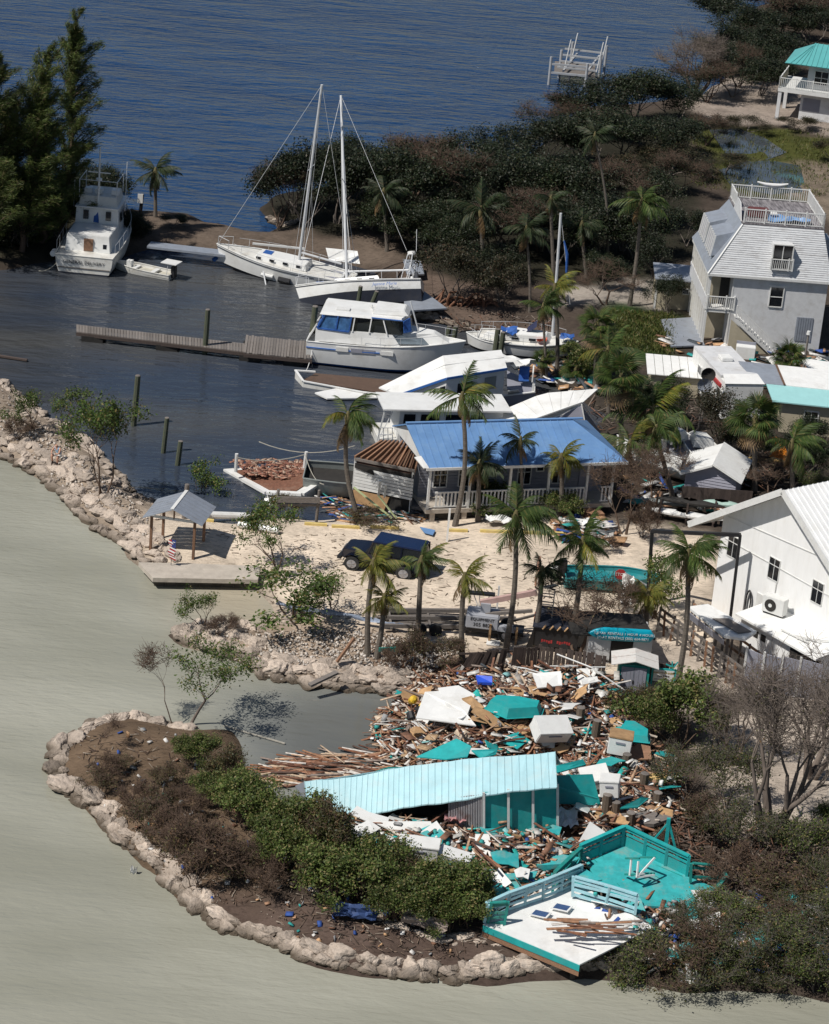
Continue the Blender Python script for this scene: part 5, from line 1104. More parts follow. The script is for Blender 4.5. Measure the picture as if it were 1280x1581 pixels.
m_pilebr = mat('brown_piling_wood', (.10,.075,.055), .9, .3, 6, stretch=(6,6,1), dirt=.4, dirtcol=(.04,.05,.03))
for (a, b), l in zip(pz, lb):
    piling(720+a[0]*.328, 1000+a[1]*.328, 720+b[0]*.328+2, 1000+b[1]*.328-3, .2, l, m_pilebr, .7, 'dock pilings standing in the wreckage', 'dock_piling', False)
for i, (a, b, c, d_) in enumerate(((380,797,384,751),(406,795,411,738),(424,807,430,756),(488,808,493,757),(284,800,289,748),(216,333,220,300))):
    piling(a, b, c, d_, .08 if i < 4 else .13, ['thin grey post leaning at the shore, leftmost of four near the wrecked hull','taller grey post in front of the wrecked hull','grey post carrying the left end of a plank','grey post carrying the right end of a plank','grey piling behind the picnic shelter roof','dark marker post with white board beside the palm on the jetty'][i], m_greywood if i < 5 else m_black, .3, 'posts along the harbour shore', 'post', False)
e = thing('marker_board', 'white notice board nailed to the dark post on the jetty', 'sign', G(216, 333)); MB().box(-.18, .18, -.2, -.14, .95, 1.6).build('board', m_trim, e)
e = thing('rail_plank', 'heavy grey plank fixed between two posts on the shore', 'plank', (0, 0, 0)); a = G(425,807)+Vector((0,-.12,1.3)); b = G(489,808)+Vector((.1,-.12,1.3)); MB().beam(a, b, .08, .3).build('board', m_greywood, e); MB().beam(a+Vector((0,.1,-.3)), b+Vector((0,.1,-.3)), .1, .12).build('rail', m_greywood, e)
for i, (a, b, r) in enumerate((((304,800),(392,803),.19),((368,815),(430,825),.17))):
    e = thing('white_pipe', ['long white pipe lying along the harbour edge behind the shelter','shorter white pipe lying on the sand behind the leafy shoreline tree'][i], 'pipe', (0,0,0)); MB().tube([G(*a)+Vector((0,0,.2)), G(*b)+Vector((0,0,.2))], r, 10).build('pipe', m_hull, e)
bars = [(306,803,330,806),(470,810,505,812),(512,814,555,816),(572,815,616,817),(691,820,722,821),(741,821,794,823),(801,823,882,826)]
bl = ['yellow parking bar at the end of the white pipe','yellow parking bar nearest the shore posts','yellow parking bar under the torn wing','yellow parking bar left of the blue sheet','short yellow parking bar left of the tallest palm','yellow parking bar below the porch middle','longest yellow parking bar below the porch right end']
for (a, b, c, d_), l in zip(bars, bl):
    e = thing('parking_bar', l, 'parking bar', (0,0,0), group='yellow parking bars edging the sand lot'); MB().beam(G(a,b)+Vector((0,0,.06)), G(c,d_)+Vector((0,0,.06)), .18, .13).build('bar', m_yellow, e)
e = thing('white_post', 'slim white post standing on the sand in front of the porch', 'post', G(690, 836)); MB().box(-.05,.05,-.05,.05,-.1,1.75).build('post', m_white, e)
e = thing('blue_sheet', 'blue metal sheet lying on the sand below the porch corner', 'sheet', (0,0,0)); MB().slab([G(648,817)+Vector((0,0,.1)), G(672,822)+Vector((0,0,.1)), G(668,830)+Vector((0,0,.12)), G(655,826)+Vector((0,0,.1))], .03).build('sheet', m_blue, e)
# ---- off road vehicle
m_car = mat('black_blue_car_paint', (.004,.006,.016), .18, .1, 2, spec=.7); m_tyre = mat('tyre_rubber', (.02,.02,.02), .9); m_rim = mat('alloy_rim', (.4,.4,.42), .35, metal=.6)
m_carroof = mat('blue_car_roof', (.006,.016,.055), .22, .1, 2, dirt=.3, dirtcol=(.02,.03,.07))
t = thing('off_road_car', 'dark blue boxy off road car parked on the sand behind palms', 'car', G(583, 886)+Vector((.2, .8, 0)), R(165)); t.scale = (.98, .95, .84)
def cs(x, w, z0, z1): return [(x,-w/2,z0),(x,w/2,z0),(x,w/2,z1),(x,-w/2,z1)]
MB().loft([cs(-2.2,1.65,.5,1.05), cs(-2.15,1.7,.45,1.12), cs(.55,1.7,.45,1.12), cs(1.0,1.6,.45,1.14), cs(1.85,1.35,.5,1.08), cs(1.95,1.3,.55,1.0)]).build('body', m_car, t, bevel=.03)
MB().loft([[(-2.15,-.8,1.12),(.75,-.8,1.12),(.75,.8,1.12),(-2.15,.8,1.12)], [(-2.05,-.68,1.78),(.35,-.68,1.78),(.35,.68,1.78),(-2.05,.68,1.78)]]).build('cabin', m_glass, t, bevel=.03)
MB().box(-2.1,.42,-.72,.72,1.76,1.86).build('roof', m_carroof, t, bevel=.04)
for x in (-2.1,-1.1,-.2,.4):
    for s_ in (-1,1): MB().beam((x+(.2 if x > .3 else 0),s_*.81,1.1), (x if x < .3 else .38,s_*.7,1.8), .07).build('roof_pillar', m_car, t)
for x in (-1.35, 1.3):
    for s_ in (-1, 1):
        w = MB().cyl((x, s_*.9-.13, .38), .40, .26, 20, 'y').build('wheel', m_tyre, t); MB().cyl((x, s_*1.04-.01, .38), .25, .02, 12, 'y').build('rim', m_rim, w)
        f = MB(); 
        for k in range(5): a = k*1.257; f.beam((x,s_*1.06,.38),(x+.23*math.cos(a),s_*1.06,.38+.23*math.sin(a)),.05)
        f.build('spoke', m_rim, w); MB().loft([[(x+.5*math.cos(a), s_*.68, .4+.5*math.sin(a)) for a in np.linspace(0,math.pi,8)], [(x+.5*math.cos(a), s_*.98, .4+.5*math.sin(a)) for a in np.linspace(0,math.pi,8)]], closed=False, cap=False).build('fender', m_car, t)
for s_ in (-1, 1): MB().cyl((1.93,s_*.45,.85), .1, .06, 12, 'x').build('headlight', mat('lamp_glass', (.7,.7,.7), .1), t)
f = MB(); [f.box(1.95,1.99,-.22+k*.07,-.19+k*.07,.68,.98) for k in range(7)]; f.build('grille', m_rim, t); MB().box(1.95,2.15,-.75,.75,.42,.58).build('bumper', m_black, t); MB().box(-2.35,-2.2,-.75,.75,.42,.58).build('bumper', m_black, t)
w = MB().cyl((-2.4,0,.98), .37, .2, 18, 'x').build('spare_wheel', m_tyre, t); MB().box(-.6,-.4,.82,1.0,1.1,1.3).build('mirror', m_black, t)
# ---- boom lift trailer
m_lgrey = mat('lift_grey_box', (.33,.34,.37), .6, .08, 3)
t = thing('boom_lift', 'towable boom lift with grey box, pink boom arm and wire basket', 'boom lift', G(742, 986), R(-4))
MB().box(-.75,.75,-.1,1.0,.5,1.15).build('machine_box', m_lgrey, t, bevel=.05); MB().box(-.9,1.9,0,.9,.32,.5).build('chassis', m_black, t); MB().box(-.15,.3,.3,.7,1.1,1.6).build('turret', m_lgrey, t)
for y in (-.12,.95):
    w = MB().cyl((1.1,y,.33), .33, .2, 16, 'y').build('wheel', m_tyre, t); MB().cyl((1.1,y-.02,.33), .17, .24, 12, 'y').build('rim', m_rim, w)
MB().slab([(.72,-.2,.55),(.8,-.2,.78),(1.4,-.2,.78),(1.5,-.2,.55)], .2, ext=(0,.35,0)).build('mudguard', m_lgrey, t)
MB().beam((-.2,.5,1.55),(2.3,.6,2.35),.2,.24).build('boom_arm', mat('pale_pink_steel', (.45,.30,.27), .6), t); MB().beam((.1,.3,1.1),(2.2,.4,1.5),.14).build('lower_arm', m_greywood, t)
f = MB()
for x, y in ((2.4,.2),(3.1,.2),(2.4,.8),(3.1,.8)): f.beam((x,y,1.25),(x,y,2.5),.05)
for z in (1.7,2.1,2.5): f.beam((2.4,.2,z),(3.1,.2,z),.04); f.beam((2.4,.8,z),(3.1,.8,z),.04); f.beam((2.4,.2,z),(2.4,.8,z),.04); f.beam((3.1,.2,z),(3.1,.8,z),.04)
f.build('basket', mat('basket_grey', (.35,.33,.3), .6), t); MB().box(2.3,3.2,.1,.9,1.1,1.25).build('basket_floor', mat('rusty_orange', (.35,.15,.07), .8), t)
text(t, 'EQUIPMENT', .2, (0,-.112,.98), (R(90),0,0), m_black); text(t, '305 8823', .24, (.05,-.112,.72), (R(90),0,0), m_black)
for x in (.35, 1.55): MB().box(x,x+.1,-.25,-.15,0,.85).build('outrigger', m_ply, t)
MB().box(.3,.9,-.6,-.1,0,.05).build('outrigger_pad', m_white, t)
t = thing('frame_trailer', 'long low boat trailer frame with weathered beams lying on the sand', 'trailer', G(590, 977), R(7))
for y, z in ((0,.35),(.8,.4),(1.5,.45)): MB().beam((0,y,z),(6.2,y+.2,z+.1),.14,.18).build('beam', m_greywood, t)
for x in (.4,2.2,4,5.8): MB().beam((x,-.1,.28),(x,1.7,.35),.1).build('cross_member', m_greywood, t)
MB().beam((5.2,.4,.4),(8.6,1.2,1.1),.1).build('tow_bar', m_greywood, t)
for x in (1.7,2.4): MB().cyl((x,-.25,.3), .3, .2, 14, 'y').build('wheel', m_tyre, t)
t = thing('board_pile', 'stack of loose dark planks on the sand behind the frame trailer', 'lumber', G(640, 968))
rg = random.Random(3)
for k in range(9): MB().beam((-1.6+rg.uniform(-.3,.3),k*.16,.1+.05*(k%3)),(2.3+rg.uniform(-.4,.4),k*.17+rg.uniform(-.1,.3),.15+.05*(k%3)),.13,.05).build('plank', m_greywood, t)
t = thing('sawhorse_bench', 'black work bench on thin crossed legs on the sand beside the boom lift', 'bench', G(742, 942))
MB().box(-.7,.6,-.15,.15,.8,.9).build('top', m_black, t); [MB().beam((x,0,.8),(x+dx,0,0),.04).build('leg', m_alu, t) for x, dx in ((-.4,.35),(-.1,-.0),(.35,-.2))]; MB().beam((.75,0,0),(.75,0,1.3),.08).build('post', m_alu, t)
t = thing('black_trailer', 'black box trailer with torn tarp and faded red marks between palm trunks', 'trailer', G(822, 1002), R(-3))
MB().box(0,2.0,0,1.4,.2,1.1).build('body', m_black, t); MB().slab([(-.1,-.1,1.12),(2.0,-.1,1.12),(2.05,1.5,1.45),(-.0,1.5,1.5)], .05, ext=(0,0,.05)).build('tarp', mat('black_tarp', (.02,.023,.035), .5, .3, 4, bump=.6), t)
MB().slab([(-.3,-.15,.1),(0,-.05,.1),(0,-.05,1.1)], .05).build('side_flap', m_black, t); f = MB(); [f.box(.35+k*.105+(.18 if k > 4 else 0), .43+k*.105+(.18 if k > 4 else 0), -.012, -.004, .36+.02*(k % 3), .54-.015*(k % 4)) for k in range(11)]; f.build('red_marks', m_red, t)
for k in range(5): MB().beam((.35+k*.33,-.12,1.1),(.5+k*.33,-.1,1.28),.12,.03).build('slat', m_ply, t)
for x in (.5,1.4): MB().cyl((x,-.06,.22), .22, .1, 12, 'y').build('wheel', m_tyre, t)
t = thing('white_tank', 'plain white box tank standing right of the black trailer', 'tank', G(893, 1000), R(-5)); MB().box(-.1,.65,0,.9,0,.8).build('box', m_wash2, t, bevel=.03)
# teal skiff with outboard on the lot
t = thing('turquoise_skiff', 'turquoise open skiff with black outboard lying on the sand', 'boat', G(945, 912)+Vector((0,.3,.25)), rot=(R(4), 0, R(5)))
m_tsk = mat('turquoise_gelcoat', (.02,.22,.24), .4, .1, 2, dirt=.4, dirtcol=(.2,.3,.28)); rs = add_hull(t, 4.7, 1.6, .5, .6, .25, m_tsk, m_tsk, .85, deck=m_tsk, drop=.25)
MB().box(-2.7,-2.3,-.22,.22,.3,1.15).build('outboard_motor', m_black, t, bevel=.06); MB().box(-2.65,-2.5,-.1,.1,-.3,.4).build('outboard_leg', m_black, t); MB().tube([(-2.3,.5,.6),(-3.1,.4,.3)], .1, 7).build('white_fender', m_hull, t)
t = thing('stop_sign', 'small red octagonal stop sign leaning among wrapped cloth beside the turquoise skiff', 'sign', G(955, 925)); MB().tube([(0,0,0),(-.05,0,1.15)], .04, 6).build('pole', m_greywood, t)
MB().loft([[(.28*math.cos(a)-.05, y, 1.3+.28*math.sin(a)) for a in np.arange(8)*math.pi/4+.39] for y in (-.06,-.03)]).build('plate', m_red, t); text(t, 'STOP', .2, (-.05,-.065,1.3), (R(90),0,0), m_white)
t = thing('wrapped_cloth', 'white cloth hanging from a pole next to the stop sign', 'cloth', G(966, 930)); crm = crumple(.5,1.4,3,7,.25,12).build('cloth', m_hull, t); crm.rotation_euler = (R(80),0,0); crm.location = (0,0,.7)
MB().beam((-.2,0,1.5),(1.3,.2,.7),.06).build('pole', m_alu, t)
# racks of boats by the fence
def kayak(loc, L, m, rz, label, tilt=0):
    e = thing('kayak', label, 'kayak', loc, rot=(tilt, 0, rz)); n = 12
    MB().loft([[(-L/2+L*i/n, .33*math.sin(a)*math.sin(math.pi*(i+.15)/(n+.3))**.6, .16*math.cos(a)*math.sin(math.pi*(i+.15)/(n+.3))**.5) for a in np.linspace(0, 2*math.pi, 10, endpoint=False)] for i in range(n+1)]).build('hull', m, e, smooth=True)
    MB().loft([[(x, .2*math.cos(a)*s_, .17) for a in (0,1.57,3.14,4.71)] for x, s_ in ((-.35,.3),(0,1),(.35,.3))]).build('cockpit', m_dark, e); return e
kayak(G(1062,800)+Vector((0,0,.9)), 3.6, m_dark, R(-8), 'black kayak on a rack behind the sand lot'); kayak(G(1052,806)+Vector((0,0,.45)), 4.2, m_hull, R(-10), 'white canoe below the black kayak on the rack')
kayak(G(1110,802)+Vector((0,0,.9)), 2.0, mat('pale_green_hull', (.35,.48,.42), .4), R(-3), 'short pale green kayak next to the white gable roof'); kayak(G(1175,742)+Vector((0,0,1.2)), 2.2, mat('faded_yellow_kayak', (.55,.36,.12), .5), R(8), 'faded yellow kayak under the fan palm')
kayak(G(1040,790)+Vector((0,0,.5)), 3.4, m_greyhull, R(-4), 'grey kayak farthest back on the rack')
e = thing('kayak_rack', 'rough wooden rack under the kayaks', 'rack', G(1040, 808), R(-8))
for x in (-.8,.6,2.0):
    MB().beam((x,.2,-.1),(x,.2,1.1),.1).build('upright', m_darkwood, e); MB().beam((x,1.1,-.1),(x,1.1,1.1),.1).build('upright', m_darkwood, e); MB().beam((x,.1,.25),(x,1.2,.25),.08).build('arm', m_darkwood, e); MB().beam((x,.1,.72),(x,1.2,.72),.08).build('arm', m_darkwood, e)
e = thing('orange_sheet', 'orange tarp hanging under the palms behind the kayak', 'tarp', G(1197, 718), R(10)); crm = crumple(.9,1.3,3,5,.3,4).build('sheet', m_orange, e); crm.rotation_euler = (R(75),0,0); crm.location = (0,0,.9)
for i, (a, b, L, rz, tl) in enumerate(((1000,728,4.4,150,.3),(1040,712,4.0,120,-.2),(1075,722,3.4,100,.1))):
    t = thing('motorboat', ['white motorboat hull behind the palms, left of three jumbled boats','white motorboat hull tipped behind the lavender shed, middle of three','small white boat right of the lavender shed roof'][i], 'boat', G(a, b)+Vector((0,0,.5)), rot=(tl, 0, R(rz)))
    add_hull(t, L, 1.9, .8, 1.0, .4, m_hull, m_hullg, .9, deck=m_grey, drop=.2); cabin(t, -.6, 1.0, 1.2, .9, .85, 1.4, m_hull, .4); panel(t, [(.7,-.4,1.0),(.7,.4,1.0),(.62,.35,1.3),(.62,-.35,1.3)], m_glass, 'windscreen')
# people
def person(loc, rz, label, pose, shirt, trousers, scale=1.0):
    e = thing('person', label, 'person', loc, rz); 
    sk = pose; me = bpy.data.meshes.new('body'); me.from_pydata([p for p, r in sk['v']], sk['e'], []); o = link('body', me, e)
    md = o.modifiers.new('s', 'SKIN'); 
    for i, (p, r) in enumerate(sk['v']): me.skin_vertices[0].data[i].radius = (r, r)
    me.skin_vertices[0].data[0].use_root = True
    o.modifiers.new('d', 'SUBSURF').levels = 1
    dg = bpy.context.evaluated_depsgraph_get(); m2 = bpy.data.meshes.new_from_object(o.evaluated_get(dg)); o.modifiers.clear(); o.data = m2
    m_skin = mat('skin', (.45,.25,.17), .6, .05)
    m2.materials.clear(); [m2.materials.append(x) for x in (m_skin, shirt, trousers, mat('dark_hair', (.03,.02,.015), .8))]
    for p in m2.polygons:
        p.use_smooth = True; c = p.center; ds = [(min((c-Vector(q)).length for q in [sk['v'][a][0], ((Vector(sk['v'][a][0])+Vector(sk['v'][b_][0]))/2)]), m_) for (a, b_), m_ in zip(sk['e'], sk['m'])]
        p.material_index = min(ds)[1]
    return e
stand = dict(v=[((0,0,.95),.14),((0,0,1.2),.14),((0,0,1.42),.12),((0,0,1.53),.06),((0,-.02,1.68),.11),((-.1,0,.9),.1),((-.13,.05,.5),.07),((-.16,.02,.08),.05),((-.16,-.14,.05),.045),((.1,0,.9),.1),((.16,-.1,.5),.07),((.2,-.05,.08),.05),((.2,-.2,.05),.045),((-.2,0,1.4),.065),((-.28,0,1.12),.05),((-.26,-.15,.9),.035),((.2,0,1.4),.065),((.28,0,1.12),.05),((.27,-.15,.9),.035)],
 e=[(0,1),(1,2),(2,3),(3,4),(0,5),(5,6),(6,7),(7,8),(0,9),(9,10),(10,11),(11,12),(2,13),(13,14),(14,15),(2,16),(16,17),(17,18)], m=[1,1,0,0,2,2,0,3,2,2,0,3,1,0,0,1,0,0])
sit = dict(v=[((0,0,.42),.15),((0,-.12,.68),.14),((0,-.2,.88),.12),((0,-.26,.97),.06),((0,-.34,1.08),.11),((-.1,-.1,.42),.1),((-.18,-.45,.5),.07),((-.16,-.38,.08),.05),((-.16,-.52,.04),.045),((.1,-.1,.42),.1),((.2,-.45,.48),.07),((.2,-.4,.08),.05),((.2,-.54,.04),.045),((-.2,-.2,.86),.065),((-.25,-.38,.65),.05),((-.08,-.55,.62),.035),((.2,-.2,.86),.065),((.26,-.4,.66),.05),((.08,-.55,.64),.035)], e=stand['e'], m=[1,1,0,0,2,2,0,3,2,2,0,3,1,0,0,1,0,0])
sq = dict(v=[((0,0,.3),.15),((0,-.05,.34),.1)], e=[(0,1)], m=[2])
person(G(92, 714)+Vector((0,0,.0)), R(-30), 'person in pale blue shirt and white shorts crouching on the rocky jetty', sit, mat('pale_blue_shirt', (.25,.38,.5), .8), m_trim)
person(G(828, 908), R(80), 'person walking on the sand lot behind a palm, bare legs showing', stand, mat('dark_shirt', (.05,.05,.07), .8), mat('khaki_shorts', (.2,.16,.11), .8))
# ================= VEGETATION =================
m_bark = mat('grey_bark', (.12,.10,.085), .9, .3, 5, stretch=(1,1,.3)); m_barkb = mat('brown_bark', (.10,.065,.045), .9, .3, 5, stretch=(1,1,.3)); m_barkr = mat('red_bark', (.17,.08,.045), .8, .25, 5)
m_barkp = mat('pale_bark', (.15,.12,.10), .9, .3, 5, stretch=(1,1,.3)); m_palmt = mat('palm_trunk', (.13,.11,.09), .9, .3, 3, stretch=(1,1,6), bump=.4)
LG = leafmat('leaf_green', (.035,.062,.012), (.085,.13,.026), (.16,.13,.045)); LD = leafmat('leaf_dark', (.008,.014,.006), (.021,.031,.011), (.04,.036,.018), trans=.15)  # leaf_dark is lowered so the wood's cloud shade sits in the leaf colour
LO = leafmat('leaf_olive', (.045,.048,.018), (.09,.085,.032), (.15,.09,.04)); LB = leafmat('leaf_brown', (.075,.045,.025), (.13,.075,.04), (.10,.09,.03), trans=.15)
LC = leafmat('needle_green', (.045,.07,.018), (.11,.14,.035), (.15,.13,.05), trans=.35)
LH = leafmat('hedge_green', (.032,.056,.012), (.115,.15,.035), (.20,.17,.07), cut=.8)
def tubes_np(segs, n=5):
    S = np.array([[*p, *q, a, b] for p, q, a, b in segs], float); P0, P1, ra, rb = S[:, :3], S[:, 3:6], S[:, 6], S[:, 7]
    d = P1-P0; d /= np.linalg.norm(d, axis=1, keepdims=True)+1e-9
    ref = np.where(np.abs(d[:, 2:3]) > .9, np.array([[1., 0, 0]]), np.array([[0, 0, 1.]])); a = np.cross(d, ref); a /= np.linalg.norm(a, axis=1, keepdims=True)+1e-9; b = np.cross(d, a)
    V = []
    for Pp, r in ((P0, ra), (P1, rb)):
        for k in range(n):
            t = 2*math.pi*k/n; V.append(Pp+(a*math.cos(t)+b*math.sin(t))*r[:, None])
    V = np.stack(V, 1); m = len(S); base = np.arange(m)[:, None]*2*n
    F = np.concatenate([base+np.array([[k, (k+1) % n, n+(k+1) % n, n+k]]) for k in range(n)], 0)
    return V.reshape(-1, 3), F
def leaves_np(rg, C, size, up=.5, aspect=.5, jit=.35, dirs=None):
    N = len(C); nrm = rg.normal(size=(N, 3)); nrm[:, 2] = np.abs(nrm[:, 2])+up; nrm /= np.linalg.norm(nrm, axis=1, keepdims=True)
    t = rg.normal(size=(N, 3)) if dirs is None else dirs+rg.normal(size=(N, 3))*.35
    t -= nrm*np.sum(t*nrm, 1, keepdims=True); t /= np.linalg.norm(t, axis=1, keepdims=True)+1e-9; s = np.cross(nrm, t)
    L_ = size*(1+rg.uniform(-jit, jit, (N, 1))); w = L_*aspect
    V = np.stack([C-t*L_*.5, C+s*w*.5-nrm*w*.1, C+t*L_*.5, C-s*w*.5-nrm*w*.1], 1)
    return V.reshape(-1, 3), np.arange(N*4).reshape(N, 4)
def grow(rg, H, W_, stems=1, levels=4, split=2, r=.12, lean=(0, 0), trop=.15, first=.35, ang=.55, wig=.18, drop=0):
    segs = []; tips = []
    def br(p, d, L_, rad, lev):
        k = 3
        for i in range(k):
            d = d+Vector((rg.normal()*wig, rg.normal()*wig, rg.normal()*wig*.6+trop*.3)); d.normalize()
            q = p+d*L_/k; r2 = rad*(1-.13); segs.append((p, q, rad, r2)); p = q; rad = r2
            if lev <= 1: tips.append(p)
        if lev <= 0: return
        ns = split+(1 if rg.random() < .35 else 0)
        for j in range(ns):
            a = rg.uniform(0, 2*math.pi); u = Vector((math.cos(a), math.sin(a), rg.uniform(-.25, .35)-drop))
            nd = (d*math.cos(ang)+u*math.sin(ang)*rg.uniform(.7, 1.4)).normalized()
            br(p, nd, L_*rg.uniform(.62, .86), rad*.66, lev-1)
    for s in range(stems):
        a = 2*math.pi*s/stems+rg.uniform(-.4, .4); sp = (.55 if stems > 1 else .05)
        d = Vector((math.cos(a)*sp+lean[0], math.sin(a)*sp+lean[1], 1)).normalized()
        br(Vector((rg.normal()*.1*(stems > 1), rg.normal()*.1*(stems > 1), -.15)), d, H*first, r*rg.uniform(.8, 1.1), levels)
    P_ = np.array([list(q) for _, q, _, _ in segs]); h = P_[:, 2].max(); w = max(np.ptp(P_[:, 0]), np.ptp(P_[:, 1]))
    sx = W_/w; sz = H/h; f = lambda v: Vector((v.x*sx, v.y*sx, v.z*sz))
    return [(f(p), f(q), a, b) for p, q, a, b in segs], np.array([list(f(t)) for t in tips])
TT = {}
def template(key, seed, H, W_, nleaf, lsize, leafm, bark, sig=.25, stems=3, levels=4, split=2, r=.09, shell=False, sides=5, twigs=0, **kw):
    rg = np.random.default_rng(seed); segs, tips = grow(rg, H, W_, stems, levels, split, r, **kw)
    if twigs:
        ex = []
        for t in tips:
            for _ in range(twigs):
                d = rg.normal(size=3); d[2] = abs(d[2])*.8; d /= np.linalg.norm(d); p = Vector(t); q = p+Vector(d)*rg.uniform(.25, .6)*H/4; ex.append((p, q, .012, .006))
                for _ in range(2):
                    d2 = d+rg.normal(size=3)*.5; ex.append((q, q+Vector(d2)*rg.uniform(.12, .3)*H/4, .007, .004))
        segs = segs+ex
    V, F = tubes_np(segs, sides); tm = fastmesh('trunk', V, F); tm.materials.append(bark); tm.polygons.foreach_set('use_smooth', np.ones(len(F), bool))
    cm = None
    if nleaf:
        per = rg.integers(0, len(tips), nleaf); hold = rg.random(len(tips)) > (.18 if sig > .25 else .34); per = per[hold[per]]
        C = tips[per]+rg.normal(size=(len(per), 3))*np.array([sig, sig, sig*.7]); C = C[C[:, 2] > .12]
        V, F = leaves_np(rg, C, lsize); cm = fastmesh('crown', V, F); cm.materials.append(leafm)
    TT[key] = (tm, cm, H, W_); return TT[key]
template('mang1', 1, 4.2, 5.2, 13000, .15, LD, m_bark, .34, 4, 4, 2, .08); template('mang2', 2, 4.4, 4.8, 13000, .15, LD, m_bark, .32, 3, 4, 2, .09); template('mang3', 3, 4.0, 5.4, 8500, .15, leafmat('leaf_dusky', (.022,.024,.012), (.045,.042,.02), (.08,.05,.03)), m_bark, .30, 4, 4, 2, .08)
template('mangd', 17, 4.0, 4.8, 3000, .15, LD, m_barkb, .32, 4, 4, 2, .07, twigs=2)
template('hedge1', 4, 2.0, 3.0, 9000, .12, LH, m_barkb, .16, 6, 3, 2, .035); template('hedge2', 5, 2.2, 2.8, 8000, .12, LH, m_barkb, .17, 6, 3, 2, .035); template('hedge3', 6, 1.8, 3.0, 5500, .11, LO, m_barkb, .16, 6, 3, 2, .03, twigs=1)
template('brush', 7, 1.8, 2.8, 1100, .09, LB, m_barkb, .2, 7, 3, 2, .025, twigs=3, sides=4); template('brush2', 8, 1.8, 2.6, 2000, .10, LO, m_barkb, .2, 6, 3, 2, .03, twigs=2, sides=4)
template('leafy1', 9, 4.2, 4.6, 5200, .17, LG, m_barkb, .24, 3, 4, 2, .07); template('leafy2', 10, 3.2, 3.8, 3200, .17, LG, m_barkb, .22, 4, 3, 2, .06, ang=.7)
template('bare1', 11, 5.5, 5.5, 700, .11, LO, m_barkp, .3, 4, 4, 2, .23, twigs=2, sides=6, first=.36, wig=.14); template('bare2', 12, 4.0, 4.6, 350, .10, LB, m_barkb, .2, 2, 4, 2, .11, twigs=2, sides=4, ang=.7); template('bare3', 13, 3, 2.4, 120, .09, LB, m_barkb, .2, 1, 4, 2, .05, twigs=2, sides=4)
template('mgr1', 14, 2.8, 4.2, 5200, .12, leafmat('leaf_mangrove', (.030,.040,.014), (.080,.092,.030), (.14,.10,.045)), m_bark, .28, 5, 4, 2, .05, twigs=1, sides=4); template('mgr2', 15, 2.8, 4.0, 5500, .12, LH, m_bark, .26, 5, 4, 2, .05, twigs=1, sides=4)
template('umbrella', 16, 3.6, 3.8, 5200, .11, LG, m_barkp, .20, 1, 3, 3, .08, ang=.75, first=.75, trop=.55, wig=.08)
ORD = ['leftmost','second from the left','third from the left','fourth from the left','fifth from the left','sixth from the left','seventh from the left','eighth from the left','ninth from the left','tenth from the left','eleventh from the left','twelfth from the left','thirteenth from the left','fourteenth from the left','fifteenth from the left','sixteenth from the left','seventeenth from the left','eighteenth from the left']
def ranked(items, rows):
    out = {}; rows = sorted(rows)
    for i, it in enumerate(items):
        j = min(range(len(rows)), key=lambda k: abs(rows[k][0]-it[1])); out.setdefault(j, []).append((it[0], i))
    lab = {}
    for j, l in out.items():
        l.sort()
        for r_, (_, i) in enumerate(l): lab[i] = '%s %s' % (ORD[min(r_, 17)] if r_ < len(l)-1 or r_ == 0 else 'rightmost', rows[j][1])
    return lab
def plant(key, name, px, py, wpx, hpx, label, cat, group=None, rz=None, lean=0):
    tm, cm, H, W_ = TT[key]; b = G(px, py); s = pxm(b); w = wpx/s/W_; h = hpx/(s*.95)/H
    seed = int(px*7+py*13) % 1000; rz = (seed/1000*6.28) if rz is None else rz
    e = thing(name, label, cat, b, group=group); e.rotation_euler = (0, lean, 0)
    link('trunk', tm, e, rot=(0, 0, rz), scale=(w, w, h))
    if cm: link('crown', cm, e, rot=(0, 0, rz), scale=(w, w, h))
    return e
# --- the dark mangrove wood beyond the harbour
gw = 'dark trees of the wood behind the harbour'; lw = 'dark mangrove tree standing in the wood beyond the harbour and the sand lane'
wood = [(655,385,100,75),(700,378,110,80),(770,392,110,85),(835,388,110,85),(900,392,110,85),(960,388,100,80),(600,372,90,70),(720,330,110,80),(430,352,95,95),(470,350,120,118),(520,345,120,122),(570,352,125,125),(625,356,120,122),(680,352,120,118),(735,350,110,108),(455,330,90,85),(500,315,100,90),(560,300,110,85),(640,300,120,88),(710,300,110,85),
 (770,330,120,95),(830,340,120,100),(890,345,120,100),(950,340,110,85),(780,280,110,80),(840,270,110,85),(900,260,110,85),(960,250,110,75),(860,215,100,62),(920,205,110,75),(980,200,120,85),(1040,190,90,62),(1010,240,100,60),(800,400,110,95),(860,410,110,95),(920,405,110,95),(980,400,110,90),(1020,350,90,80),(1040,300,80,60),
 (760,440,80,60),(1010,430,70,60),(1060,380,60,60),(1060,245,90,55),(1090,225,70,45),(930,440,70,50),(700,400,100,70),(660,395,90,70),
 (1130,60,110,65),(1180,35,110,60),(1240,20,110,60),(1290,40,100,65),(1150,100,90,60),(1200,110,100,65),(1140,135,70,60),(1250,70,90,60),(1170,-10,110,60),(1240,-30,110,60),(1290,-5,110,60),(1090,158,90,60),(1130,150,90,62),(1175,148,80,60),(1110,120,90,60),(1160,70,110,60),(1210,60,110,70),(1270,45,90,60),(1180,125,80,60)]
wl_ = ranked(wood, [(-25,'in the row cut by the top edge'),(35,'in the top right corner'),(85,'in the top right wood front'),(135,'beside the far bare tree'),(205,'in the row near the boat lift'),(265,'in the second row from the bay'),(305,'in the third row of the wood'),(345,'in the row behind the sailboat masts'),(400,'in the row by the sand lane'),(440,'in the nearest row before the leaning mast')])
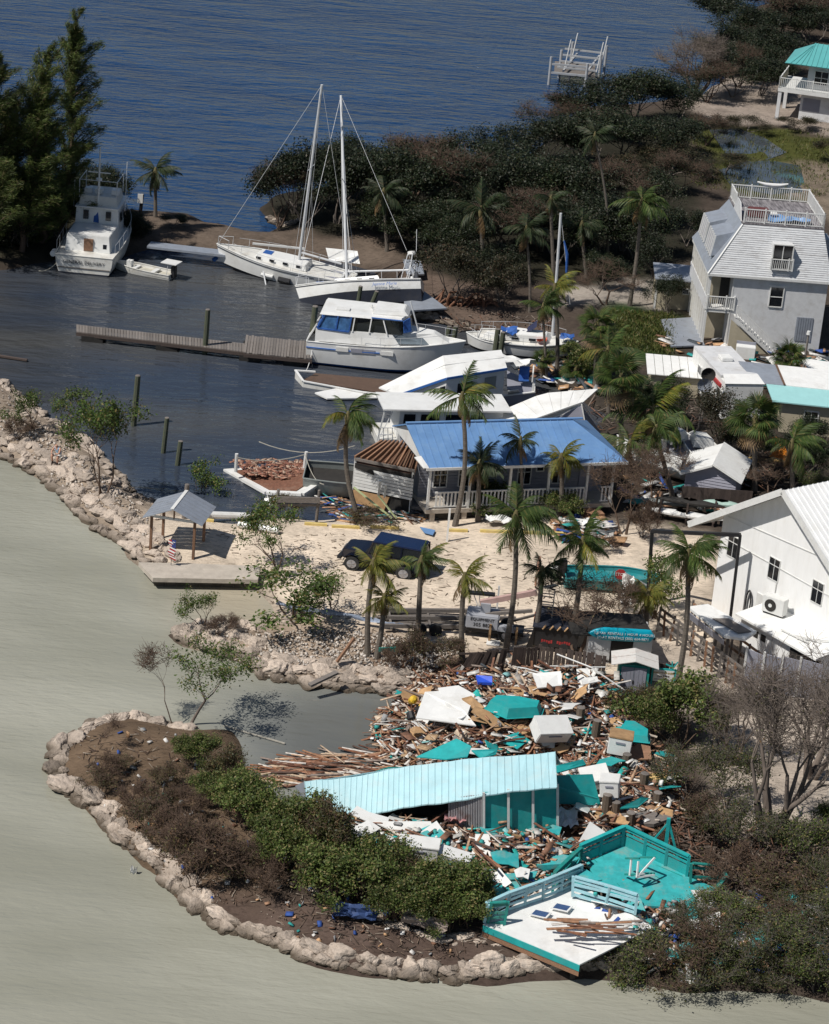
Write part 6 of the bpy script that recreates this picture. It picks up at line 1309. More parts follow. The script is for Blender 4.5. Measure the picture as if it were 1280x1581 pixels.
for i, (x, y, w, h) in enumerate(wood):
    k = ('mang1','mang2','mang1','mangd','mang2')[i % 5]
    if i == 0: k = 'mang2'
    plant(k, 'mangrove_tree', x, y, w*1.12, h, 'dark mangrove '+wl_[i], 'tree', gw)
ms = [(1030,270,150,40),(1120,268,90,30),(960,285,120,40),(1290,250,80,40),(1180,330,60,25),(1150,205,90,22),(1230,200,70,20),(900,300,100,30)]
ml_ = ranked(ms, [(205,'at the foot of the turquoise roofed house'),(275,'left of the marsh puddles'),(330,'below the marsh puddles')])
for i, (x, y, w, h) in enumerate(ms):
    plant('mang3', 'marsh_bush', x, y, w, h, 'low olive marsh bush, '+ml_[i], 'bush', 'marsh bushes')
plant('bare1','dead_tree',1072,150,110,95,'bare dark storm stripped tree leaning at the water edge near the boat lift','tree')
for x, y, w, h, l in ((700,470,130,95,'brown dead leaved mangrove with curling red roots right of the heeled sailboat'),(770,470,90,70,'brown bush beside the red rooted mangrove'),(935,470,95,60,'reddish bare bush on the sand lane left of the beige shed'),(1030,485,70,55,'dark leafy bush below the mansard house gallery')):
    plant('mang3' if x < 800 else ('bare2' if x < 1000 else 'mang1'), 'bush', x, y, w, h, l, 'bush')
# curling prop roots
e = thing('prop_roots', 'thick curling red mangrove roots exposed on the bank', 'roots', G(712, 485)); rg = random.Random(6)
for k in range(14):
    a = rg.uniform(0, 6.28); x0 = rg.uniform(-1.8, 1.8); pts = [Vector((x0+1.2*math.cos(a+i*.7)*(i/7), -.3+.4*math.sin(a+i), .05+1.6*math.sin(i/7*math.pi)*rg.uniform(.5, 1))) for i in range(8)]
    MB().tube(pts, [.11-.008*i for i in range(8)], 6).build('root', m_barkr, e, smooth=True)
for k, (cx, r_) in enumerate(((1.9,.5),(-.3,.7))):
    MB().tube([(cx+r_*math.cos(a), -.5, .6+r_*math.sin(a)) for a in np.linspace(-.5, 5.2, 14)], .09, 6).build('root', m_barkr, e, smooth=True)
# --- feathery trees on the left
def casuarina(px, py, hpx, wpx, seed, label):
    rg = np.random.default_rng(seed); b = G(px, py); s = pxm(b); H = hpx/(s*.96); W_ = wpx/s*1.0; segs = []; C = []; D = []
    tr = [Vector((0, 0, -.2))]; 
    for i in range(12): tr.append(tr[-1]+Vector((rg.normal()*.22+.05, rg.normal()*.22, H/12)))
    for i in range(12): segs.append((tr[i], tr[i+1], .22*(1-i/13), .22*(1-(i+1)/13)))
    for k in range(130):
        u = rg.uniform(.08, 1)**.85; p = tr[int(u*11.9)].lerp(tr[min(12, int(u*11.9)+1)], rg.random()); a = rg.uniform(0, 6.28); R_ = W_*.52*(1-.25*u if u < .72 else max(0,(1.02-u)/.3)*.8)*rg.uniform(.15, 1.35)+.3
        d = Vector((math.cos(a)+.12, math.sin(a), rg.uniform(.3, 1.6)+u*1.2)).normalized(); n = 6
        for i in range(n):
            q = p+d*R_/n; segs.append((p, q, .035*(1-i/n)+.012, .03*(1-i/n)+.01)); 
            m = int(22*(R_+.7)*(.25+i/n)); cc = np.array(p)+np.array(d*R_/n)*rg.random((m, 1))+rg.normal(size=(m, 3))*np.array([.16, .16, .16])*(.4+.2*R_)
            C.append(cc); D.append(np.tile(np.array(d)*.9+np.array([.35, 0, -.15+.3*(u > .75)]), (m, 1))); p = q; d = (d+Vector((.05+rg.normal()*.1, rg.normal()*.1, rg.uniform(-.18, .1)))).normalized()
    C = np.concatenate(C); D = np.concatenate(D); e = thing('casuarina_tree', label, 'tree', b)
    V, F = tubes_np(segs, 5); me = fastmesh('trunk', V, F); me.materials.append(m_barkb); link('trunk', me, e)
    V, F = leaves_np(rg, C, .36, .2, .10, .4, D); me = fastmesh('crown', V, F); me.materials.append(LC); link('crown', me, e)
casuarina(92, 374, 340, 105, 1, 'tallest slender feathery casuarina tree behind the trawler')
casuarina(34, 388, 312, 125, 2, 'feathery casuarina with second highest tip, left of the tallest one')
casuarina(-22, 396, 300, 150, 3, 'feathery casuarina cut by the left edge')
casuarina(62, 396, 215, 110, 4, 'lower casuarina between the two tallest ones and the trawler'); casuarina(2, 410, 250, 190, 5, 'broad casuarina at the water edge in the left corner of the wood')
for x, y, w, h, l in ((130,345,110,75,'mangrove behind the trawler flybridge'),(150,330,80,80,'mangrove sprays reaching right above the radar mast'),(40,405,130,90,'dark mangrove over the water left of the trawler'),(-5,415,100,80,'dark mangrove in the left corner at the water'),(195,385,60,55,'round dark bush right of the trawler bow'),(205,365,50,40,'small dark bush below the jetty marker post'),(268,352,40,22,'low bush right of the jetty palm'),(95,372,90,80,'dark mangrove directly behind the trawler')):
    plant('mang1' if (x+y) % 2 else 'mang2', 'mangrove_bush', x, y, w, h, l, 'bush')
plant('mang1', 'mangrove_bush', -2, 522, 45, 32, 'small bush cut by the left edge of the harbour', 'bush')
# --- left rocky jetty
plant('leafy1','sea_grape_tree',160,765,125,150,'leafy dark green tree with many stems on the middle of the rocky jetty','tree',rz=1.0)
plant('leafy2','bush',100,665,75,65,'open branched bush at the harbour side of the rocky jetty','bush'); plant('leafy2','bush',48,662,70,62,'thin brown green bush farthest left on the rocky jetty','bush')
plant('leafy2','sapling',315,795,75,80,'sparse drowned sapling in the water behind the picnic shelter','tree'); plant('brush','dry_brush',30,680,50,35,'dry brush heap at the left edge of the jetty','brush')
plant('leafy1','shoreline_tree',425,885,105,115,'leafy tree leaning over the beach right of the concrete dock','tree',rz=2.2)
plant('leafy2','shoreline_tree',450,962,160,95,'wide multi stemmed tree on the rocks above the inner cove','tree',rz=.4); plant('leafy2','shoreline_tree',510,950,80,70,'smaller leafy tree between the wide one and the car','tree')
plant('leafy2','sapling',312,972,65,62,'thin leaning sapling on the tip of the rocky spit','tree'); plant('brush','dry_brush',345,978,60,28,'reddish dry brush on the tip of the rocky spit','brush')
plant('brush','dry_brush',420,770,45,50,'grey leaves draped over the wrecked hull','brush')
plant('umbrella','umbrella_tree',292,1122,150,132,'flat topped green tree leaning over the cove from the foreground ring','tree',rz=.6,lean=.12)
plant('bare3','bare_sapling',268,1120,75,108,'bare leaning sapling left of the flat topped tree','tree',lean=-.18); plant('bare3','bare_sapling',150,1150,55,48,'wiry dark shrub on the crest of the ring of boulders','shrub')
plant('brush2','dry_brush',640,1035,60,70,'dry twiggy bush below the short palms on the spit','brush'); plant('brush2','dry_brush',690,1030,70,50,'low dry bush left of the board fence','brush'); plant('brush','dry_brush',610,1030,60,40,'brown brush pile on the bank at the foot of the yellow palms','brush')
# --- foreground hedge ring
gh = 'green hedge bushes on the foreground ring'
hedge = [(300,1180,55,60),(325,1185,60,62),(345,1215,70,62),(330,1240,70,60),(375,1245,75,70),(395,1275,80,70),(430,1300,90,85),(470,1310,95,90),(500,1330,95,95),(450,1345,90,85),(420,1330,80,75),(540,1350,95,95),(580,1370,95,90),(560,1395,95,85),(620,1385,100,85),(660,1400,100,80),(700,1410,95,78),(725,1430,80,75),(630,1425,90,70),(515,1390,90,80),(480,1375,90,80),(600,1420,80,70),(690,1440,80,60),(738,1400,60,60),(365,1270,70,60),(400,1305,75,70)]
hl_ = ranked(hedge, [(1182,'at the narrow upper end of the ring hedge'),(1240,'in the upper bend of the ring hedge'),(1298,'in the upper middle of the ring hedge'),(1340,'in the middle row of the ring hedge'),(1385,'in the lower middle of the ring hedge'),(1430,'in the lowest row of the ring hedge')])
for i, (x, y, w, h) in enumerate(hedge):
    q_ = .88+.38*((i*37) % 11)/10
    plant(('hedge1','hedge2','hedge3','hedge1','hedge2','hedge1')[i % 6], 'hedge_bush', x+((i*53) % 17)-8, y, w*1.04*q_, h*q_*.82, 'dense green bush, '+hl_[i], 'bush', gh)
dry = ((225,1285,90,55),(260,1310,95,60),(300,1350,110,80),(340,1345,100,70),(375,1350,90,60),(165,1205,60,40),(155,1225,60,40),(205,1250,70,45),(250,1255,70,45),(290,1260,70,50),(245,1215,50,30),(300,1370,120,110),(270,1215,50,40),(410,1375,80,50),(190,1190,50,25))
dl_ = ranked(dry, [(1205,'near the top of the ring'),(1255,'above the middle of the ring'),(1310,'in the middle of the ring'),(1360,'in the lowest row of the ring')])
for i, (x, y, w, h) in enumerate(dry):
    plant('brush' if i % 2 else 'brush2', 'dry_bush', x, y, w, h, 'dry brown bush, '+dl_[i], 'bush', 'dry bushes on the foreground ring')
# --- right foreground thicket
gt = 'mangroves along the lower right shore'
thick = [(945,1520,90,70),(985,1525,110,90),(1040,1530,110,85),(1095,1535,110,85),(1150,1540,110,85),(1205,1545,110,85),(1260,1550,110,85),(1085,1480,110,70),(1150,1490,110,75),(1215,1490,110,75),(1275,1495,110,75),(1120,1430,100,55),(1190,1435,110,60),(1250,1430,110,60),(1290,1450,90,70),(1060,1440,80,40)]
tl_ = ranked(thick, [(1435,'in the row behind the shore thicket'),(1485,'in the middle of the shore thicket'),(1540,'in the front of the shore thicket at the water')])
for i, (x, y, w, h) in enumerate(thick):
    plant(('mgr1','mgr2','brush2','mgr1','mgr2')[i % 5], 'mangrove_bush', x, y, w*1.1, h, 'tangled mangrove, '+tl_[i], 'bush', gt)
for x, y, w, h, k, l in ((1050,1155,150,110,'hedge2','large rounded green bush right of the tool shed'),(1110,1150,90,85,'hedge3','olive right side of the large rounded bush'),(1000,1150,80,70,'hedge1','green bush half covering the dock pilings below the tool shed'),(955,1105,60,45,'hedge3','small olive bush at the foot of the tool shed'),(1000,1110,60,50,'hedge3','small bush between tool shed and rounded bush'),
   (1060,1235,100,85,'mgr1','grey green mangrove above the right end of the fallen dock'),(1120,1250,110,100,'mgr1','grey green mangrove left of the big bare tree'),(1080,1300,100,75,'brush2','twiggy mangrove behind the teal terrace'),(1160,1330,130,90,'mgr1','grey green mangrove under the big bare tree'),(1235,1345,110,85,'mgr2','green mangrove at the right edge below the big bare tree'),(1120,1370,110,70,'brush','brown stripped mangrove right of the teal terrace'),(1200,1400,130,75,'brush2','twiggy tangle right of the teal terrace'),(1270,1300,70,60,'hedge1','bright green bush at the right edge'),(1165,1085,90,50,'bare2','bare grey bush in front of the grey fence'),(1270,1400,90,80,'mgr1','mangrove cut by the right edge above the shore thicket'),(1020,1320,60,45,'brush2','low tangle between the fallen dock and teal terrace')):
    plant(k, 'bush' if 'bush' in l else 'mangrove_bush', x, y, w, h, l, 'bush')
plant('bare1','bare_tree',1190,1300,215,290,'big many stemmed bare grey tree at the right edge','tree',rz=.3); plant('bare1','bare_tree',1250,1200,170,190,'bare brown tree behind the big many stemmed one','tree',rz=2.2); plant('bare1','bare_tree',1130,1180,120,130,'thin bare tree left of the big many stemmed one','tree',rz=4)
plant('bare2','bare_tree',893,1012,150,125,'leafless spreading tree with leaning trunk beside the black trailer','tree',rz=2.6,lean=.1); plant('bare2','bare_tree',932,968,90,60,'leafless tree behind the kayak shaped sign','tree',rz=.7)
plant('leafy2','bush',1010,955,80,95,'dark leafy bush behind the leafless tree by the steel frame','bush'); plant('brush2','bush',960,950,80,60,'dry olive bush beside the stop sign','bush')
for x, y, w, h, k, l in ((965,825,100,120,'bare2','brown leafless tree at the right corner of the cottage'),(1010,790,120,95,'bare2','reddish brown bare tree beside the kayak rack'),(990,830,70,55,'brush','brown brush at the foot of the bare trees by the lot'),(1110,700,110,100,'mang3','brown olive tree right of the jumbled motorboats'),(1150,720,80,70,'mang2','dark tree under the fan palm'),(1240,740,90,70,'mang2','dark leafy tree at the right edge behind the white building'),(1190,770,100,60,'bare2','grey branched bare tree behind the white gable roof'),(1260,780,60,50,'mgr2','green bush behind the white building roof'),(1255,700,70,60,'mang1','dark tree at the right edge below the turquoise roof'),(900,585,80,45,'hedge1','low green bush behind the collapsed white roof'),(880,560,50,30,'hedge2','small green bush at the foot of the harbour palms'),(760,790,90,45,'hedge2','bush growing under the porch palms'),(870,800,70,40,'hedge1','bush under the porch right end'),(1030,660,70,70,'mang2','dark bush among the palms beyond the blue roof'),(440,800,60,35,'hedge3','low bush below the wrecked hull plank'),(560,812,90,25,'brush2','low brush in front of the torn wing'),(1215,610,70,30,'hedge1','green bush at the foot of the small fan palm'),(925,850,60,25,'brush','dry weeds by the small white sheets'),(1130,745,60,40,'brush2','dry bush between shed and fence')):
    plant(k, 'bush' if 'tree' not in l.split()[:4] else 'tree', x, y, w, h, l, 'bush' if 'tree' not in l.split()[:4] else 'tree')
# --- palms
PG = leafmat('palm_green', (.035,.062,.015), (.07,.11,.025), (.13,.12,.04), trans=.3); PY_ = leafmat('palm_yellow', (.085,.10,.018), (.17,.17,.03), (.22,.15,.03), trans=.3); PD = leafmat('palm_dark', (.018,.032,.012), (.035,.052,.018), (.07,.06,.03), trans=.2); PB = leafmat('palm_dead', (.12,.075,.035), (.20,.13,.06), trans=.15)
def frond_mesh(seed, droop, m, a0=0.0):
    rg = np.random.default_rng(seed); n = 12; pts = [np.zeros(3)]; dirs = []; 
    for i in range(n):
        a = a0-droop*((i+.5)/n)**1.4; d = np.array([math.cos(a), rg.normal()*.02, math.sin(a)]); dirs.append(d); pts.append(pts[-1]+d/n)
    V = []; F = []
    for i in range(n):   # rachis
        w = .013*(1-i/n)+.003
        k = len(V); V += [pts[i]+[0,-w,0], pts[i]+[0,w,0], pts[i+1]+[0,w*.85,0], pts[i+1]+[0,-w*.85,0]]; F.append([k,k+1,k+2,k+3])
        V += [pts[i]+[0,0,-w], pts[i]+[0,0,w], pts[i+1]+[0,0,w*.85], pts[i+1]+[0,0,-w*.85]]; F.append([k+4,k+5,k+6,k+7])
    NL = 34
    for j in range(NL):
        t = .13+.87*j/NL; x = t*n; i = min(n-1, int(x)); p = pts[i]+(pts[i+1]-pts[i])*(x-i); d = dirs[i]
        L_ = .34*math.sin(min(1, (t+.12)*1.1)*math.pi*.86+.25)+.06
        for s in (-1, 1):
            hang = rg.uniform(.35, 1.15); v = d*.62+np.array([0, s*.72, 0])+np.array([0, 0, -hang]); v /= np.linalg.norm(v); v2 = v+np.array([0, 0, -.45]); v2 /= np.linalg.norm(v2)
            l = L_*rg.uniform(.8, 1.1); w = d*.0125
            k = len(V); V += [p-w, p+w, p+v*l*.55+w*.9, p+v*l*.55-w*.9]; F.append([k,k+1,k+2,k+3]); q = p+v*l*.55
            V += [q-w*.9, q+w*.9, q+v2*l*.5+w*.15, q+v2*l*.5-w*.15]; F.append([k+4,k+5,k+6,k+7])
    me = fastmesh('frond', np.array(V), np.array(F)); me.materials.append(m); return me
FR = {}
for nm, m in (('g', PG), ('y', PY_), ('d', PD), ('b', PB)): FR[nm] = [frond_mesh(10*i+hash(nm) % 7*0+i, dr, m) for i, dr in enumerate((.7, 1.1, 1.5, 1.9, .9, 1.3))]
def fan_mesh(seed, m):
    rg = np.random.default_rng(seed); V = []; F = []; V += [[0,-.01,0],[0,.01,0],[.45,.01,.05],[.45,-.01,.05]]; F.append([0,1,2,3])
    for j in range(24):
        a = -1.9+3.8*j/23; L_ = .55*(1-.12*abs(a))*rg.uniform(.9, 1.1); c = np.array([.45, 0, .05]); d = np.array([math.cos(a), math.sin(a), -.12-.12*abs(a)]); sd_ = np.array([-math.sin(a), math.cos(a), .0])*.022
        k = len(V); q = c+d*L_*.6; V += [list(c), list(q-sd_), list(c+d*L_+[0,0,-.22*L_]), list(q+sd_)]; F.append([k,k+1,k+2,k+3])
    me = fastmesh('fan_leaf', np.array(V, float), np.array(F)); me.materials.append(m); return me
FN = {'g': [fan_mesh(i, PG) for i in range(3)], 'd': [fan_mesh(i+5, PD) for i in range(3)], 'b': [fan_mesh(9, PB)]}
m_coco = mat('crown_shaft', (.12,.10,.04), .8, .3, 6)
def palm(bx_, by, tx_, ty, rpx, label, col='g', n=17, wind=.35, fan=False, dead=2, curve=.0, r=.13, skirt=0, group=None):
    b = G(bx_, by); tp = PY(tx_, ty, b.y); e = thing('fan_palm' if fan else 'coconut_palm', label, 'palm tree', b); T_ = tp-b; s = pxm(b); R_ = rpx/s*.88
    side = Vector((-1 if curve < 0 else 1, 0, 0))*abs(curve)*T_.length
    pts = [T_*u+side*math.sin(u*math.pi)*.5-Vector((0,0,.2*(u == 0))) for u in np.linspace(0, 1, 9)]
    MB().tube(pts, [r*(1.35 if i == 0 else 1.05-.035*i) for i in range(9)], 8).build('trunk', m_palmt, e, smooth=True)
    rg = random.Random(int(bx_*3+by)); top = pts[-1]; wind += rg.uniform(-.15, .25)
    if not fan: n = rg.randint(11, 17)
    MB().tube([top-Vector((0,0,.3)), top+Vector((0,0,.1)), top+Vector((0,0,.45))], [r*.9, r*1.35, r*.5], 8).build('crown_shaft', m_coco, e, smooth=True)
    for k in range(n+dead):
        dd = k >= n; u = k/n; az = k*2.399+rg.uniform(-.5, .5)
        # hurricane wind has pushed the fronds towards the right
        vx, vy = math.cos(az)+wind, math.sin(az)*(1-wind*.3); az = math.atan2(vy, vx)
        el = (1.3-1.75*u**.8)+rg.uniform(-.3, .3) if not dd else rg.uniform(-1.1, -.7)
        if fan: me = rg.choice(FN['b' if dd else col]); sc = R_*rg.uniform(.85, 1.05)
        else: me = FR['b' if dd else (col if rg.random() > .12 else 'y' if col == 'g' else col)][rg.randrange(6)]; sc = R_*rg.uniform(.8, 1.35)*(1 if not dd else .75)
        link('frond', me, e, top+Vector((0,0,.2 if not dd else 0)), (rg.uniform(-.25, .25), -el, az), sc)
    for k in range(skirt):
        az = k*2.4; link('frond', FR['b'][rg.randrange(6)], e, top-Vector((0,0,.1)), (0, 1.25+rg.uniform(-.1, .15), az), R_*.8)
    return e
PL = [(556,808,537,648,62,'palm with curved trunk in front of the torn open wing','g',.0,-.13),(702,812,713,618,66,'tallest palm in front of the blue roof','g',0,.10),(738,805,740,722,46,'short dark palm under the blue roof eave, right of the tallest one','d',0,0),(803,800,803,686,38,'slender dark palm standing before the middle of the blue roof','d',0,.04),(866,800,866,712,44,'yellowish palm before the right part of the porch','y',0,.03),
 (780,1005,796,802,72,'big palm with long curved trunk in the middle of the sand lot','g',0,.06),(568,1012,576,876,52,'yellow green palm hiding the car bonnet','y',0,-.05),(581,1016,593,930,42,'small bright yellow palm left of the boom lift','y',0,.04),(645,985,650,872,46,'palm hiding the rear of the car','g',0,0),(714,1020,717,898,50,'palm standing left of the boom lift box','y',0,-.04),(822,998,836,888,42,'small dark palm left of the black trailer','d',0,.05),(877,1002,899,842,54,'palm with leaning trunk right of the black trailer','g',0,.05),(1046,1055,1062,862,68,'palm standing before the steel frame and white building','g',0,.06),(996,985,1000,925,46,'low palm with bright fronds behind the wooden ramp rail','y',.2,0),
 (938,408,918,213,34,'very tall thin palm with storm torn crown above the wood','d',.6,.08),(972,472,990,315,48,'tall palm with reddish trunk left of the mansard house','g',.2,.03),(746,428,742,328,48,'palm behind the red rooted mangrove','d',0,0),(818,482,812,358,44,'palm with thin trunk left of the leaning grey mast','d',0,.04),(598,388,592,300,44,'dark palm behind the mast of the heeled sailboat','d',0,0),(240,335,240,268,40,'lone palm with brown skirt on the old jetty','d',-.1,0),(860,575,856,448,44,'yellow green palm beside the leaning grey mast','y',0,.04),(845,600,838,478,36,'thin trunked palm left of the yellow green one by the mast','g',0,0),(1022,725,1008,636,72,'broad palm with long sweeping fronds beyond the blue roof','g',.5,0),(968,735,972,690,52,'low palm at the right end of the blue roof','g',.4,0),(1225,800,1222,690,62,'palm with arching fronds behind the white building','g',.5,0),(855,430,850,312,38,'dim palm in the wood above the leaning mast','d',.2,0),(905,430,898,350,36,'dim low palm at the edge of the wood','d',.4,0),(740,790,722,712,40,'dark palm leaning left beside the porch','d',.2,0),(1040,770,1012,668,48,'palm with hanging fronds left of the lavender shed','g',.4,0),(940,640,938,545,50,'green palm left of the white low roof','g',.3,0)]
for a, b, c, d, r_, l, col, wd, cv in PL:
    palm(a, b, c, d, r_, l, col, wind=.42+wd*.5, curve=cv, skirt=6 if 'skirt' in l else 0, dead=3 if col != 'd' else 2, r=.13 if 'thin' not in l and 'slender' not in l else .09)
for a, b, c, d, r_, l, col in ((920,600,921,508,44,'fan palm left of the white low roof, its trunk orange brown','g'),(960,720,958,588,58,'tall fan palm with grey hanging leaves beyond the blue roof','g'),(1165,760,1166,652,60,'fan palm with drooping leaves right of the camper trailer','g'),(1216,612,1216,558,42,'small fan palm in front of the mansard house corner','g'),(1000,690,985,620,52,'dark fan palm between the two taller ones beyond the blue roof','d'),(838,592,838,560,26,'young fan palm beside the cluttered sailboat','g'),(885,620,890,575,36,'low fan palm behind the collapsed white roof','g'),(195,385,196,355,32,'low fan palm at the bank right of the trawler','d')):
    palm(a, b, c, d, r_, l, col, n=26, fan=True, wind=.1, dead=4, r=.15)
# ================= ROCKS, DEBRIS, LITTER =================
m_rock = mat('limestone_boulder', (.44,.365,.30), .95, .34, 2.6, bump=1.0, bscale=9, dirt=.95, dirtcol=(.10,.095,.088), rand=.3, dscale=2.4)
def wetline(m, lo, hi, col):
    t = m.node_tree; N = t.nodes; L = t.links; b = N['Principled BSDF']; src = b.inputs['Base Color'].links[0].from_socket
    g = N.new('ShaderNodeNewGeometry'); s = N.new('ShaderNodeSeparateXYZ'); L.new(g.outputs['Position'], s.inputs[0]); r = N.new('ShaderNodeMapRange'); r.inputs['From Min'].default_value = lo; r.inputs['From Max'].default_value = hi
    L.new(s.outputs['Z'], r.inputs['Value']); mx = N.new('ShaderNodeMix'); mx.data_type = 'RGBA'; L.new(r.outputs[0], mx.inputs['Factor']); mx.inputs['A'].default_value = (*col, 1); L.new(src, mx.inputs['B']); L.new(mx.outputs['Result'], b.inputs['Base Color'])
wetline(m_rock, .10, .42, (.085,.065,.045))   # tide stain
import bmesh
from mathutils import noise as mn
def rock_mesh(seed):
    bm = bmesh.new(); bmesh.ops.create_icosphere(bm, subdivisions=4, radius=.5); rg = np.random.default_rng(seed); of = Vector(rg.uniform(0, 50, 3))
    cut = [(Vector(rg.normal(size=3)).normalized(), rg.uniform(.22, .40)) for _ in range(9)]
    for v in bm.verts:
        c = v.co.copy()
        for n_, d in cut:
            k = c.dot(n_)-d
            if k > 0: c -= n_*k*.93
        k = mn.ridged_multi_fractal(c*2.3+of, .8, 2.1, 4, 1.0, 2.0)-1.1; q = mn.noise(c*7+of)
        v.co = c*(1+.16*k+.09*q)
    me = bpy.data.meshes.new('boulder'); bm.to_mesh(me); bm.free(); me.materials.append(m_rock)
    return me
RK = [rock_mesh(i) for i in range(9)]
def rocks(e, poly, n, smin, smax, inset, seed, zoff=0, flat=.6, rows=2, stuff=None):
    rg = random.Random(seed); W = [P(a, b, 0) for a, b in poly]; Ls = [(W[i+1]-W[i]).length for i in range(len(W)-1)]; tot = sum(Ls)
    for k in range(n):
        s = (k+rg.uniform(-.4, .4))/n*tot; s = min(max(s, 0), tot-.01); i = 0
        while s > Ls[i]: s -= Ls[i]; i += 1
        p = lerp(W[i], W[i+1], s/Ls[i]); d = (W[i+1]-W[i]).normalized(); nrm = Vector((-d.y, d.x, 0))
        row = k % rows; off = inset*(.1+.75*row)+rg.uniform(-.18, .18)*abs(inset); p = p+nrm*off; z = gz(p.x, p.y)
        sz = rg.uniform(smin, smax)*(1 if rg.random() > .15 else 1.4)
        o = link('boulder', RK[rg.randrange(9)], e, (p.x, p.y, max(.03, z*.9)+zoff+sz*.05), (rg.uniform(-.3,.3), rg.uniform(-.3,.3), math.atan2(d.y, d.x)+rg.uniform(-.5, .5)), (sz*rg.uniform(1.0, 1.6), sz*rg.uniform(.8, 1.1), sz*flat*rg.uniform(.8, 1.15)))
ring = [(930,1500),(900,1500),(780,1508),(700,1516),(640,1510),(560,1502),(500,1492),(470,1482),(430,1460),(380,1445),(330,1431),(285,1388),(240,1343),(180,1298),(150,1258),(112,1233),(88,1208),(76,1180),(90,1154),(118,1134),(150,1119),(200,1112),(250,1120),(290,1127)]
e = thing('rock_seawall', 'curved seawall of big pale limestone boulders around the foreground ring', 'seawall'); rocks(e, ring, 210, .32, .88, -.5, 1, -.03, .72, 2); rocks(e, ring, 90, .15, .45, -1.1, 2, 0, .6, 1)
e = thing('rock_jetty', 'rubble jetty of pale boulders running down the left side to the picnic shelter', 'jetty')
outer = [(-20,700),(0,705),(60,737),(95,764),(120,794),(150,817),(190,844),(215,868),(232,884)]
rocks(e, outer, 130, .4, .95, .9, 3, .02, .65, 3); rocks(e, [(0,592),(40,618),(70,648),(110,668),(160,712),(215,768),(260,786),(320,802)], 80, .35, .85, -.7, 4, 0, .65, 2); rocks(e, [(-10,660),(50,690),(110,745),(160,790),(210,830)], 45, .2, .6, .9, 14, 0, .6, 3)
e = thing('rock_spit', 'rough boulder spit between the beach and the debris cove', 'spit'); rocks(e, [(620,1075),(580,1070),(500,1062),(440,1052),(400,1044),(385,1025),(335,1010),(288,995),(272,980)], 150, .35, .85, -.75, 5, .0, .65, 3); rocks(e, [(275,978),(330,972),(390,975),(440,968),(520,965)], 60, .35, .9, -.5, 6, 0, .65, 2)
e = thing('grey_rock_bank', 'line of grey stones along the inner bank of the foreground ring', 'rocks'); rocks(e, [(480,1400),(540,1432),(600,1455),(680,1475),(760,1480),(830,1488),(890,1495)], 80, .2, .55, .4, 7, 0, .55, 2)
e = thing('shore_rocks', 'low stones along the old jetty and behind the cruiser', 'rocks'); rocks(e, [(415,340),(440,352),(470,350)], 14, .5, .9, .4, 8, 0, .6, 1); rocks(e, [(640,490),(720,508),(780,516),(840,532)], 50, .3, .7, .5, 9, 0, .6, 2); rocks(e, [(240,385),(330,393),(400,400)], 24, .3, .7, .3, 10, 0, .6, 1)
for i, (x, y, s_) in enumerate(((425,1478,.75),(506,1480,.7),(598,1486,.7),(740,1493,.7),(845,1478,.6),(62,1200,.6),(278,1440,.35))):
    o = link('boulder', RK[i % 9], None, G(x, y)+Vector((0,0,.1)), (.1, .1, i), (s_*1.2, s_*.9, s_*.5)); tag(o, ['flat grey stone alone on the dark soil, leftmost of four','flat pale stone on the dark soil, second of four from the left','flat grey stone on the dark soil, third of four from the left','flat grey stone farthest right of four on the dark soil','pale crumpled stone near the terrace corner','dark rock awash left of the ring of boulders','tiny dark rock awash outside the seawall'][i], 'stone')
# ---- box soup
def rotm(rx, ry, rz):
    cx, sx, cy, sy, cz, sz = np.cos(rx), np.sin(rx), np.cos(ry), np.sin(ry), np.cos(rz), np.sin(rz)
    return np.stack([np.stack([cz*cy, cz*sy*sx-sz*cx, cz*sy*cx+sz*sx], -1), np.stack([sz*cy, sz*sy*sx+cz*cx, sz*sy*cx-cz*sx], -1), np.stack([-sy, cy*sx, cy*cx], -1)], 1)
CUBE = np.array([[x, y, z] for z in (-.5, .5) for y in (-.5, .5) for x in (-.5, .5)]); CF = np.array([[0,2,3,1],[4,5,7,6],[0,1,5,4],[2,6,7,3],[0,4,6,2],[1,3,7,5]])
def soup(name, pos, dims, rot, m, label=None, cat=None, parent=None):
    M_ = rotm(rot[:, 0], rot[:, 1], rot[:, 2]); V = np.einsum('nij,nkj->nki', M_, CUBE[None]*dims[:, None, :])+pos[:, None, :]
    F = (np.arange(len(pos))[:, None, None]*8+CF[None]).reshape(-1, 4); me = fastmesh(name, V.reshape(-1, 3), F); me.materials.append(m); o = link(name, me, parent); tag(o, label, cat, kind='stuff'); return o
def inpx(rg, polys, n):
    out = []
    while len(out) < n:
        poly = polys[rg.integers(0, len(polys))]; A_ = np.array(poly); x = rg.uniform(A_[:,0].min(), A_[:,0].max()); y = rg.uniform(A_[:,1].min(), A_[:,1].max())
        if inpoly(np.array([x]), np.array([y]), poly)[0]: out.append((x, y))
    return out
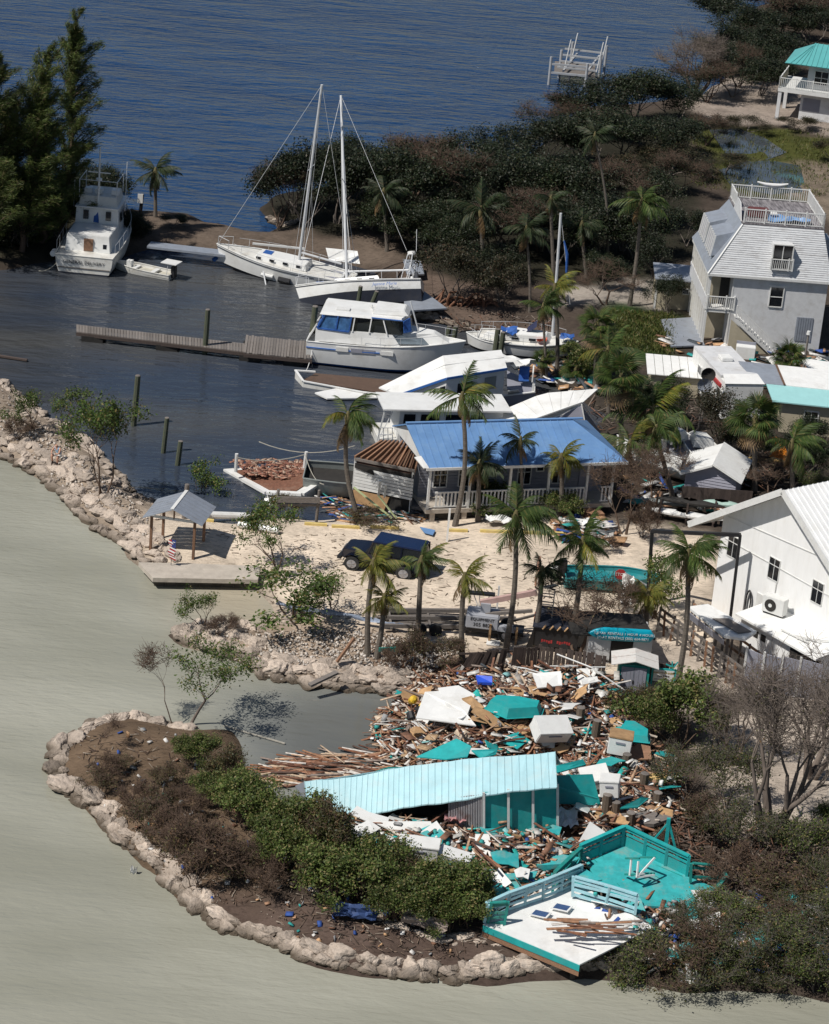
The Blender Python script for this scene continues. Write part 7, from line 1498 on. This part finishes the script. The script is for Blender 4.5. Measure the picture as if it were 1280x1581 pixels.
def isl(name, cols, rough=.8):   # random colour for every separate piece
    m = bpy.data.materials.new(name); m.use_nodes = True; t = m.node_tree; N = t.nodes; L = t.links; b = N['Principled BSDF']; g = N.new('ShaderNodeNewGeometry'); cr = N.new('ShaderNodeValToRGB'); cr.color_ramp.interpolation = 'CONSTANT'
    el = cr.color_ramp.elements; el[0].color = (*cols[0], 1); el[1].position = 1/len(cols); el[1].color = (*cols[1], 1)
    for i in range(2, len(cols)): x = el.new(i/len(cols)); x.color = (*cols[i], 1)
    oi = N.new('ShaderNodeObjectInfo'); ad = N.new('ShaderNodeMath'); ad.operation = 'ADD'; fr = N.new('ShaderNodeMath'); fr.operation = 'FRACT'; L.new(g.outputs['Random Per Island'], ad.inputs[0]); L.new(oi.outputs['Random'], ad.inputs[1]); L.new(ad.outputs[0], fr.inputs[0]); L.new(fr.outputs[0], cr.inputs[0])
    tc = N.new('ShaderNodeTexCoord'); no = N.new('ShaderNodeTexNoise'); no.inputs['Scale'].default_value = 7; no.inputs['Detail'].default_value = 5; L.new(tc.outputs['Object'], no.inputs['Vector']); mr = N.new('ShaderNodeMapRange'); mr.inputs['From Min'].default_value = .3; mr.inputs['From Max'].default_value = .7; mr.inputs['To Min'].default_value = .6; mr.inputs['To Max'].default_value = 1.25; L.new(no.outputs['Fac'], mr.inputs['Value'])
    hs = N.new('ShaderNodeHueSaturation'); L.new(cr.outputs[0], hs.inputs['Color']); L.new(mr.outputs[0], hs.inputs['Value']); L.new(hs.outputs[0], b.inputs['Base Color']); b.inputs['Roughness'].default_value = rough; return m
m_bd = isl('splintered_boards', [(.22,.095,.05),(.34,.18,.10),(.14,.06,.036),(.42,.27,.17),(.10,.06,.045),(.26,.12,.065),(.50,.38,.27),(.19,.09,.055),(.58,.50,.42),(.24,.19,.16),(.30,.15,.09),(.62,.58,.53)])
m_wh = isl('white_scraps', [(.74,.73,.70),(.62,.60,.56),(.50,.48,.44),(.78,.78,.77)]); m_tl = isl('teal_scraps', [(.015,.34,.31),(.03,.26,.25),(.02,.42,.38),(.25,.50,.50)])
m_mx = isl('mixed_scraps', [(.6,.58,.55),(.2,.1,.06),(.03,.3,.28),(.3,.3,.3),(.5,.3,.16),(.05,.06,.07),(.7,.68,.65),(.03,.08,.3),(.35,.2,.12)])
rgn = np.random.default_rng(77)
MAIN = [(600,1100),(640,1062),(700,1045),(790,1038),(930,1048),(962,1090),(970,1140),(1010,1165),(1050,1215),(1045,1262),(985,1290),(900,1300),(868,1240),(862,1170),(760,1175),(640,1195),(590,1175),(575,1135)]
LOW = [(480,1255),(560,1275),(700,1290),(860,1300),(905,1320),(900,1350),(840,1385),(770,1400),(700,1375),(600,1345),(530,1310)]
FLO = [(390,1182),(470,1168),(600,1160),(640,1195),(560,1215),(470,1215),(420,1215)]
RIM = [(900,1400),(1000,1410),(1100,1400),(1290,1400),(1290,1500),(1100,1510),(1000,1500),(930,1470)]
def scatter(polys, n, lo, hi, wlo, whi, tlo, thi, zh, az=None, azs=9, tilt=.22):
    pts = inpx(rgn, polys, n); pos = []
    for x, y in pts:
        p = G(x, y, .05); pos.append([p.x, p.y, p.z+abs(rgn.normal())*zh+.03])
    dims = np.stack([rgn.uniform(lo, hi, n), rgn.uniform(wlo, whi, n), rgn.uniform(tlo, thi, n)], 1)
    rot = np.stack([rgn.normal(size=n)*tilt, rgn.normal(size=n)*tilt, (rgn.uniform(0, 6.28, n) if az is None else az+rgn.normal(size=n)*azs)], 1)
    return np.array(pos), dims, rot
def stuffy(name, label, m, args, **kw):
    return soup(name, *scatter(*args, **kw), m, label, 'debris')
stuffy('board_debris', 'deep litter of splintered brown boards covering the upper heap', m_bd, ([MAIN], 5600, .15, 1.3, .025, .11, .02, .05, .26))
stuffy('board_debris', 'litter of splintered brown boards below the cyan roofed ruin', m_bd, ([LOW], 3300, .15, 1.2, .025, .10, .02, .05, .20))
stuffy('board_debris', 'thin boards floating in the cove left of the ruin', m_bd, ([FLO], 170, .4, 2.4, .035, .09, .03, .05, .02), az=-.05, azs=.3, tilt=.03)
stuffy('scrap_debris', 'small white scraps strewn over the wreckage', m_wh, ([MAIN, MAIN, MAIN, LOW], 900, .12, .6, .05, .3, .02, .05, .32))
stuffy('scrap_debris', 'torn plywood and board scraps strewn over the wreckage', isl('ply_scraps', [(.42,.28,.16),(.5,.4,.3),(.2,.1,.06),(.33,.2,.12),(.28,.26,.24)]), ([MAIN, LOW, MAIN], 700, .2, .7, .12, .45, .015, .04, .3), tilt=.35)
stuffy('scrap_debris', 'broken boards strewn over the teal terrace', m_bd, ([[(915,1345),(960,1330),(1090,1365),(1060,1400),(985,1398)]], 60, .2, 1.2, .04, .12, .02, .04, .15), az=.4, azs=.8)
stuffy('scrap_debris', 'small teal scraps strewn over the wreckage', m_tl, ([MAIN, LOW, LOW], 260, .2, .9, .08, .3, .02, .05, .30))
stuffy('scrap_debris', 'mixed small rubbish strewn over the wreckage', m_mx, ([MAIN, LOW, RIM], 1100, .08, .4, .05, .25, .03, .15, .30), tilt=.6)
stuffy('scrap_debris', 'scraps and boards lying under the lower right mangroves', m_mx, ([RIM], 420, .3, 1.4, .05, .25, .02, .06, .18))
stuffy('scrap_debris', 'rubbish and boards behind the cottage and among the jumbled boats', m_mx, ([[(940,700),(1060,700),(1180,740),(1110,800),(980,790)], [(1000,520),(1280,540),(1280,600),(1100,600)], [(780,560),(900,560),(940,620),(850,600)], [(850,805),(930,800),(960,840),(870,835)]], 420, .2, 1.6, .06, .5, .03, .1, .15))
soup('rubble_chips', *scatter([[(352,724),(415,722),(478,724),(490,742),(440,752),(385,746)]], 420, .1, .5, .04, .16, .02, .05, .02, tilt=.15), isl('red_chips', [(.26,.11,.07),(.18,.07,.045),(.34,.17,.11),(.42,.3,.22)]), 'splintered red brown boards strewn over the wrecked white hull', 'debris').location.z = .45
soup('rubble_chips', *scatter([[(500,770),(640,785),(660,806),(520,806)]], 260, .2, 1.5, .04, .2, .02, .05, .1, az=-.1, azs=.5, tilt=.15), m_mx, 'broken boards under the torn wing', 'debris')
# individually built boards: the big ones on top
BM = []
for i, (a, b, c) in enumerate(((1.9,.10,.04),(1.5,.09,.035),(1.1,.13,.03),(2.5,.08,.04),(1.2,.18,.025),(.9,.09,.04))):
    me = MB().box(-a/2,a/2,-b/2,b/2,-c/2,c/2).mesh('board'); me.materials.append(m_bd); BM.append(me)
for poly, n, lab, grp, fl in ((MAIN, 130, 'loose brown board lying on top of the upper heap of wreckage', 'boards on the upper heap', 0),(LOW, 80, 'loose brown board in the wreckage below the cyan roofed ruin', 'boards below the ruin', 0),(FLO, 34, 'narrow board floating in the cove left of the ruin', 'boards floating in the cove', 1)):
    pos, dims, rot = scatter([poly], n, 1, 2, .1, .2, .04, .05, .22 if not fl else .05, az=(-.05 if fl else None), azs=.2, tilt=.2 if not fl else .03)
    for k in range(n):
        o = link('board', BM[rgn.integers(0, 6)], None, pos[k]+[0, 0, .22 if not fl else .03], rot[k]); tag(o, lab, 'board', grp)
SHM = []
for i, (a, b) in enumerate(((1.1,.8),(.8,.5),(1.5,.6),(.6,.6))):
    r2 = random.Random(i); pts = [(-a/2,-b/2,0),(a*.1,-b/2-.08,0.03),(a/2,-b/2+.1,0),(a/2-.1,b/2,.05),(-a*.1,b/2-.1,.02),(-a/2+.06,b/2,0)]; SHM.append(MB().slab(pts, .03).mesh('sheet'))
def sheets(poly, n, m, lab, grp, seed):
    ms = []
    for q in SHM: c = q.copy(); c.materials.clear(); c.materials.append(m); ms.append(c)
    pos, dims, rot = scatter([poly], n, 1, 2, .1, .2, .04, .05, .25, tilt=.25)
    rws = {'heap': [(1070,'at the top of the upper heap'),(1105,'high in the upper heap'),(1140,'in the middle of the upper heap'),(1175,'above the cyan roof'),(1240,'among the dock pilings')], 'ruin': [(1285,'just below the ruin wall'),(1315,'below the ruin'),(1345,'low in the wreckage below the ruin'),(1380,'against the white terrace')], 'mangroves': [(1400,'in the back of the lower right thicket'),(1440,'in the middle of the lower right thicket'),(1480,'in the front of the lower right thicket')]}[grp.split()[-1]]
    lb_ = ranked([proj(q) for q in pos], rws)
    for k in range(n): tag(link('sheet', ms[rgn.integers(0, 4)], None, pos[k]+[0, 0, .3], rot[k]), lab.split(' lying')[0].split(' in the')[0]+' '+lb_[k], 'sheet', grp)
sheets(MAIN, 34, m_hull, 'torn white wall sheet lying in the upper heap', 'white sheets in the upper heap', 1); sheets(LOW, 7, m_hull, 'torn white wall sheet in the wreckage below the ruin', 'white sheets below the ruin', 2)
sheets(MAIN, 16, m_teal, 'torn teal painted sheet lying in the upper heap', 'teal sheets in the upper heap', 3); sheets(LOW, 20, m_teald, 'torn teal painted sheet in the wreckage below the ruin', 'teal sheets below the ruin', 4); sheets(MAIN, 26, m_ply, 'torn brown plywood sheet lying in the upper heap', 'plywood sheets in the upper heap', 5); sheets(RIM, 12, m_teald, 'torn teal sheet lying under the lower right mangroves', 'teal sheets under the mangroves', 6); sheets(RIM, 14, m_hull, 'torn white sheet lying under the lower right mangroves', 'white sheets under the mangroves', 7)
def big(name, label, cat, pts, m, th=.05):
    e = thing(name, label, cat); MB().slab([P(x, y, z+.22) for x, y, z in pts], th, ext=(0,0,-th)).build('sheet', m, e); return e
big('wall_panel','largest white wall panel lying on the upper left of the heap','panel',[(642,1108,1.7),(656,1068,2.0),(690,1066,2.1),(716,1096,2.0),(735,1120,1.7)],m_hull)
big('wall_panel','white wall panel with plywood patch beside the largest one','panel',[(676,1062,2.1),(708,1058,2.2),(733,1072,2.1),(722,1102,1.9),(690,1090,1.95)],m_hull); big('plywood_panel','tan plywood sheet leaning right of the white wall panels','panel',[(713,1078,2.1),(728,1074,2.3),(748,1092,2.0),(735,1097,1.9)],m_ply)
big('wall_panel','white panel below the white pipe frame','panel',[(822,1040,2.1),(866,1036,2.3),(868,1058,2.0),(830,1062,2.0)],m_hull); big('wall_panel','white panel lying right of the pipe frame','panel',[(898,1048,2.0),(922,1044,2.1),(924,1052,1.95),(900,1057,1.95)],m_hull)
big('roof_sheet','large crumpled teal sheet on the cyan roof upper edge, left one','sheet',[(643,1168,1.9),(705,1140,2.6),(728,1152,2.6),(722,1168,2.3),(690,1172,2.2)],m_teal); big('roof_sheet','teal sheet lying right of the crumpled one above the cyan roof','sheet',[(728,1158,2.5),(768,1156,2.6),(766,1164,2.4),(742,1170,2.3)],m_teal)
big('roof_sheet','dark teal strip behind the cyan roof left part','sheet',[(580,1190,1.7),(600,1184,2.0),(622,1184,2.1),(640,1190,2.0)],m_tealdark); big('roof_sheet','teal sheet with white edge above the sagging teal roof','sheet',[(858,1182,2.1),(900,1172,2.2),(905,1180,2.0),(860,1193,1.9)],m_teal)
big('wall_panel','long torn white sheet lying below the cyan roof','panel',[(575,1268,1.5),(665,1268,1.6),(672,1288,1.3),(610,1284,1.3)],m_hull); big('wall_panel','pointed torn white sheet right of the long one','panel',[(650,1284,1.5),(674,1267,1.75),(692,1292,1.4),(678,1302,1.25)],m_hull)
big('wall_panel','triangular white framed panel behind the teal terrace','panel',[(893,1300,1.4),(911,1268,1.9),(940,1288,1.5)],m_hull); big('roof_sheet','teal and white sheet by the dock pilings','sheet',[(955,1248,1.5),(990,1230,1.9),(1002,1232,1.8),(985,1246,1.5)],m_teal)
big('deck_slab','fallen grey dock section between the pilings','dock',[(925,1258,1.3),(1010,1252,1.3),(1040,1262,1.2),(1010,1272,1.1),(930,1270,1.1)],m_greywood,.15)
for l, pts in (('teal sheet bent over boards left of the teal terrace',[(828,1336,1.5),(886,1323,1.6),(886,1333,1.5),(840,1343,1.3)]),('long teal sheet just above the white terrace back rail',[(740,1352,1.4),(830,1345,1.5),(826,1354,1.4),(745,1362,1.3)]),('teal sheet spread beside the left terrace railing',[(745,1366,1.35),(800,1360,1.4),(812,1376,1.2),(768,1382,1.2)]),('teal sheet by the end of the hedge below the ruin',[(560,1322,1.2),(600,1318,1.3),(615,1334,1.1),(580,1338,1.1)]),('teal sheet at the foot of the cyan roof left part',[(545,1294,1.2),(580,1290,1.3),(590,1306,1.1),(555,1308,1.1)]),('teal sheet between white and teal terraces',[(870,1352,1.5),(905,1342,1.6),(930,1358,1.5),(895,1366,1.4)])): big('roof_sheet', l, 'sheet', pts, m_teald)
big('door_panel','orange brown door lying on the upper heap','door',[(648,1052+12,1.9),(668,1058,2.1),(664,1072,1.9),(645,1070,1.8)],m_ply); big('blue_tarp','bright blue folded tarp at the top of the heap','tarp',[(735,1042,1.9),(760,1044,2.0),(760,1054,1.8),(738,1053,1.8)],mat('bright_blue', (.02,.08,.55), .6),.12)
big('foam_block','ochre foam block beside a dock piling','foam',[(1000,1196,1.6),(1026,1190,1.8),(1030,1200,1.6),(1004,1206,1.5)],mat('ochre_foam', (.55,.38,.16), .9, .2, 5),.25); big('brown_board','large brown board under the teal box lid','panel',[(968,1160,1.7),(985,1148,1.9),(1004,1152,1.8),(1006,1172,1.5),(972,1172,1.5)],m_wood)
for i, (x, y) in enumerate(((636,1082),(644,1096),(650,1088),(633,1100))):
    o = link('plastic_jug', MB().tube([(0,0,0),(0,0,.3),(0,0,.4)], [.17,.18,.07], 10).mesh('plastic_jug'), None, P(x, y, 1.2), (.9, i, .3)); o.data.materials.append(mat('yellow_plastic', (.65,.42,.03), .5) if i % 2 == 0 else m_black); tag(o, ['yellow plastic jug at the left edge of the heap, upper one','black bin bag drum left of the largest white panel','yellow plastic jug touching the largest white panel','black crate at the left end of the heap by the water'][i], 'container')
# long single timbers
def timber(label, pts, w, h, m, name='timber'):
    e = thing(name, label, 'timber'); MB().beam(P(*pts[0]), P(*pts[1]), w, h).build('beam', m, e)
timber('pale timber leaning in front of the teal wall', [(790,1289,1.7),(866,1312,1.4)], .13, .1, m_ply); timber('dark timber sticking up from the spit rocks', [(520,1022,.9),(547,985,2.0)], .15, .1, m_wood); timber('pale timber across the spit rocks', [(478,1058,.7),(520,1038,1.0)], .25, .1, m_greywood)
timber('yellow green timber leaning from the torn wing, left one', [(546,752,2.2),(605,800,.9)], .14, .05, mat('pale_green_timber', (.50,.56,.30), .7)); timber('yellow green timber leaning from the torn wing, right one', [(584,765,2.0),(612,800,.9)], .14, .05, MC['pale_green_timber']); timber('white post standing in the torn wing opening', [(583,778,.8),(587,742,2.3)], .12, .1, m_trim); timber('second white post in the torn wing opening', [(592,780,.8),(596,748,2.1)], .1, .1, m_trim)
timber('long pale pole floating across the cove', [(345,1120,.1),(440,1148,.06)], .06, .05, m_rope); timber('light blue pole below the cyan roof', [(520,1272,1.3),(600,1298,1.2)], .12, .06, m_cyanw); timber('second light blue pole below the cyan roof', [(560,1270,1.5),(582,1290,1.3)], .1, .06, m_cyanw)
timber('fallen tree trunk on the bank behind the cluttered sailboat', [(735,500,1.2),(815,512,1.3)], .2, .2, m_barkb, 'log'); timber('fallen grey plank on the old jetty', [(230,378,.9),(350,392,.9)], 1.2, .15, m_mill, 'plank'); timber('white plank on the jetty behind the taller mast', [(390,376,1.0),(470,384,1.0)], .15, .12, m_trim, 'plank')
timber('dark timber floating off the left edge of the harbour', [(-10,548,.1),(42,556,.1)], .2, .1, m_darkwood, 'log'); timber('green plank lying at the foot of the short palms', [(585,1003,1.3),(612,1002,1.3)], .06, .2, m_tealdark, 'plank')
e = thing('lumber_heap', 'loose brown boards lying across the white terrace floor', 'lumber'); r5 = random.Random(8)
for k in range(22):
    x = r5.uniform(838, 930); y = 1417+r5.uniform(0, 18)+(x-840)*.08; MB().beam(P(x, y, 1.62+k*.008), P(x+r5.uniform(35, 85), y+r5.uniform(-6, 12), 1.62+k*.008), r5.uniform(.06, .14), .03).build('board', m_bd, e)
for a, b, c, d, l in ((330,388,362,392,'x'),):
    e = thing('broken_white_panel', 'white hull panel on the jetty behind the heeled sailboat', 'panel'); MB().slab([P(503,383,1.6), P(552,388,1.6), P(556,408,.9), P(508,402,.9)], .06).build('sheet', m_hull, e)
e = thing('fallen_gangway', 'pale flat slabs fallen on the bank behind the heeled sailboat', 'slab'); MB().slab([P(622,445,1.0), P(650,448,1.2), P(690,478,.9), P(625,482,.9)], .1).build('slab', m_mill, e); MB().slab([P(622,402,1.3), P(650,405,1.4), P(655,425,1.1), P(628,425,1.1)], .1).build('slab', m_mill, e)
m_net = mat('pale_blue_net', (.28,.33,.42), .8, .3, 6)
def rag(label, x, y, w, d, m, z=.3, rot=(0,0,0), seed=1, name='rag', cat='cloth'):
    e = thing(name, label, cat, G(x, y)+Vector((0,0,z))); c = crumple(w, d, 7, 5, .3, seed).build('cloth', m, e); c.rotation_euler = rot
rag('grey beige cloth caught on the hedge roots above the dark soil', 655, 1442, 1.6, .5, mat('beige_cloth', (.27,.22,.19), .9), .5, (.9,0.1,-.25), 3); rag('dark blue tarp snagged deep in the hedge roots', 548, 1420, 1.6, .5, mat('dirty_blue_tarp', (.03,.06,.16), .7), .35, (.9,0,-.1), 4); rag('white rag hanging from the lower right mangroves', 1062, 1535, .5, .7, m_hull, .9, (1.2,0,.4), 5); rag('white rag caught on a branch in the water beside the seawall', 206, 1362, .25, .9, m_hull, .3, (1.5,0,.1), 6)
rag('pale blue net rope strung along the rocks under the wide tree, left end', 470, 955, 2.6, .13, m_net, .35, (0,.1,-.05), 7); rag('pale blue net rope strung along the sand under the short palms', 560, 968, 3.6, .15, m_net, .3, (0,.05,-.12), 8); rag('white cloth in a shapeless heap right of the cyan roofed ruin', 872, 1282, .9, 1.1, m_hull, .5, (.2,0,0), 9); rag('pinkish cloth heap under the corrugated wall', 700, 1290, .8, .5, mat('pink_cloth', (.4,.2,.2), .9), .6, (0,0,0), 10); rag('white sheeting on the sand by the bare trees', 900, 815, 2.0, .8, m_hull, .2, (0,0,.1), 11); rag('second white sheeting at the palm foot under the porch', 775, 812, 1.6, .6, m_hull, .2, (0,0,0), 12)
e = thing('puddle', None, None); bpy.data.objects.remove(e)
for i, poly in enumerate(([(1095,200),(1140,198),(1180,212),(1215,235),(1180,248),(1120,236)], [(1110,262),(1165,243),(1235,255),(1245,295),(1190,300),(1130,288)])):
    me = MB().add([P(a, b, .93+.35*0) for a, b in poly], [tuple(range(len(poly)))]).mesh('puddle'); me.materials.append(wm if False else mat('puddle_water', (.06,.07,.08), .05, .1, 2)); o = link('puddle', me); o.location.z = -.02; tag(o, kind='structure')
# fine litter on the ground (nobody could count it)
SANDP = [[(300,815),(640,830),(900,850),(1000,950),(980,1030),(700,1010),(420,960),(400,880)], [(280,975),(560,975),(720,1000),(640,1060),(420,1050)], [(0,600),(120,700),(230,800),(220,860),(60,720),(0,690)]]
soup('twig_litter', *scatter(SANDP, 2200, .05, .38, .01, .03, .01, .025, .0, az=.25, azs=.7, tilt=.05), mat('twig_brown', (.16,.115,.08), .9), 'dark twigs and seaweed strewn over the sand', 'litter')
soup('pale_rubble', *scatter(SANDP[1:], 2600, .04, .16, .04, .14, .03, .1, .02, tilt=.6), m_wh2 if False else isl('pale_stones', [(.5,.43,.36),(.38,.33,.28),(.28,.25,.22),(.55,.5,.45)]), 'small pale stones strewn over the rocky spit and jetty', 'rubble')
ISL = [[(110,1140),(240,1125),(330,1140),(360,1230),(480,1300),(600,1400),(760,1460),(880,1500),(640,1500),(480,1480),(300,1400),(150,1240)]]
soup('twig_litter', *scatter(ISL, 1500, .08, .5, .01, .035, .01, .03, .02, tilt=.25), isl('twig_mix', [(.10,.06,.04),(.2,.14,.1),(.05,.035,.025),(.3,.25,.2)]), 'dry twigs and leaf litter on the foreground ring', 'litter')
soup('scrap_litter', *scatter(ISL, 170, .06, .3, .05, .2, .02, .08, .05, tilt=.6), m_mx, 'small rubbish caught on the foreground ring', 'litter')
soup('branch_litter', *scatter([[(640,470),(860,500),(860,540),(700,510)], [(900,600),(1100,620),(1280,760),(1100,800),(940,720)], RIM, [(980,1260),(1290,1290),(1290,1420),(1100,1400)]], 2400, .2, 1.6, .02, .07, .02, .06, .12, tilt=.4), isl('branch_mix', [(.12,.09,.07),(.2,.16,.13),(.07,.05,.04),(.16,.08,.05)]), 'broken branches carpeting the ground among the trees', 'litter')
# marsh and bank grass tufts
rg = np.random.default_rng(9); pts = inpx(rg, [[(1000,210),(1280,200),(1280,300),(1220,310),(1080,290)], [(940,480),(1040,485),(1040,550),(950,540)]], 2500); C = []
for x, y in pts: p = G(x, y); C.append([p.x, p.y, p.z+.12])
C = np.repeat(np.array(C), 4, 0)+rg.normal(size=(10000, 3))*[.2, .2, .04]; V, F = leaves_np(rg, C, .3, 0, .18, .4, np.tile([0, 0, 1.], (10000, 1))); me = fastmesh('marsh_grass', V, F); me.materials.append(leafmat('grass_green', (.05,.07,.012), (.10,.11,.03), (.16,.13,.05))); tag(link('marsh_grass', me), 'short yellow green marsh grass', 'grass', kind='stuff')
# ropes
def rope(label, a, b, sag, m=None):
    e = thing('rope', label, 'rope'); a = P(*a); b = P(*b); MB().tube([lerp(a, b, u)-Vector((0,0,sag*4*u*(1-u))) for u in np.linspace(0, 1, 10)], .025, 4).build('line', m or m_rope, e)
rope('long slack rope over the harbour to the torn wing', (400,682,.9), (548,688,2.6), .5); rope('rope between the two white bollards of the wrecked hull', (365,706,1.5), (470,702,1.8), .25); rope('rope from the wrecked hull bollard to the grey hull', (471,702,1.8), (500,748,1.0), .4); rope('white mooring rope from the cruiser stern to the green piling', (482,540,1.0), (472,572,.2), .3, m_hull); rope('rope from the trawler stern to the trees', (88,405,1.0), (60,418,.2), .2); rope('rope hanging in loops at the plank dock end', (415,548,.5), (440,552,.1), .35, m_hull)
